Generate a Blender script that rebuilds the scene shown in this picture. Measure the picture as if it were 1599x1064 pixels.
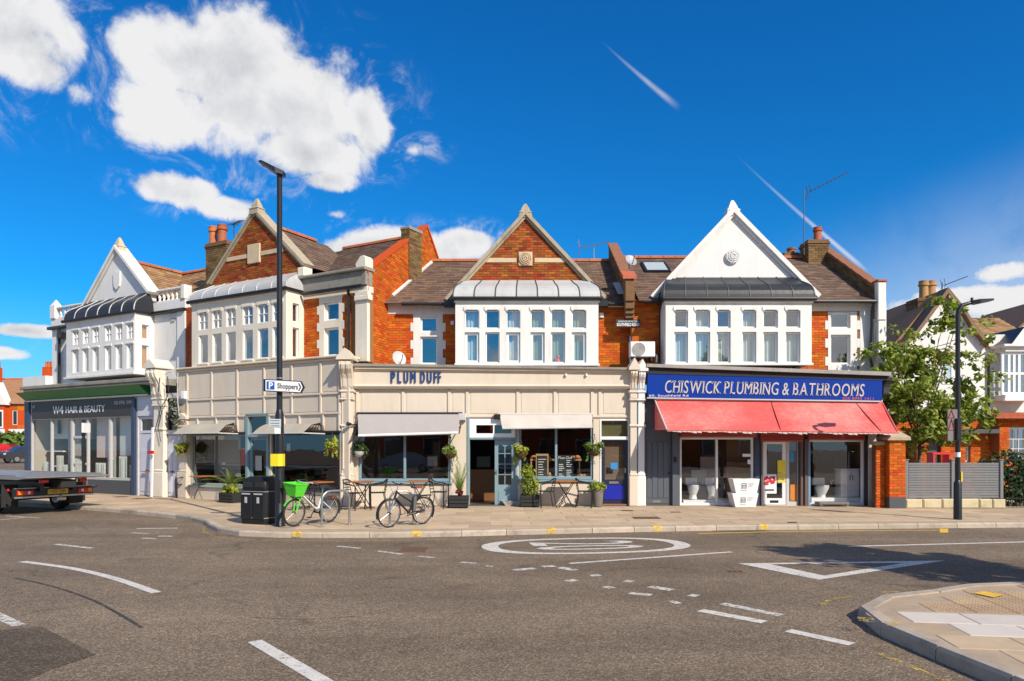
import bpy, bmesh, math, random
from math import sin, cos, pi, radians, sqrt, atan2, tan
from mathutils import Vector, Matrix
for o in list(bpy.data.objects): bpy.data.objects.remove(o)
SC = bpy.context.scene
COL = SC.collection
rng = random.Random(7)
# ------------------------------------------------------------------ camera, sky, sun, exposure
FX, CX, HY, CZ, PV = 1110.0, 800.0, 698.0, 1.8, 0.10   # focal length in photo pixels, centre, horizon row, eye height, pavement height
cam = bpy.data.cameras.new('camera'); camo = bpy.data.objects.new('camera', cam); COL.objects.link(camo)
camo.location = (0, 0, CZ); camo.rotation_euler = (pi/2, 0, 0)
cam.sensor_width = 36; cam.lens = 36*FX/1599; cam.shift_y = (HY-532)/1599; cam.clip_end = 2000; cam.clip_start = .1
SC.camera = camo
SUN_EL, SUN_AZ = radians(37), radians(142)              # azimuth clockwise from +Y
sd = Vector((sin(SUN_AZ)*cos(SUN_EL), cos(SUN_AZ)*cos(SUN_EL), sin(SUN_EL)))
sun = bpy.data.lights.new('sun', 'SUN'); sun.energy = 4.8; sun.angle = radians(.5); sun.color = (1, .91, .78)
suno = bpy.data.objects.new('sun', sun); COL.objects.link(suno)
suno.rotation_euler = (-sd).to_track_quat('-Z', 'Y').to_euler(); suno.location = (20, -20, 30)
SC.view_settings.view_transform = 'Standard'; SC.view_settings.look = 'None'
SC.view_settings.exposure = 0.22; SC.view_settings.gamma = 1
SC.render.resolution_x, SC.render.resolution_y = 1024, 681

W = bpy.data.worlds.new('World'); SC.world = W; W.use_nodes = True
nt = W.node_tree; nt.nodes.clear()
class NB:                                               # small node builder
    def __init__(s, t): s.t = t
    def n(s, ty, **k):
        x = s.t.nodes.new(ty)
        for a, b in k.items(): setattr(x, a, b)
        return x
    def put(s, node, i, v):
        if isinstance(v, bpy.types.NodeSocket): s.t.links.new(v, node.inputs[i])
        else: node.inputs[i].default_value = v
    def m(s, op, a, b=0.0, c=None, clamp=False):
        x = s.n('ShaderNodeMath', operation=op, use_clamp=clamp); s.put(x, 0, a); s.put(x, 1, b)
        if c is not None: s.put(x, 2, c)
        return x.outputs[0]
    def mix(s, f, a, b, bt='MIX'):
        x = s.n('ShaderNodeMix', data_type='RGBA', blend_type=bt); s.put(x, 0, f); s.put(x, 6, a); s.put(x, 7, b)
        return x.outputs[2]
    def noise(s, vec, sc, det=4, ro=.55, dist=0):
        x = s.n('ShaderNodeTexNoise'); s.put(x, 'Scale', sc); s.put(x, 'Detail', det); s.put(x, 'Roughness', ro); s.put(x, 'Distortion', dist)
        if vec is not None: s.t.links.new(vec, x.inputs['Vector'])
        return x.outputs[0]
    def ss(s, v, a, b, lo=0, hi=1):
        x = s.n('ShaderNodeMapRange', interpolation_type='SMOOTHSTEP'); s.put(x, 0, v); s.put(x, 1, a); s.put(x, 2, b); s.put(x, 3, lo); s.put(x, 4, hi)
        return x.outputs[0]
def world_sky():
    b = NB(nt)
    sky = b.n('ShaderNodeTexSky', sky_type='NISHITA', sun_disc=False, sun_elevation=SUN_EL, sun_rotation=SUN_AZ, altitude=0, air_density=1.0, dust_density=.35, ozone_density=3.2)
    hs = b.n('ShaderNodeHueSaturation'); nt.links.new(sky.outputs[0], hs.inputs['Color']); hs.inputs['Saturation'].default_value = 1.25; hs.inputs['Value'].default_value = 1.0; hs.inputs['Hue'].default_value = .5
    clear = b.mix(1.0, hs.outputs[0], (.13, .95, 1.36, 1), 'MULTIPLY')
    tc = b.n('ShaderNodeTexCoord'); dr = tc.outputs['Generated']
    sp = b.n('ShaderNodeSeparateXYZ'); nt.links.new(dr, sp.inputs[0]); x, y, z = sp.outputs
    az = b.m('ARCTAN2', x, y); el = b.m('ARCSINE', z)
    clear = b.mix(b.ss(el, .20, -.02, 0, .75), clear, (3.3, 5.6, 8.2, 1))
    def ae(px, py): a = math.atan((px-CX)/FX); return a, math.atan((HY-py)/FX*cos(a))
    nz = b.noise(dr, 10.5, 11, .62, .25); nf = b.noise(dr, 30.0, 6, .6)
    wz = b.m('MULTIPLY', b.m('SUBTRACT', b.noise(dr, 5.0, 3), .5), .10)
    az2 = b.m('ADD', az, wz)
    mask = None
    for px, py, rx, ry, *k_ in [(300,105,92,58),(395,100,98,62),(465,165,118,80),(290,175,84,46),(470,238,92,46),(560,185,38,56),(500,280,50,20),(380,165,110,75),
                           (10,40,92,78),(35,95,60,38),(275,298,64,23),(345,322,62,22),(640,385,140,28),(725,380,50,24),(560,388,80,20),
                           (45,517,36,10),(8,552,28,10),(120,150,60,50,.34),(640,235,70,30,.33),(1560,425,75,24,.8),(1500,470,95,26),(1620,470,115,30),(520,335,60,22,.38),(200,200,60,40,.36)]:
        a, e = ae(px, py)
        d = b.m('SQRT', b.m('ADD', b.m('POWER', b.m('ABSOLUTE', b.m('MULTIPLY', b.m('SUBTRACT', az2, a), FX/rx)), 2.0), b.m('POWER', b.m('ABSOLUTE', b.m('MULTIPLY', b.m('SUBTRACT', el, e), FX/ry)), 2.0)))
        v = b.m('SUBTRACT', (k_[0] if k_ else 1.0), d)
        mask = v if mask is None else b.m('MAXIMUM', mask, v)
    # scattered clouds of the same kind over the rest of the sky
    low = b.noise(dr, 2.6, 2)
    rest = b.m('MULTIPLY', b.ss(y, .72, .45), b.m('MULTIPLY', b.m('SUBTRACT', low, .56), 6.0))
    rest = b.m('SUBTRACT', rest, b.ss(y, .45, .72, 0, 2))
    mask = b.m('MAXIMUM', mask, rest)
    dens = b.m('ADD', b.m('MULTIPLY', mask, 1.45), b.m('ADD', b.m('MULTIPLY', b.m('SUBTRACT', nz, .52), 2.7), b.m('MULTIPLY', b.m('SUBTRACT', nf, .5), .55)))
    cov = b.m('MULTIPLY', b.ss(dens, -.15, .50), b.ss(dens, -.15, .22, .3, 1.0))
    wisp = b.m('MULTIPLY', b.m('MULTIPLY', b.ss(b.noise(dr, 13.0, 9, .68, 1.1), .50, .74), b.ss(mask, -.85, -.02)), .6); cov = b.m('MAXIMUM', cov, wisp)
    # wispy contrails: soft straight streaks
    def streak(p, q, w, k, lo=0.0):
        (a0, e0), (a1, e1) = ae(*p), ae(*q); L = math.hypot(a1-a0, e1-e0); ux, uy = (a1-a0)/L, (e1-e0)/L
        da, de = b.m('SUBTRACT', az, a0), b.m('SUBTRACT', el, e0)
        t = b.m('DIVIDE', b.m('ADD', b.m('MULTIPLY', da, ux), b.m('MULTIPLY', de, uy)), L)
        c = b.m('ABSOLUTE', b.m('ADD', b.m('MULTIPLY', da, -uy), b.m('MULTIPLY', de, ux)))
        wid = b.m('MULTIPLY', b.m('ADD', t, .25), w/FX)
        core = b.ss(b.m('DIVIDE', c, wid), 1.0, .0)
        ends = b.m('MULTIPLY', b.ss(t, lo, .8), b.ss(t, 1.04, .78))
        return b.m('MULTIPLY', b.m('MULTIPLY', core, ends), b.m('MULTIPLY', b.m('ADD', b.noise(dr, 26, 4), .25), k))
    tr = b.m('ADD', streak((935, 60), (1060, 168), 5.5, .7), streak((1140, 232), (1372, 438), 5, .85))
    veil_n = b.m('MULTIPLY', b.ss(b.m('SUBTRACT', b.m('ADD', b.m('MULTIPLY', az, .21), .205), el), -.02, .20), b.ss(az, .22, .62))
    veil = b.m('MULTIPLY', veil_n, b.m('ADD', b.m('MULTIPLY', nz, .35), .32))
    cov = b.m('MAXIMUM', cov, b.m('MINIMUM', b.m('MAXIMUM', tr, veil), .8))
    up = b.n('ShaderNodeVectorMath', operation='ADD'); nt.links.new(dr, up.inputs[0]); up.inputs[1].default_value = (.018, 0, .03)
    nz2 = b.noise(up.outputs[0], 10.5, 6, .6, .25)
    body = b.ss(dens, .5, 1.5)
    lit = b.m('ADD', b.m('MULTIPLY', b.m('SUBTRACT', nz, nz2), 2.2), b.m('SUBTRACT', .98, b.m('MULTIPLY', body, b.ss(b.noise(dr, 4.2, 3), .36, .62, .03, .50))), clamp=True)
    ccol = b.mix(lit, (4.0, 4.25, 4.8, 1), (7.8, 7.8, 7.9, 1))
    col = b.mix(cov, clear, ccol)
    bg = b.n('ShaderNodeBackground'); nt.links.new(col, bg.inputs[0]); bg.inputs[1].default_value = .095
    out = b.n('ShaderNodeOutputWorld'); nt.links.new(bg.outputs[0], out.inputs[0])
world_sky()
W.cycles.sampling_method = 'MANUAL'; W.cycles.sample_map_resolution = 512

# ------------------------------------------------------------------ materials
MATS = {}
def M(name, rgb, rough=.6, var=.12, scale=6.0, bump=0.0, bscale=60.0, metal=0.0, spec=.5, rnd=0.0, island=0.0, dirt=0.0, dcol=(.12, .10, .08), emit=0, coat=0, ao=None, streak=False, dthr=(.62, .95), dsc=1.7, ddet=7):
    if name in MATS: return MATS[name]
    m = bpy.data.materials.new(name); m.use_nodes = True; t = m.node_tree; b = NB(t)
    p = t.nodes['Principled BSDF']
    tc = b.n('ShaderNodeTexCoord'); geo = b.n('ShaderNodeNewGeometry'); v = geo.outputs['Position']
    c = (*rgb, 1)
    if var:
        f = b.m('ADD', b.m('MULTIPLY', b.noise(v, scale, 6, .65), 2*var), 1-var)
        g = b.n('ShaderNodeCombineColor'); [t.links.new(f, g.inputs[i]) for i in range(3)]
        c = b.mix(1.0, c, g.outputs[0], 'MULTIPLY')
    if rnd or island:
        oi = b.n('ShaderNodeObjectInfo')
        r = oi.outputs['Random'] if rnd else geo.outputs['Random Per Island']; k = rnd or island
        h = b.n('ShaderNodeHueSaturation'); t.links.new(c, h.inputs['Color']) if isinstance(c, bpy.types.NodeSocket) else b.put(h, 'Color', c)
        t.links.new(b.m('ADD', b.m('MULTIPLY', r, 2*k), 1-k), h.inputs['Value'])
        r2 = b.m('FRACT', b.m('MULTIPLY', r, 17.3)); t.links.new(b.m('ADD', b.m('MULTIPLY', r2, .03*k/.25), .5-.015*k/.25), h.inputs['Hue'])
        c = h.outputs[0]
    if dirt:
        vv = v
        if streak:
            mp = b.n('ShaderNodeMapping'); t.links.new(v, mp.inputs[0]); mp.inputs['Scale'].default_value = (1, 1, .18); vv = mp.outputs[0]
        d = b.ss(b.m('ADD', b.noise(vv, dsc, ddet, .7 if ddet > 3 else .5), b.m('MULTIPLY', b.noise(vv, 9, 4), .35)), *dthr)
        c = b.mix(b.m('MULTIPLY', d, dirt), c, (*dcol, 1))
    if isinstance(c, bpy.types.NodeSocket): t.links.new(c, p.inputs['Base Color'])
    else: p.inputs['Base Color'].default_value = c
    rr = b.m('ADD', b.m('MULTIPLY', b.m('SUBTRACT', b.noise(v, scale*3, 3), .5), .18), rough, clamp=True); t.links.new(rr, p.inputs['Roughness'])
    p.inputs['Metallic'].default_value = metal; p.inputs['Specular IOR Level'].default_value = spec
    if coat: p.inputs['Coat Weight'].default_value = coat; p.inputs['Coat Roughness'].default_value = .08
    if bump:
        bp = b.n('ShaderNodeBump'); bp.inputs['Strength'].default_value = bump; bp.inputs['Distance'].default_value = .01
        t.links.new(b.noise(v, bscale, 5, .6), bp.inputs['Height']); t.links.new(bp.outputs[0], p.inputs['Normal'])
    if name.startswith(('leaf', 'hedge', 'palm')):
        tl = b.n('ShaderNodeBsdfTranslucent'); t.links.new(c, tl.inputs[0]); mx = b.n('ShaderNodeMixShader'); mx.inputs[0].default_value = .38
        t.links.new(p.outputs[0], mx.inputs[1]); t.links.new(tl.outputs[0], mx.inputs[2]); t.links.new(mx.outputs[0], t.nodes['Material Output'].inputs[0])
    MATS[name] = m; return m
def glass(name, tint=(.9, .95, .95), refl=.10, edge=.55, rough=0.0):
    m = bpy.data.materials.new(name); m.use_nodes = True; t = m.node_tree; t.nodes.clear(); b = NB(t)
    tr = b.n('ShaderNodeBsdfTransparent'); tr.inputs[0].default_value = (*tint, 1)
    gl = b.n('ShaderNodeBsdfGlossy'); gl.inputs['Roughness'].default_value = rough; gl.inputs[0].default_value = (.95, .97, 1, 1)
    geo = b.n('ShaderNodeNewGeometry'); bp = b.n('ShaderNodeBump'); bp.inputs['Strength'].default_value = .035; bp.inputs['Distance'].default_value = .02
    t.links.new(b.noise(geo.outputs['Position'], 2.2, 2), bp.inputs['Height']); t.links.new(bp.outputs[0], gl.inputs['Normal'])
    lw = b.n('ShaderNodeLayerWeight'); lw.inputs[0].default_value = .5
    f = b.m('ADD', b.m('MULTIPLY', b.m('POWER', lw.outputs['Facing'], 3.0), edge), refl, clamp=True)
    mx = b.n('ShaderNodeMixShader'); t.links.new(f, mx.inputs[0]); t.links.new(tr.outputs[0], mx.inputs[1]); t.links.new(gl.outputs[0], mx.inputs[2])
    o = b.n('ShaderNodeOutputMaterial'); t.links.new(mx.outputs[0], o.inputs[0]); MATS[name] = m; return m
GL_UP = glass('glass_upper', refl=.26); GL_SHOP = glass('glass_shop', refl=.11, tint=(.94, .95, .94), edge=.3); GL_OLD = glass('glass_salon', refl=.06, tint=(.95, .96, .95), rough=.02, edge=.22)
GL_LENS = glass('lens', refl=.2, tint=(.9, .9, .9))

def paint_mat(name, rgb, wear=.5, sc=14):
    m = bpy.data.materials.new(name); m.use_nodes = True; t = m.node_tree; b = NB(t); p = t.nodes['Principled BSDF']
    geo = b.n('ShaderNodeNewGeometry'); v = geo.outputs['Position']
    f = b.m('ADD', b.m('MULTIPLY', b.noise(v, 5, 4), .5), .75); g = b.n('ShaderNodeCombineColor'); [t.links.new(f, g.inputs[i]) for i in range(3)]
    t.links.new(b.mix(1.0, (*rgb, 1), g.outputs[0], 'MULTIPLY'), p.inputs['Base Color']); p.inputs['Roughness'].default_value = .75
    a = b.ss(b.m('ADD', b.m('MULTIPLY', b.noise(v, sc, 8, .75), .75), b.m('MULTIPLY', b.noise(v, 90, 4, .7), .35)), wear-.05, wear+.08)
    t.links.new(a, p.inputs['Alpha']); MATS[name] = m; return m
PAINT_W = paint_mat('road_paint_white', (.60, .56, .50), .455); PAINT_WORN = paint_mat('road_paint_worn', (.6, .56, .5), .50)
PAINT_Y = paint_mat('road_paint_yellow', (.75, .45, .04), .44); PAINT_YW = paint_mat('road_paint_yellow_worn', (.62, .42, .08), .57); PAINT_YB = paint_mat('kerb_yellow', (.66, .42, .06), .50); TARP = paint_mat('tar_seal', (.05, .042, .036), .50, 9); PAINT_R = paint_mat('spray_red', (.75, .16, .14), .62)

def asphalt(name, k):
    m = bpy.data.materials.new(name); m.use_nodes = True; t = m.node_tree; b = NB(t); p = t.nodes['Principled BSDF']
    geo = b.n('ShaderNodeNewGeometry'); v = geo.outputs['Position']
    big = b.noise(v, .35, 5, .6); mid = b.noise(v, 3.0, 5, .65)
    vo = b.n('ShaderNodeTexVoronoi'); vo.inputs['Scale'].default_value = 75; t.links.new(v, vo.inputs['Vector'])
    sp = b.n('ShaderNodeSeparateColor'); t.links.new(vo.outputs['Color'], sp.inputs[0])
    st = b.m('POWER', sp.outputs[0], 2.2)
    val = b.m('MULTIPLY', b.m('ADD', b.m('MULTIPLY', st, .95), .52), b.m('ADD', b.m('MULTIPLY', big, 1.0), b.m('ADD', b.m('MULTIPLY', mid, .42), .27)))
    stain = b.m('MULTIPLY', b.ss(b.noise(v, .75, 7, .68, .6), .55, .70), .24); val = b.m('MULTIPLY', val, b.m('SUBTRACT', 1.0, stain))
    mp = b.n('ShaderNodeMapping'); t.links.new(v, mp.inputs[0]); mp.inputs['Rotation'].default_value = (0, 0, -.16); mp.inputs['Scale'].default_value = (.05, .75, 1)
    val = b.m('MULTIPLY', val, b.ss(b.noise(mp.outputs[0], 1.0, 3), .35, .65, .86, 1.10))
    g = b.n('ShaderNodeCombineColor'); [t.links.new(val, g.inputs[i]) for i in range(3)]
    base = b.mix(sp.outputs[1], (.20*k, .142*k, .092*k, 1), (.225*k, .172*k, .122*k, 1))
    col = b.mix(1.0, base, g.outputs[0], 'MULTIPLY')
    # tar-sealed cracks and seams
    wv = b.n('ShaderNodeTexVoronoi', feature='DISTANCE_TO_EDGE'); wv.inputs['Scale'].default_value = .16
    ad = b.n('ShaderNodeVectorMath', operation='ADD'); t.links.new(v, ad.inputs[0])
    nv = b.n('ShaderNodeTexNoise'); nv.inputs['Scale'].default_value = 1.2; t.links.new(v, nv.inputs['Vector'])
    t.links.new(nv.outputs['Color'], ad.inputs[1]); t.links.new(ad.outputs[0], wv.inputs['Vector'])
    cr = b.m('MULTIPLY', b.ss(wv.outputs[0], .009, .002), b.ss(b.noise(v, .5, 3), .46, .56))
    col = b.mix(b.m('MULTIPLY', cr, .32), col, (.03, .027, .024, 1))
    t.links.new(col, p.inputs['Base Color']); p.inputs['Roughness'].default_value = .85; p.inputs['Specular IOR Level'].default_value = .25
    bp = b.n('ShaderNodeBump'); bp.inputs['Strength'].default_value = .55; bp.inputs['Distance'].default_value = .008
    t.links.new(b.m('SUBTRACT', 1.0, vo.outputs['Distance']), bp.inputs['Height']); t.links.new(bp.outputs[0], p.inputs['Normal'])
    MATS[name] = m; return m
ASPH = asphalt('asphalt', 1.12); ASPH_D = asphalt('asphalt_patch', .62)
PAVE = M('paving_flag', (.50, .372, .245), .8, .16, 2.5, .25, 90, rnd=.13, dirt=.35, dcol=(.20, .155, .12), spec=.25)
PAVEJ = M('paving_bed', (.42, .31, .205), .9, .25, 3, .3, 60, dirt=.3)
KERB = M('kerb_granite', (.44, .36, .28), .75, .2, 5, .3, 120, rnd=.12, dirt=.5, dcol=(.12, .10, .085), spec=.3)
BRICK_O = M('brick_orange', (.54, .115, .012), .8, .2, 9, .5, 120, island=.24, spec=.2, dirt=.34, dcol=(.20, .065, .025), dthr=(.60, .95))
BRICK_R = M('brick_gable', (.30, .078, .018), .82, .25, 7, .5, 120, island=.36, spec=.2, dirt=.3, dcol=(.09, .045, .03))
BRICK_Y = M('brick_stock', (.19, .12, .05), .85, .3, 6, .5, 100, island=.4, spec=.2, dirt=.6, dcol=(.05, .04, .03))
BRICK_P = M('brick_painted', (.36, .065, .015), .7, .12, 6, .3, 100, island=.12, spec=.25)
MORT = M('mortar', (.30, .13, .045), .95, .25, 12, .3, 80); MORT_D = M('mortar_dark', (.16, .075, .035), .95, .25, 12)
WHITE = M('render_white', (.74, .715, .68), .7, .07, 2.2, .14, 45, dirt=.34, dcol=(.40, .37, .32), spec=.25, streak=True)
WHITE_G = M('render_white_plain', (.73, .71, .69), .75, .05, 2.0, .10, 30, dirt=.22, dcol=(.48, .45, .41), spec=.2, streak=True)
OFFW = M('render_offwhite', (.74, .67, .56), .7, .1, 2.2, .16, 45, dirt=.22, dcol=(.34, .29, .23), spec=.25, streak=True)
CREAM = M('paint_cream', (.635, .545, .44), .5, .06, 2.0, .1, 25, dirt=.28, dcol=(.40, .31, .22), spec=.35, streak=True)
CREAM_D = M('paint_cream_warm', (.66, .54, .40), .55, .08, 2.0, .1, 25, dirt=.2, dcol=(.30, .23, .16), streak=True)  # slightly warmer cream for the cornice mouldings
STONE = M('weathered_stone', (.40, .33, .23), .85, .25, 6, .5, 50, dirt=.7, dcol=(.10, .085, .06), streak=True)
STONE_L = M('pale_stone', (.60, .46, .30), .85, .18, 5, .3, 50, dirt=.3, dcol=(.25, .18, .1))
CONC = M('cement_coping', (.27, .25, .21), .85, .25, 4, .4, 60, dirt=.6, dcol=(.08, .075, .065))
SLATE = M('roof_tile', (.175, .110, .076), .8, .25, 4, .4, 70, island=.28, dirt=.45, dcol=(.07, .058, .05), spec=.3)
SLATE_B = M('roof_tile_brown', (.33, .19, .09), .8, .25, 4, .4, 70, island=.3, dirt=.3, dcol=(.12, .08, .05), spec=.3)
TERRA = M('terracotta', (.46, .13, .05), .75, .25, 5, .4, 60, dirt=.35, dcol=(.15, .07, .04), rnd=.15)
LEAD = M('lead_sheet', (.47, .465, .455), .5, .15, 2.5, .2, 14, metal=.05, dirt=.4, dcol=(.30, .29, .28), streak=True, rnd=.06)
LEAD_D = M('lead_black', (.028, .030, .035), .40, .25, 3, .2, 12, metal=.0, rnd=.1, spec=.22)
SEAM = M('lead_seam', (.06, .06, .065), .5); SEAM_L = M('lead_roll', (.34, .33, .32), .5, .1, metal=.2)
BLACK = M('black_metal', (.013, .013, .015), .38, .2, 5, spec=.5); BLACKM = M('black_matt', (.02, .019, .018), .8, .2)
DKGREY = M('dark_grey_paint', (.065, .07, .08), .5, .1, 4); GREYDOOR = M('slate_grey_paint', (.085, .098, .115), .45, .08, 4)
NAVY = M('navy_paint', (.03, .05, .10), .45, .12, 4); TEAL = M('teal_paint', (.20, .29, .325), .42, .08, 4, spec=.4)
BLUE = M('blue_paint', (.005, .014, .33), .35, .05, 4, coat=.3); BLUEDK = M('blue_black_paint', (.012, .018, .04), .4)
SIGNBLUE = M('sign_blue', (.002, .034, .27), .5, .12, 3, spec=.15); PVC = M('white_pvc', (.80, .80, .79), .35, .03, 3); PVC_G = M('grey_frame', (.50, .49, .48), .45, .08)
ALU = M('aluminium', (.55, .54, .52), .35, .1, metal=.7); STEEL = M('brushed_steel', (.48, .46, .43), .3, .1, metal=.85); CHROME = M('chrome', (.8, .8, .8), .12, 0, metal=1)
GREEN_F = M('green_fascia', (.008, .19, .045), .45, .15, 3); CHAR = M('charcoal_sign', (.035, .034, .035), .5, .1)
FAB_G = M('awning_grey', (.36, .325, .315), .85, .08, 5, .2, 200); FAB_C = M('awning_cream', (.54, .485, .43), .85, .1, 4, .2, 200, dirt=.15, dcol=(.3, .24, .18)); FAB_R = M('awning_red', (.68, .095, .085), .65, .1, 2.5, .12, 150, dirt=.75, dcol=(.74, .35, .30), spec=.2, dthr=(.46, .95), dsc=.55, ddet=2)
WOOD = M('varnished_wood', (.42, .14, .03), .4, .25, 14, spec=.5); WOOD_D = M('dark_wood', (.08, .035, .015), .5, .25, 9); WOOD_L = M('pale_wood', (.45, .27, .12), .6, .2, 12)
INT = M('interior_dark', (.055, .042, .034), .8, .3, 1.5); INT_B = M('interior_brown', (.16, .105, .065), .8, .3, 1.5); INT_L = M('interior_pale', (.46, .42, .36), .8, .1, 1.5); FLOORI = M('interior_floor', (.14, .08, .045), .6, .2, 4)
CURT = M('net_curtain', (.55, .60, .56), .9, .15, 9); CURT_G = M('green_curtain', (.28, .36, .20), .9, .3, 9); BLIND = M('orange_blind', (.62, .25, .05), .8, .1)
LEAF = M('leaf_green', (.25, .31, .042), .5, .3, 3, island=.45, spec=.4); LEAF_Y = M('leaf_yellow_green', (.34, .38, .03), .5, .25, 5, island=.4); LEAF_D = M('leaf_dark', (.045, .095, .02), .5, .3, 3, island=.5); LEAF_P = M('palm_leaf', (.20, .27, .05), .45, .25, 6, island=.35); LEAF_R = M('leaf_red', (.22, .03, .02), .5, .2, 6, island=.3)
HEDGE = M('hedge_leaf', (.14, .22, .03), .55, .3, 2, island=.4)
BARK = M('bark', (.13, .095, .065), .9, .3, 14, .8, 40); SOIL = M('soil', (.04, .028, .018), .95, .3, 20)
LIME = M('lime_plastic', (.09, .62, .03), .35, .05, coat=.2); WHITEGL = M('white_gloss', (.80, .80, .78), .25, .03, coat=.3); RUBBER = M('tyre_rubber', (.018, .017, .016), .75, .1); SADDLE = M('brown_leather', (.20, .05, .028), .5, .2)
YELLOW = M('yellow_plastic', (.80, .62, .02), .45, .08); REDP = M('red_lens', (.62, .012, .012), .2, .05, coat=.4); AMBER = M('amber_lens', (.85, .22, .01), .2, .05); PLATEY = M('number_plate_yellow', (.80, .50, .03), .4, .04)
CARRED = M('red_car_paint', (.60, .012, .012), .25, .03, coat=.6); CARDK = M('dark_car_paint', (.03, .032, .036), .25, .03, coat=.5); CARGL = M('car_glass', (.02, .025, .03), .08, 0, spec=.8)
CARD = M('white_carton', (.78, .75, .75), .7, .05, 5); CERAM = M('ceramic', (.78, .79, .80), .12, .02, coat=.3); INK = M('print_ink', (.09, .09, .10), .7, .1); TAN = M('beige_board', (.45, .36, .26), .7, .1)
CHALK = M('chalkboard', (.012, .018, .018), .7, .2); CHALKW = M('chalk', (.7, .72, .7), .9, .2, 40); BREAD = M('bread_crust', (.48, .22, .06), .7, .3, 12)
FENCE = M('fence_grey', (.175, .178, .18), .5, .08, 4, rnd=.06); CAST = M('cast_stone', (.56, .47, .30), .85, .22, 4, .4, 40, dirt=.5, dcol=(.22, .20, .07))
RUST = M('rust_iron', (.13, .065, .04), .8, .3, 10); SIGNW = M('sign_white', (.80, .80, .80), .45, .03); SIGNB = M('parking_blue', (.008, .09, .42), .45, .03); REDM = M('red_mark', (.6, .02, .02), .5)
# ------------------------------------------------------------------ geometry helpers
class Fr:                                               # a facade frame: local u along it, v into the building, z up from the pavement
    def __init__(s, ox, oy, ang=0.0, oz=PV):
        s.ox, s.oy, s.ang, s.oz = ox, oy, ang, oz; s.c, s.s = cos(ang), sin(ang)
    def Y(s, px, v=0): a = (px-CX)/FX; return (v - s.ox*s.s + s.oy*s.c)/(-a*s.s + s.c)
    def u(s, px, v=0): a = (px-CX)/FX; y = s.Y(px, v); return (a*y-s.ox)*s.c + (y-s.oy)*s.s
    def z(s, px, py, v=0): return CZ + (HY-py)/FX*s.Y(px, v) - s.oz
    def v(s, px, u):
        a = (px-CX)/FX; return ((s.ox+u*s.c) - a*(s.oy+u*s.s))/(s.s + a*s.c)
    def zs(s, px, py, u):
        v = s.v(px, u); return CZ + (HY-py)/FX*(s.oy+u*s.s+v*s.c) - s.oz
    def w(s, u, v, z=0): return Vector((s.ox+u*s.c-v*s.s, s.oy+u*s.s+v*s.c, s.oz+z))
WF = Fr(0, 0, 0, 0)                                     # the world itself
def G(px, py, z=0.0): y = (CZ-z)*FX/(py-HY); return ((px-CX)/FX*y, y)
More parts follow.
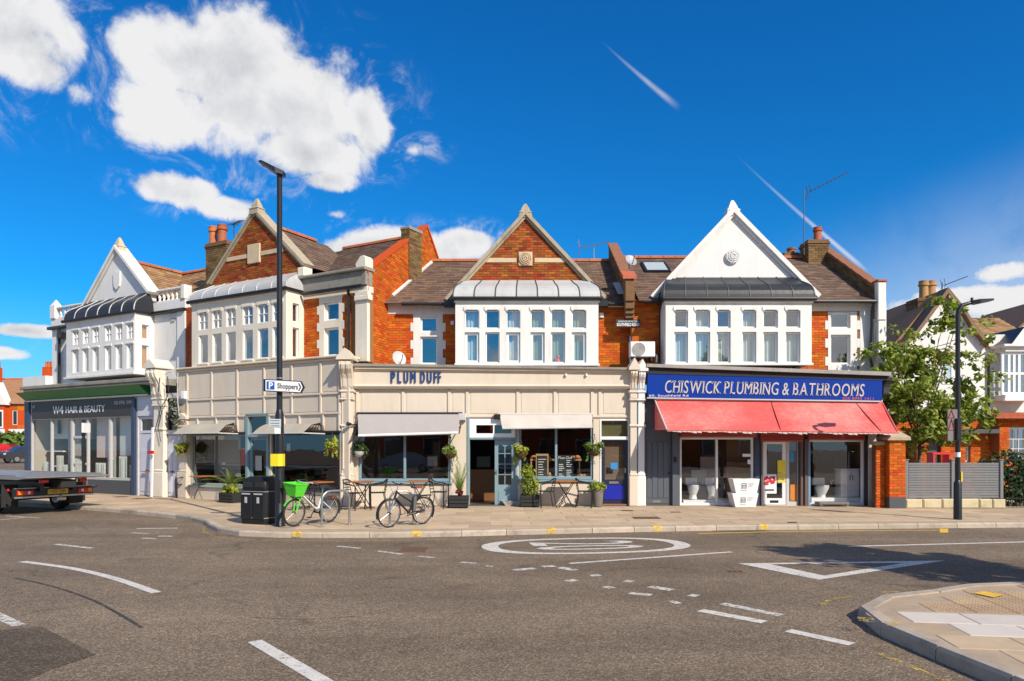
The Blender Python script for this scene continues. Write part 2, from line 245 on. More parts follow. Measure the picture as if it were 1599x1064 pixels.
class MB:
    def __init__(s): s.v = []; s.f = []
    def add(s, vs, fs): n = len(s.v); s.v += [tuple(p) for p in vs]; s.f += [tuple(i+n for i in f) for f in fs]; return s
    def box(s, a, b, c, d, e, f):
        return s.add([(a,c,e),(b,c,e),(b,d,e),(a,d,e),(a,c,f),(b,c,f),(b,d,f),(a,d,f)], [(0,3,2,1),(4,5,6,7),(0,1,5,4),(1,2,6,5),(2,3,7,6),(3,0,4,7)])
    def bbox(s, a, b, c, d, e, f, r=.01):               # box with chamfered front edges
        r = min(r, (b-a)/3, (f-e)/3, (d-c)/2)
        o = [(a,e),(b,e),(b,f),(a,f)]; i = [(a+r,e+r),(b-r,e+r),(b-r,f-r),(a+r,f-r)]
        vs = [(x,c,z) for x,z in i]+[(x,c+r,z) for x,z in o]+[(x,d,z) for x,z in o]
        fs = [(0,1,2,3),(11,10,9,8)]
        for k in range(4):
            j = (k+1)%4; fs += [(k+4,j+4,j,k),(k+8,j+8,j+4,k+4)]
        return s.add(vs, fs)
    def prism(s, poly, v0, v1, ax='uz'):                # polygon extruded; ax names the polygon's plane
        n = len(poly)
        P = (lambda a,b,c: (a,c,b)) if ax == 'uz' else ((lambda a,b,c: (c,a,b)) if ax == 'vz' else (lambda a,b,c: (a,b,c)))
        vs = [P(a,b,v0) for a,b in poly]+[P(a,b,v1) for a,b in poly]
        return s.add(vs, [tuple(range(n)), tuple(range(2*n-1,n-1,-1))]+[(i,i+n,(i+1)%n+n,(i+1)%n) for i in range(n)])
    def quad(s, *p): return s.add(p, [tuple(range(len(p)))])
    def bar(s, p, q, w, h=None, up=(0,0,1)):
        p, q = Vector(p), Vector(q); d = (q-p).normalized(); u = Vector(up)
        if abs(d.dot(u)) > .98: u = Vector((0,1,0))
        r = d.cross(u).normalized(); u = r.cross(d); h = h or w; r *= w/2; u *= h/2
        return s.add([p-r-u,p+r-u,p+r+u,p-r+u,q-r-u,q+r-u,q+r+u,q-r+u], [(0,1,2,3),(7,6,5,4),(0,4,5,1),(1,5,6,2),(2,6,7,3),(3,7,4,0)])
    def tube(s, pts, r, n=8, closed=False):
        pts = [Vector(p) for p in pts]; m = len(pts); R = r if isinstance(r, (list, tuple)) else [r]*m
        base = len(s.v); prev = None
        for i, p in enumerate(pts):
            if closed: d = pts[(i+1)%m]-pts[i-1]
            else: d = pts[min(i+1,m-1)]-pts[max(i-1,0)]
            d = d.normalized() if d.length > 1e-9 else Vector((0,0,1))
            if prev is None:
                u = Vector((0,0,1)) if abs(d.z) < .9 else Vector((1,0,0)); prev = (u - d*u.dot(d)).normalized()
            else:
                prev = (prev - d*prev.dot(d)); prev = prev.normalized() if prev.length > 1e-6 else Vector((1,0,0))
            w = d.cross(prev)
            for k in range(n):
                a = 2*pi*k/n; s.v.append(tuple(p+(prev*cos(a)+w*sin(a))*R[i]))
        for i in range(m if closed else m-1):
            j = (i+1)%m
            for k in range(n): s.f.append((base+i*n+k, base+i*n+(k+1)%n, base+j*n+(k+1)%n, base+j*n+k))
        if not closed: s.f += [tuple(base+n-1-k for k in range(n)), tuple(base+(m-1)*n+k for k in range(n))]
        return s
    def lathe(s, prof, c=(0,0,0), n=16):
        base = len(s.v); c = Vector(c)
        for r, z in prof:
            for k in range(n): a = 2*pi*k/n; s.v.append((c.x+r*cos(a), c.y+r*sin(a), c.z+z))
        for i in range(len(prof)-1):
            for k in range(n): s.f.append((base+i*n+k, base+i*n+(k+1)%n, base+(i+1)*n+(k+1)%n, base+(i+1)*n+k))
        s.f += [tuple(base+n-1-k for k in range(n)), tuple(base+(len(prof)-1)*n+k for k in range(n))]
        return s
    def loft(s, rings, cap=True):
        base = len(s.v); n = len(rings[0])
        for r in rings: s.v += [tuple(p) for p in r]
        for i in range(len(rings)-1):
            for k in range(n): s.f.append((base+i*n+k, base+i*n+(k+1)%n, base+(i+1)*n+(k+1)%n, base+(i+1)*n+k))
        if cap: s.f += [tuple(base+n-1-k for k in range(n)), tuple(base+(len(rings)-1)*n+k for k in range(n))]
        return s
    def wall(s, u0, u1, z0, z1, v0, v1, holes=()):      # solid wall with rectangular openings
        us = sorted({u0,u1,*[min(max(x,u0),u1) for h in holes for x in h[:2]]}); zs = sorted({z0,z1,*[min(max(x,z0),z1) for h in holes for x in h[2:]]})
        def hole(a, b): return any(h[0] < a < h[1] and h[2] < b < h[3] for h in holes)
        nu, nz = len(us)-1, len(zs)-1
        sol = [[not hole((us[i]+us[i+1])/2, (zs[j]+zs[j+1])/2) for j in range(nz)] for i in range(nu)]
        for i in range(nu):
            for j in range(nz):
                if not sol[i][j]: continue
                a,b,c,d = us[i],us[i+1],zs[j],zs[j+1]
                s.quad((a,v0,c),(b,v0,c),(b,v0,d),(a,v0,d)); s.quad((b,v1,c),(a,v1,c),(a,v1,d),(b,v1,d))
                if i == 0 or not sol[i-1][j]: s.quad((a,v1,c),(a,v0,c),(a,v0,d),(a,v1,d))
                if i == nu-1 or not sol[i+1][j]: s.quad((b,v0,c),(b,v1,c),(b,v1,d),(b,v0,d))
                if j == 0 or not sol[i][j-1]: s.quad((a,v1,c),(b,v1,c),(b,v0,c),(a,v0,c))
                if j == nz-1 or not sol[i][j+1]: s.quad((a,v0,d),(b,v0,d),(b,v1,d),(a,v1,d))
        return s
    def mesh(s, name, off=(0,0,0)):
        me = bpy.data.meshes.new(name); ox,oy,oz = off
        me.from_pydata([(x-ox,y-oy,z-oz) for x,y,z in s.v], [], s.f); me.update(); return me
def link(name, me, mat, parent=None, smooth=False):
    o = bpy.data.objects.new(name, me); COL.objects.link(o)
    if mat and not me.materials: me.materials.append(mat)
    if parent: o.parent = parent
    if smooth:
        for p in me.polygons: p.use_smooth = True
        if hasattr(me, 'set_sharp_from_angle'): me.set_sharp_from_angle(angle=radians(40))
    return o
def tag(o, label=None, cat=None, group=None, kind=None):
    for k, x in (('label', label), ('category', cat), ('group', group), ('kind', kind)):
        if x: o[k] = x
    return o
class T:                                                # a thing: an Empty at its base; parts built in its frame's coordinates
    def __init__(s, name, label, cat, fr=WF, u=0, v=0, z=0, group=None, rz=0, kind=None):
        s.o = bpy.data.objects.new(name, None); COL.objects.link(s.o); s.o.empty_display_size = .2
        s.o.location = fr.w(u, v, z); s.o.rotation_euler = (0, 0, fr.ang+rz); s.off = (u, v, z); s.fr = fr
        tag(s.o, label, cat, group, kind)
    def part(s, name, mb, mat, parent=None, smooth=False, kind=None, label=None):
        o = link(name, mb.mesh(name, s.off), mat, parent or s.o, smooth)
        if kind: o['kind'] = kind
        if label: o['label'] = label
        return o
def solo(name, mb, mat, label, cat, fr=WF, off=(0,0,0), group=None, smooth=False, rz=0, kind=None):   # a thing that is one mesh
    o = link(name, mb.mesh(name, off), mat, None, smooth); o.location = fr.w(*off); o.rotation_euler = (0, 0, fr.ang+rz)
    return tag(o, label, cat, group, kind)
def copy_tree(o, parent=None):
    c = o.copy(); COL.objects.link(c); c.parent = parent
    for ch in o.children: copy_tree(ch, c)
    return c
def inter(poly, y):                                     # spans of a polygon at height y
    xs = []
    for (x0,y0),(x1,y1) in zip(poly, poly[1:]+poly[:1]):
        if (y0 <= y < y1) or (y1 <= y < y0): xs.append(x0+(y-y0)/(y1-y0)*(x1-x0))
    xs.sort(); return list(zip(xs[::2], xs[1::2]))
def field(poly, O, sd_, td, nd, bw, bh, gap=.010, proud=.008, holes=(), tilt=0.0, jit=.003, seed=1, bond=True):
    # a field of bricks or tiles laid in courses over a polygon (s, t); each piece a small block standing proud of its bed
    r = random.Random(seed); mb = MB(); O, sd_, td, nd = map(Vector, (O, sd_, td, nd))
    t0 = min(p[1] for p in poly); t1 = max(p[1] for p in poly); k = 0; t = t0
    while t < t1-1e-6:
        tb = min(t+bh-gap, t1); tm = (t+tb)/2
        sp = inter(poly, tm)
        for h in holes:
            if h[2] < tm < h[3]:
                ns = []
                for a, b in sp:
                    if h[1] <= a or h[0] >= b: ns.append((a,b)); continue
                    if h[0] > a: ns.append((a,h[0]))
                    if h[1] < b: ns.append((h[1],b))
                sp = ns
        for a, b in sp:
            x = math.floor(a/bw)*bw - (bw/2 if (k % 2 and bond) else 0)
            while x < b:
                l, q = max(x,a), min(x+bw-gap,b)
                if q-l > .03:
                    h = proud + r.uniform(-jit, jit); h2 = h + tilt
                    p = [O+sd_*l+td*t, O+sd_*q+td*t, O+sd_*q+td*tb, O+sd_*l+td*tb]
                    mb.add(p+[p[0]+nd*h2, p[1]+nd*h2, p[2]+nd*h, p[3]+nd*h], [(4,5,6,7),(0,1,5,4),(1,2,6,5),(2,3,7,6),(3,0,4,7)])
                x += bw
        t += bh; k += 1
    return mb
def bricks(th, poly, v, mat=None, parent=None, holes=(), seed=1, name='brickwork'):   # brick face on a wall at local v, facing the street
    return th.part(name, field(poly, (0,v,0), (1,0,0), (0,0,1), (0,-1,0), .225, .075, .010, .009, holes, seed=seed), mat or BRICK_O, parent, kind='stuff')
def letters(txt, size, depth=.01, shear=0.0, weight=0.0, align='LEFT', space=1.0, sx=1.0):
    cu = bpy.data.curves.new('lettering', 'FONT'); cu.body = txt; cu.size = size; cu.extrude = depth/2; cu.shear = shear; cu.offset = weight; cu.align_x = align; cu.space_character = space; cu.resolution_u = 3
    ob = bpy.data.objects.new('lettering_tmp', cu); COL.objects.link(ob); dg = bpy.context.evaluated_depsgraph_get(); dg.update()
    me = bpy.data.meshes.new_from_object(ob.evaluated_get(dg)); bpy.data.objects.remove(ob); bpy.data.curves.remove(cu)
    mb = MB(); mb.add([(p.co.x*sx, p.co.y, p.co.z) for p in me.vertices], [tuple(p.vertices) for p in me.polygons]); bpy.data.meshes.remove(me)
    return mb
def text_on(th, txt, u, v, z, size, mat, width=None, depth=.012, name='lettering', parent=None, slope=0.0, **k):   # upright lettering on a facade, baseline-left at u, z
    mb = letters(txt, size, depth, **k); xs = [p[0] for p in mb.v]; x0 = min(xs); f = (width/(max(xs)-x0)) if width else 1
    mb.v = [(u+(x-x0)*f, v-depth/2-d, z+y+slope*(x-x0)*f) for x,y,d in mb.v]
    return th.part(name, mb, mat, parent)
# windows: frame as a part, pane and curtain as its sub-parts
def window(th, a, b, c, d, v, fmat, gmat=GL_UP, fw=.05, dep=.06, bars=(0,0), bw=.018, back=None, name='window', parent=None, backv=.12, outer=None):
    m = MB().bbox(a,b,v,v+dep,c,c+fw,.008).bbox(a,b,v,v+dep,d-fw,d,.008).bbox(a,a+fw,v,v+dep,c+fw,d-fw,.008).bbox(b-fw,b,v,v+dep,c+fw,d-fw,.008)
    for i in range(bars[0]): x = a+fw+(b-a-2*fw)*(i+1)/(bars[0]+1); m.box(x-bw/2,x+bw/2,v+.004,v+dep-.004,c+fw,d-fw)
    for i in range(bars[1]): z = c+fw+(d-c-2*fw)*(i+1)/(bars[1]+1); m.box(a+fw,b-fw,v+.006,v+dep-.006,z-bw/2,z+bw/2)
    w = th.part(name, m, fmat, parent)
    th.part('pane', MB().quad((a+fw*.6,v+dep*.55,c+fw*.6),(b-fw*.6,v+dep*.55,c+fw*.6),(b-fw*.6,v+dep*.55,d-fw*.6),(a+fw*.6,v+dep*.55,d-fw*.6)), gmat, w)
    if back: drape(th, a, b, c, d, v+dep+backv, back, w)
    return w
def drape(th, a, b, c, d, v, mat, parent, amp=.018, name='curtain'):
    m = MB(); n = max(10, int((b-a)/.035)); P = [(a+(b-a)*i/n, v+amp*sin(i*2.1)+amp*.5*sin(i*.7)) for i in range(n+1)]
    for (x0,y0),(x1,y1) in zip(P, P[1:]): m.quad((x0,y0,c),(x1,y1,c),(x1,y1,d),(x0,y0,d))
    return th.part(name, m, mat, parent, smooth=True)
def room(th, u0, u1, v0, v1, z0, z1, mat, fmat=None, name='interior'):   # an open-fronted room behind glass
    m = MB().quad((u0,v1,z0),(u1,v1,z0),(u1,v1,z1),(u0,v1,z1)).quad((u0,v0,z0),(u0,v1,z0),(u0,v1,z1),(u0,v0,z1)).quad((u1,v1,z0),(u1,v0,z0),(u1,v0,z1),(u1,v1,z1)).quad((u0,v0,z1),(u0,v1,z1),(u1,v1,z1),(u1,v0,z1))
    o = th.part(name, m, mat)
    th.part('shop_floor', MB().quad((u0,v0,z0+.01),(u1,v0,z0+.01),(u1,v1,z0+.01),(u0,v1,z0+.01)), fmat or FLOORI, o); return o
def leafy(mb, c, rad, n, size, r, up=.4, shell=.5, elong=1.7):
    c = Vector(c)
    for _ in range(n):
        while True:
            p = Vector((r.uniform(-1,1), r.uniform(-1,1), r.uniform(-1,1)))
            if shell**2*.3 < p.length_squared < 1: break
        q = c+Vector((p.x*rad[0], p.y*rad[1], p.z*rad[2])); leaf(mb, q, (p*.8+Vector((r.gauss(0,.6), r.gauss(0,.6), r.gauss(0,.5)+up))), size*r.uniform(.6,1.3), r, elong)
    return mb
def leaf(mb, q, nrm, s, r, elong=1.7):
    n = nrm.normalized() if nrm.length > 1e-6 else Vector((0,0,1)); a = n.orthogonal().normalized(); ang = r.uniform(0, 2*pi)
    t = a*cos(ang)+n.cross(a)*sin(ang); b = n.cross(t); L = t*s*elong/2; wv = b*s/2; bend = n*s*.18
    mb.add([q-L, q-L*.1+wv-bend, q+L-bend, q-L*.1-wv-bend, q+n*s*.04], [(0,1,4),(1,2,4),(2,3,4),(3,0,4)])
def inside(poly, x, y):
    c = False
    for (x0,y0),(x1,y1) in zip(poly, poly[1:]+poly[:1]):
        if (y0 > y) != (y1 > y) and x < (x1-x0)*(y-y0)/(y1-y0)+x0: c = not c
    return c
# ------------------------------------------------------------------ ground, pavements, kerbs, markings
road = link('road', MB().quad((-400,-300,0),(400,-300,0),(400,600,0),(-400,600,0)).mesh('road'), ASPH); tag(road, kind='structure')
side_street = link('side_street', MB().quad((-160,36,.004),(-20,36,.004),(-20,120,1.35),(-160,120,1.35)).mesh('side_street'), ASPH); tag(side_street, kind='structure')
def smooth_path(pts, n=6):
    out = []
    for i in range(len(pts)-1):
        p0, p1, p2, p3 = (Vector(pts[max(0,i-1)]), Vector(pts[i]), Vector(pts[i+1]), Vector(pts[min(len(pts)-1,i+2)]))
        for k in range(n):
            t = k/n; out.append(.5*((2*p1)+(p2-p0)*t+(2*p0-5*p1+4*p2-p3)*t*t+(3*p1-p0-3*p2+p3)*t**3))
    out.append(Vector(pts[-1])); return out
def resample(path, step):
    out = [path[0].copy()]; acc = 0
    for a, b in zip(path, path[1:]):
        L = (b-a).length; d = step-acc
        while d <= L and L > 0: out.append(a+(b-a)*(d/L)); d += step
        acc = (acc+L) % step if L else acc
    return out
def kerb(name, path, inward, length, width=.16, top=PV+.012, closed_gap=.012):
    root = bpy.data.objects.new(name, None); COL.objects.link(root); tag(root, kind='structure')
    pts = resample(path, length)
    for a, b in zip(pts, pts[1:]):
        d = (b-a).normalized(); n = Vector((-d.y, d.x))*inward; a2, b2 = a+d*closed_gap/2, b-d*closed_gap/2; m = MB()
        z = top+rng.uniform(-.004,.004); prof = [(0,-.05),(.008,z-.03),(.03,z),(width,z),(width,-.05)]
        R = [[(p.x+n.x*x, p.y+n.y*x, zz) for x, zz in prof] for p in (a2, b2)]
        m.loft(R); o = link('kerb_stone', m.mesh('kerb_stone'), KERB, root)
    return pts
far_px = [(-260,775),(-60,786),(136,797),(215,804),(280,811),(318,819),(329,827),(345,833),(376,837.5),(438,840),(520,840.5),(604,840),(700,838.5),(800,836),(1000,831),(1150,828.5),(1300,827),(1599,824),(1900,822),(2600,818)]
far_line = smooth_path([Vector(G(*p)) for p in far_px], 6)
kerb('kerb', far_line, 1, .915)
base_poly = [(p.x,p.y) for p in far_line]; inner = []
for i, p in enumerate(far_line):
    d = (far_line[min(i+1,len(far_line)-1)]-far_line[max(i-1,0)]).normalized(); inner.append((p.x-d.y*.10, p.y+d.x*.10))
pave_poly = inner+[(60,60),(-60,60)]
me = bpy.data.meshes.new('pavement'); bm = bmesh.new()
vs = [bm.verts.new((x,y,PV)) for x,y in pave_poly[:-2]+[(45,40),(-26,40),(-45,27)]]; f = bm.faces.new(vs); bmesh.ops.triangulate(bm, faces=[f]); bmesh.ops.recalc_face_normals(bm, faces=bm.faces); bm.to_mesh(me); bm.free()
if me.polygons[0].normal.z < 0: me.flip_normals()
pavement = tag(link('pavement', me, PAVEJ), kind='structure')
slab_bed = [Vector((x,y)) for x,y in inner]
clear = []
for i, p in enumerate(far_line):
    d = (far_line[min(i+1,len(far_line)-1)]-far_line[max(i-1,0)]).normalized(); clear.append((p.x-d.y*.17, p.y+d.x*.17))
clear_poly = clear+[(45,40),(-26,40),(-45,27)]
slab_m = {}
def slab(w, d):
    k = (round(w,2), round(d,2))
    if k not in slab_m: slab_m[k] = MB().loft([[(-w/2,-d/2,0),(w/2,-d/2,0),(w/2,d/2,0),(-w/2,d/2,0)],[(-w/2,-d/2,.008),(w/2,-d/2,.008),(w/2,d/2,.008),(-w/2,d/2,.008)],[(-w/2+.006,-d/2+.006,.012),(w/2-.006,-d/2+.006,.012),(w/2-.006,d/2-.006,.012),(-w/2+.006,d/2-.006,.012)]]).mesh('paving_slab')
    return slab_m[k]
def lay_slabs(ox, oy, ang, u0, u1, v0, v1, w, d, polys, stop=None):
    c, s_ = cos(ang), sin(ang); n = 0; row = 0; v = v0
    while v < v1:
        u = u0-(w/2 if row % 2 else 0)
        while u < u1:
            cx, cy = u+w/2, v+d/2; X, Y = ox+cx*c-cy*s_, oy+cx*s_+cy*c
            ok = all(inside(polys, ox+(cx+i*w/2)*c-(cy+j*d/2)*s_, oy+(cx+i*w/2)*s_+(cy+j*d/2)*c) for i in (-1,1) for j in (-1,1))
            if ok and (stop is None or stop(X, Y, w, d, ang)):
                o = link('paving_slab', slab(w-.014, d-.014), PAVE, pavement); o.location = (X, Y, PV-.006+rng.uniform(-.002,.002)); o.rotation_euler = (rng.uniform(-.002,.002), rng.uniform(-.002,.002), ang); n += 1
            u += w
        v += d; row += 1
    return n
WING = Fr(-4.64, 20.2, radians(-29)); CD = Fr(0, 20.5, 0)
def east(X, Y, w, d, a): return X-w/2 > -5.0+(Y-14)*.02 and Y+d/2 < 20.44
def west(X, Y, w, d, a):
    ok = True
    for i in (-1,1):
        for j in (-1,1):
            x = X+i*w/2*cos(a)-j*d/2*sin(a); y = Y+i*w/2*sin(a)+j*d/2*cos(a)
            if x > -5.08+(y-14)*.02 or (x-WING.ox)*-WING.s+(y-WING.oy)*WING.c > -.03: ok = False
    return ok
n1 = lay_slabs(0, 0, radians(1.2), -6, 12.4, 13.6, 20.6, .9, .62, clear_poly, east)
n2 = lay_slabs(WING.ox, WING.oy, WING.ang, -13.5, 3.0, -6.2, 0, .95, .7, clear_poly, west)
# corner of the pavement in the right foreground
isl_px = [(2400,914),(1900,917),(1640,921),(1597,923),(1522,925),(1459,936),(1397,941),(1362,950),(1343,962),(1336,970),(1340,978),(1369,991),(1412,1010),(1475,1038),(1544,1067),(1700,1135),(1900,1230)]
isl = smooth_path([Vector(G(*p)) for p in isl_px], 6)
kerb('kerb', isl, 1, .78, .15, .125)
isl_in, isl_cl = [], []
for i, p in enumerate(isl):
    d = (isl[min(i+1,len(isl)-1)]-isl[max(i-1,0)]).normalized(); isl_in.append((p.x-d.y*.10, p.y+d.x*.10)); isl_cl.append((p.x-d.y*.16, p.y+d.x*.16))
ISZ = .112
me = bpy.data.meshes.new('pavement'); bm = bmesh.new(); vs = [bm.verts.new((x,y,ISZ)) for x,y in isl_in+[(9,-4),(26,-4),(26,9.5)]]; f = bm.faces.new(vs); bmesh.ops.triangulate(bm, faces=[f]); bm.normal_update(); bm.to_mesh(me); bm.free()
if me.polygons[0].normal.z < 0: me.flip_normals()
pave2 = tag(link('pavement', me, PAVEJ), kind='structure')
isl_poly = isl_cl+[(9,-4),(26,-4),(26,9.5)]
# buff tactile pavers with rows of blisters, then a pale slab, then flags
TACT = M('tactile_buff', (.44, .30, .175), .85, .2, 5, .3, 80, rnd=.10, dirt=.4, dcol=(.2, .14, .09)); PALE = M('pale_concrete_slab', (.58, .51, .44), .8, .15, 3, .2, 70, rnd=.06)
ta = MB().loft([[(-.195,-.195,0),(.195,-.195,0),(.195,.195,0),(-.195,.195,0)],[(-.195,-.195,.012),(.195,-.195,.012),(.195,.195,.012),(-.195,.195,.012)]])
for i in range(6):
    for j in range(6): x, y = -.165+i*.066, -.165+j*.066; ta.lathe([(.012,.012),(.011,.0165),(.006,.0175)], (x,y,0), 6)
ta_me = ta.mesh('tactile_paver'); A_I = radians(-8)
edge0 = Vector(G(1350,952,.11))
for i in range(-2, 15):
    for j in range(0, 4):
        p = Vector((4.15,7.5))+Vector((cos(A_I),sin(A_I)))*(i*.40)+Vector((-sin(A_I),cos(A_I)))*(j*.40)
        cs = [(p.x+a*.2, p.y+b_*.2) for a in (-1,1) for b_ in (-1,1)]
        if all(inside(isl_poly, *q) for q in cs) and i+j*.9 < 8.2:
            o = link('tactile_paver', ta_me, TACT, pave2); o.location = (p.x,p.y,ISZ-.008+rng.uniform(0,.002)); o.rotation_euler.z = A_I
for i in range(-4, 12):
    for j in range(-9, -1):
        w, d = .60, .45
        p = Vector((4.15,7.5))+Vector((cos(A_I),sin(A_I)))*(i*w+(w/2 if j%2 else 0)+.1)+Vector((-sin(A_I),cos(A_I)))*(j*d+.42)
        cs = [(p.x+(a*w/2)*cos(A_I)-(b_*d/2)*sin(A_I), p.y+(a*w/2)*sin(A_I)+(b_*d/2)*cos(A_I)) for a in (-1,1) for b_ in (-1,1)]
        if all(inside(isl_poly, *q) for q in cs) and p.y > 3.2 and p.x < 9.5:
            pale = j in (-2,-3) and i >= 0
            o = link('paving_slab', slab(w-.012,d-.012), None, pave2)
            if pale:
                if 'pale' not in slab_m: slab_m['pale'] = slab(w-.012,d-.012).copy(); slab_m['pale'].materials.clear(); slab_m['pale'].materials.append(PALE)
                o.data = slab_m['pale']
            elif not o.data.materials: o.data.materials.append(PAVE)
            o.location = (p.x,p.y,ISZ-.008+rng.uniform(0,.002)); o.rotation_euler.z = A_I
def gpoly(pxs, z=.004): return [(*G(x,y,z), z) for x, y in pxs]
def mark(pxs, mat=PAINT_W, name='painted_line', z=.004, parent=road): return link(name, MB().quad(*reversed(gpoly(pxs, z))).mesh(name), mat, parent)
def dash(p, q, w=.10, mat=PAINT_W, z=.004, name='painted_line', curve=None):
    pts = [Vector(G(*x, z)) for x in ([p,q] if curve is None else curve)]
    if curve: pts = smooth_path(pts, 6)
    m = MB(); L = []; R = []
    for i, a in enumerate(pts):
        d = (pts[min(i+1,len(pts)-1)]-pts[max(i-1,0)]).normalized(); n = Vector((-d.y,d.x))*w/2; L.append((a.x+n.x,a.y+n.y,z)); R.append((a.x-n.x,a.y-n.y,z))
    for i in range(len(pts)-1): m.quad(R[i],R[i+1],L[i+1],L[i])
    return link(name, m.mesh(name), mat, road)
for p, q, w in [((720,878),(744,880),.10),((759,884),(770,884.5),.09),((803,890.6),(836,887.5),.14),((847,885),(867,884),.14),((873,886),(899,890.6),.15),((922,899),(937.6,898),.14),((886,907.8),(900,905.6),.13),
                ((976,907),(988,908.5),.14),((945,916),(957,918.7),.13),((1015,916),(1050,921.5),.15),((983,926),(1018,929.5),.13),((1077,929),(1090,931),.14),((1049,941),(1060,940),.16),((527,853),(563,856.4),.10),((589,860.5),(629,865.7),.10),((654,868.5),(679,871.2),.09)]:
    dash(p, q, w, PAINT_WORN)
for p, q, w, m_ in [((1094,953),(1194,971.5),.15,PAINT_W),((1128,942.5),(1220,961),.13,PAINT_WORN),((1231,984.5),(1331,1006),.14,PAINT_W),((890,880),(1143,862),.10,PAINT_W),((1325,853.5),(1599,846.5),.11,PAINT_W),((1599,846.5),(2200,832),.11,PAINT_W),((88,850),(144.5,856.3),.11,PAINT_WORN),((214,825.7),(278,824.8),.10,PAINT_W),
                ((206,832),(232,833.6),.10,PAINT_WORN),((247,837.3),(271,837.6),.12,PAINT_WORN),((221,840.5),(245,841.4),.11,PAINT_WORN),((0,812),(40,808),.10,PAINT_WORN),((10,806),(62,809),.1,PAINT_WORN),((-40,944),(31,977),.12,PAINT_WORN),((398,1001),(506,1064),.13,PAINT_W),((506,1064),(540,1090),.13,PAINT_W)]:
    dash(p, q, w, m_)
dash(None, None, .12, PAINT_W, curve=[(35,877),(109,887),(175,902),(245,925.5)])
# give-way triangle
To = gpoly([(1153,880),(1279,905.5),(1476,875.5)]); Ti = gpoly([(1204,881.4),(1287,899),(1415,879)])
m = MB(); m.v = To+Ti; m.f = [(0,1,4,3),(1,2,5,4),(2,0,3,5)]; link('give_way_triangle', m.mesh('give_way_triangle'), PAINT_W, road)
# speed roundel with its number
rc, ra = Vector((1.36,12.98)), radians(9.5); m = MB(); n = 56
for k in range(n):
    a = 2*pi*k/n
    for sx, sy in ((1.92,1.02),(1.62,.87)):
        ex = lambda t: math.copysign(abs(t)**.82, t)
        x, y = ex(cos(a))*sx, ex(sin(a))*sy; m.v.append((rc.x+x*cos(ra)-y*sin(ra), rc.y+x*sin(ra)+y*cos(ra), .004))
m.f = [(2*k, 2*((k+1)%n), 2*((k+1)%n)+1, 2*k+1) for k in range(n)]
rd = link('speed_roundel', m.mesh('speed_roundel'), PAINT_W, road)
t2 = letters('20', 1.0, 0, align='CENTER'); ys = [p[1] for p in t2.v]; y0, y1 = min(ys), max(ys); xs = [p[0] for p in t2.v]; x0, x1 = min(xs), max(xs)
nv = []
for x, y, z_ in t2.v:
    f_ = ((y-y0)/(y1-y0)-.5)*2.0; s_ = ((x-x0)/(x1-x0)-.5)*1.05; nv.append((rc.x+f_*cos(ra)+s_*sin(ra), rc.y+f_*sin(ra)-s_*cos(ra), .004))
t2.v = nv; link('painted_number', t2.mesh('painted_number'), PAINT_W, road)
# yellow lines along the kerbs, loading marks, spray marks, patches, iron covers
dash(None, None, .08, PAINT_Y, curve=[(1090,833.5),(1190,831),(1290,829.6),(1390,828.5),(1480,828)])
mark([(1468,825.8),(1481,825.8),(1481,832),(1468,832)], PAINT_Y, 'painted_block', .005)
dash(None, None, .07, PAINT_YW, curve=[(322,821),(318,826),(322,832),(345,839),(400,844),(520,845)]); dash((520,845),(760,842),.07,PAINT_YW)
dash(None, None, .06, PAINT_YW, curve=[(1372,1020),(1412,1036),(1450,1052),(1480,1064)]); dash((1376,925),(1445,924),.07,PAINT_YW); dash((1385,928.5),(1480,927),.07,PAINT_YW); dash(None,None,.06,PAINT_YW,curve=[(1285,944),(1300,936),(1330,931)])
for px, z_ in ((462,0),(652,0),(868,0),(1040,0),(1200,0)):
    i = min(range(len(far_line)), key=lambda k: abs(CX+FX*far_line[k].x/far_line[k].y-px)); p = far_line[i]; d = (far_line[i+1]-far_line[i-1]).normalized(); nn = Vector((-d.y,d.x))
    R = [[(p.x+d.x*t+nn.x*x, p.y+d.y*t+nn.y*x, z) for x, z in ((-.003,.02),(.004,PV-.012),(.03,PV+.0175),(.17,PV+.0185))] for t in (-.09,.09)]
    m = MB(); m.v = R[0]+R[1]; m.f = [(k,k+4,k+5,k+1) for k in range(3)]; link('kerb_blip', m.mesh('kerb_blip'), PAINT_YB, road)
for px, py in ((1395,975),(1352,968)):
    mark([(px-14,py-5),(px+12,py-3),(px+16,py+4),(px-10,py+2)], PAINT_YW, 'painted_block', ISZ+.017)
mark([(1520,926),(1536,923.5),(1568,929),(1552,933)], PAINT_Y, 'painted_block', ISZ+.017)
for c in ([(1556,836),(1552,846),(1558,858)],[(1540,842),(1575,846)],[(1545,852),(1570,850)]):
    dash(None, None, .035, PAINT_R, curve=c, z=.005, name='spray_mark')
TAR = M('tar_seam', (.035, .03, .026), .6, .3, 8)
for c, w_ in (([(25,903),(80,915),(140,935),(185,958),(222,980)],.05),([(395,964),(480,967),(560,962)],.015)): dash(None, None, w_*.8, TARP, curve=c, z=.0035, name='tar_seam')
mark([(-40,986),(66,979),(150,1022),(72,1048),(20,1075),(-40,1075)], ASPH_D, 'asphalt_patch')
mark([(1100,826.8),(1190,827),(1215,832),(1120,830)], ASPH_D, 'asphalt_patch', .003)
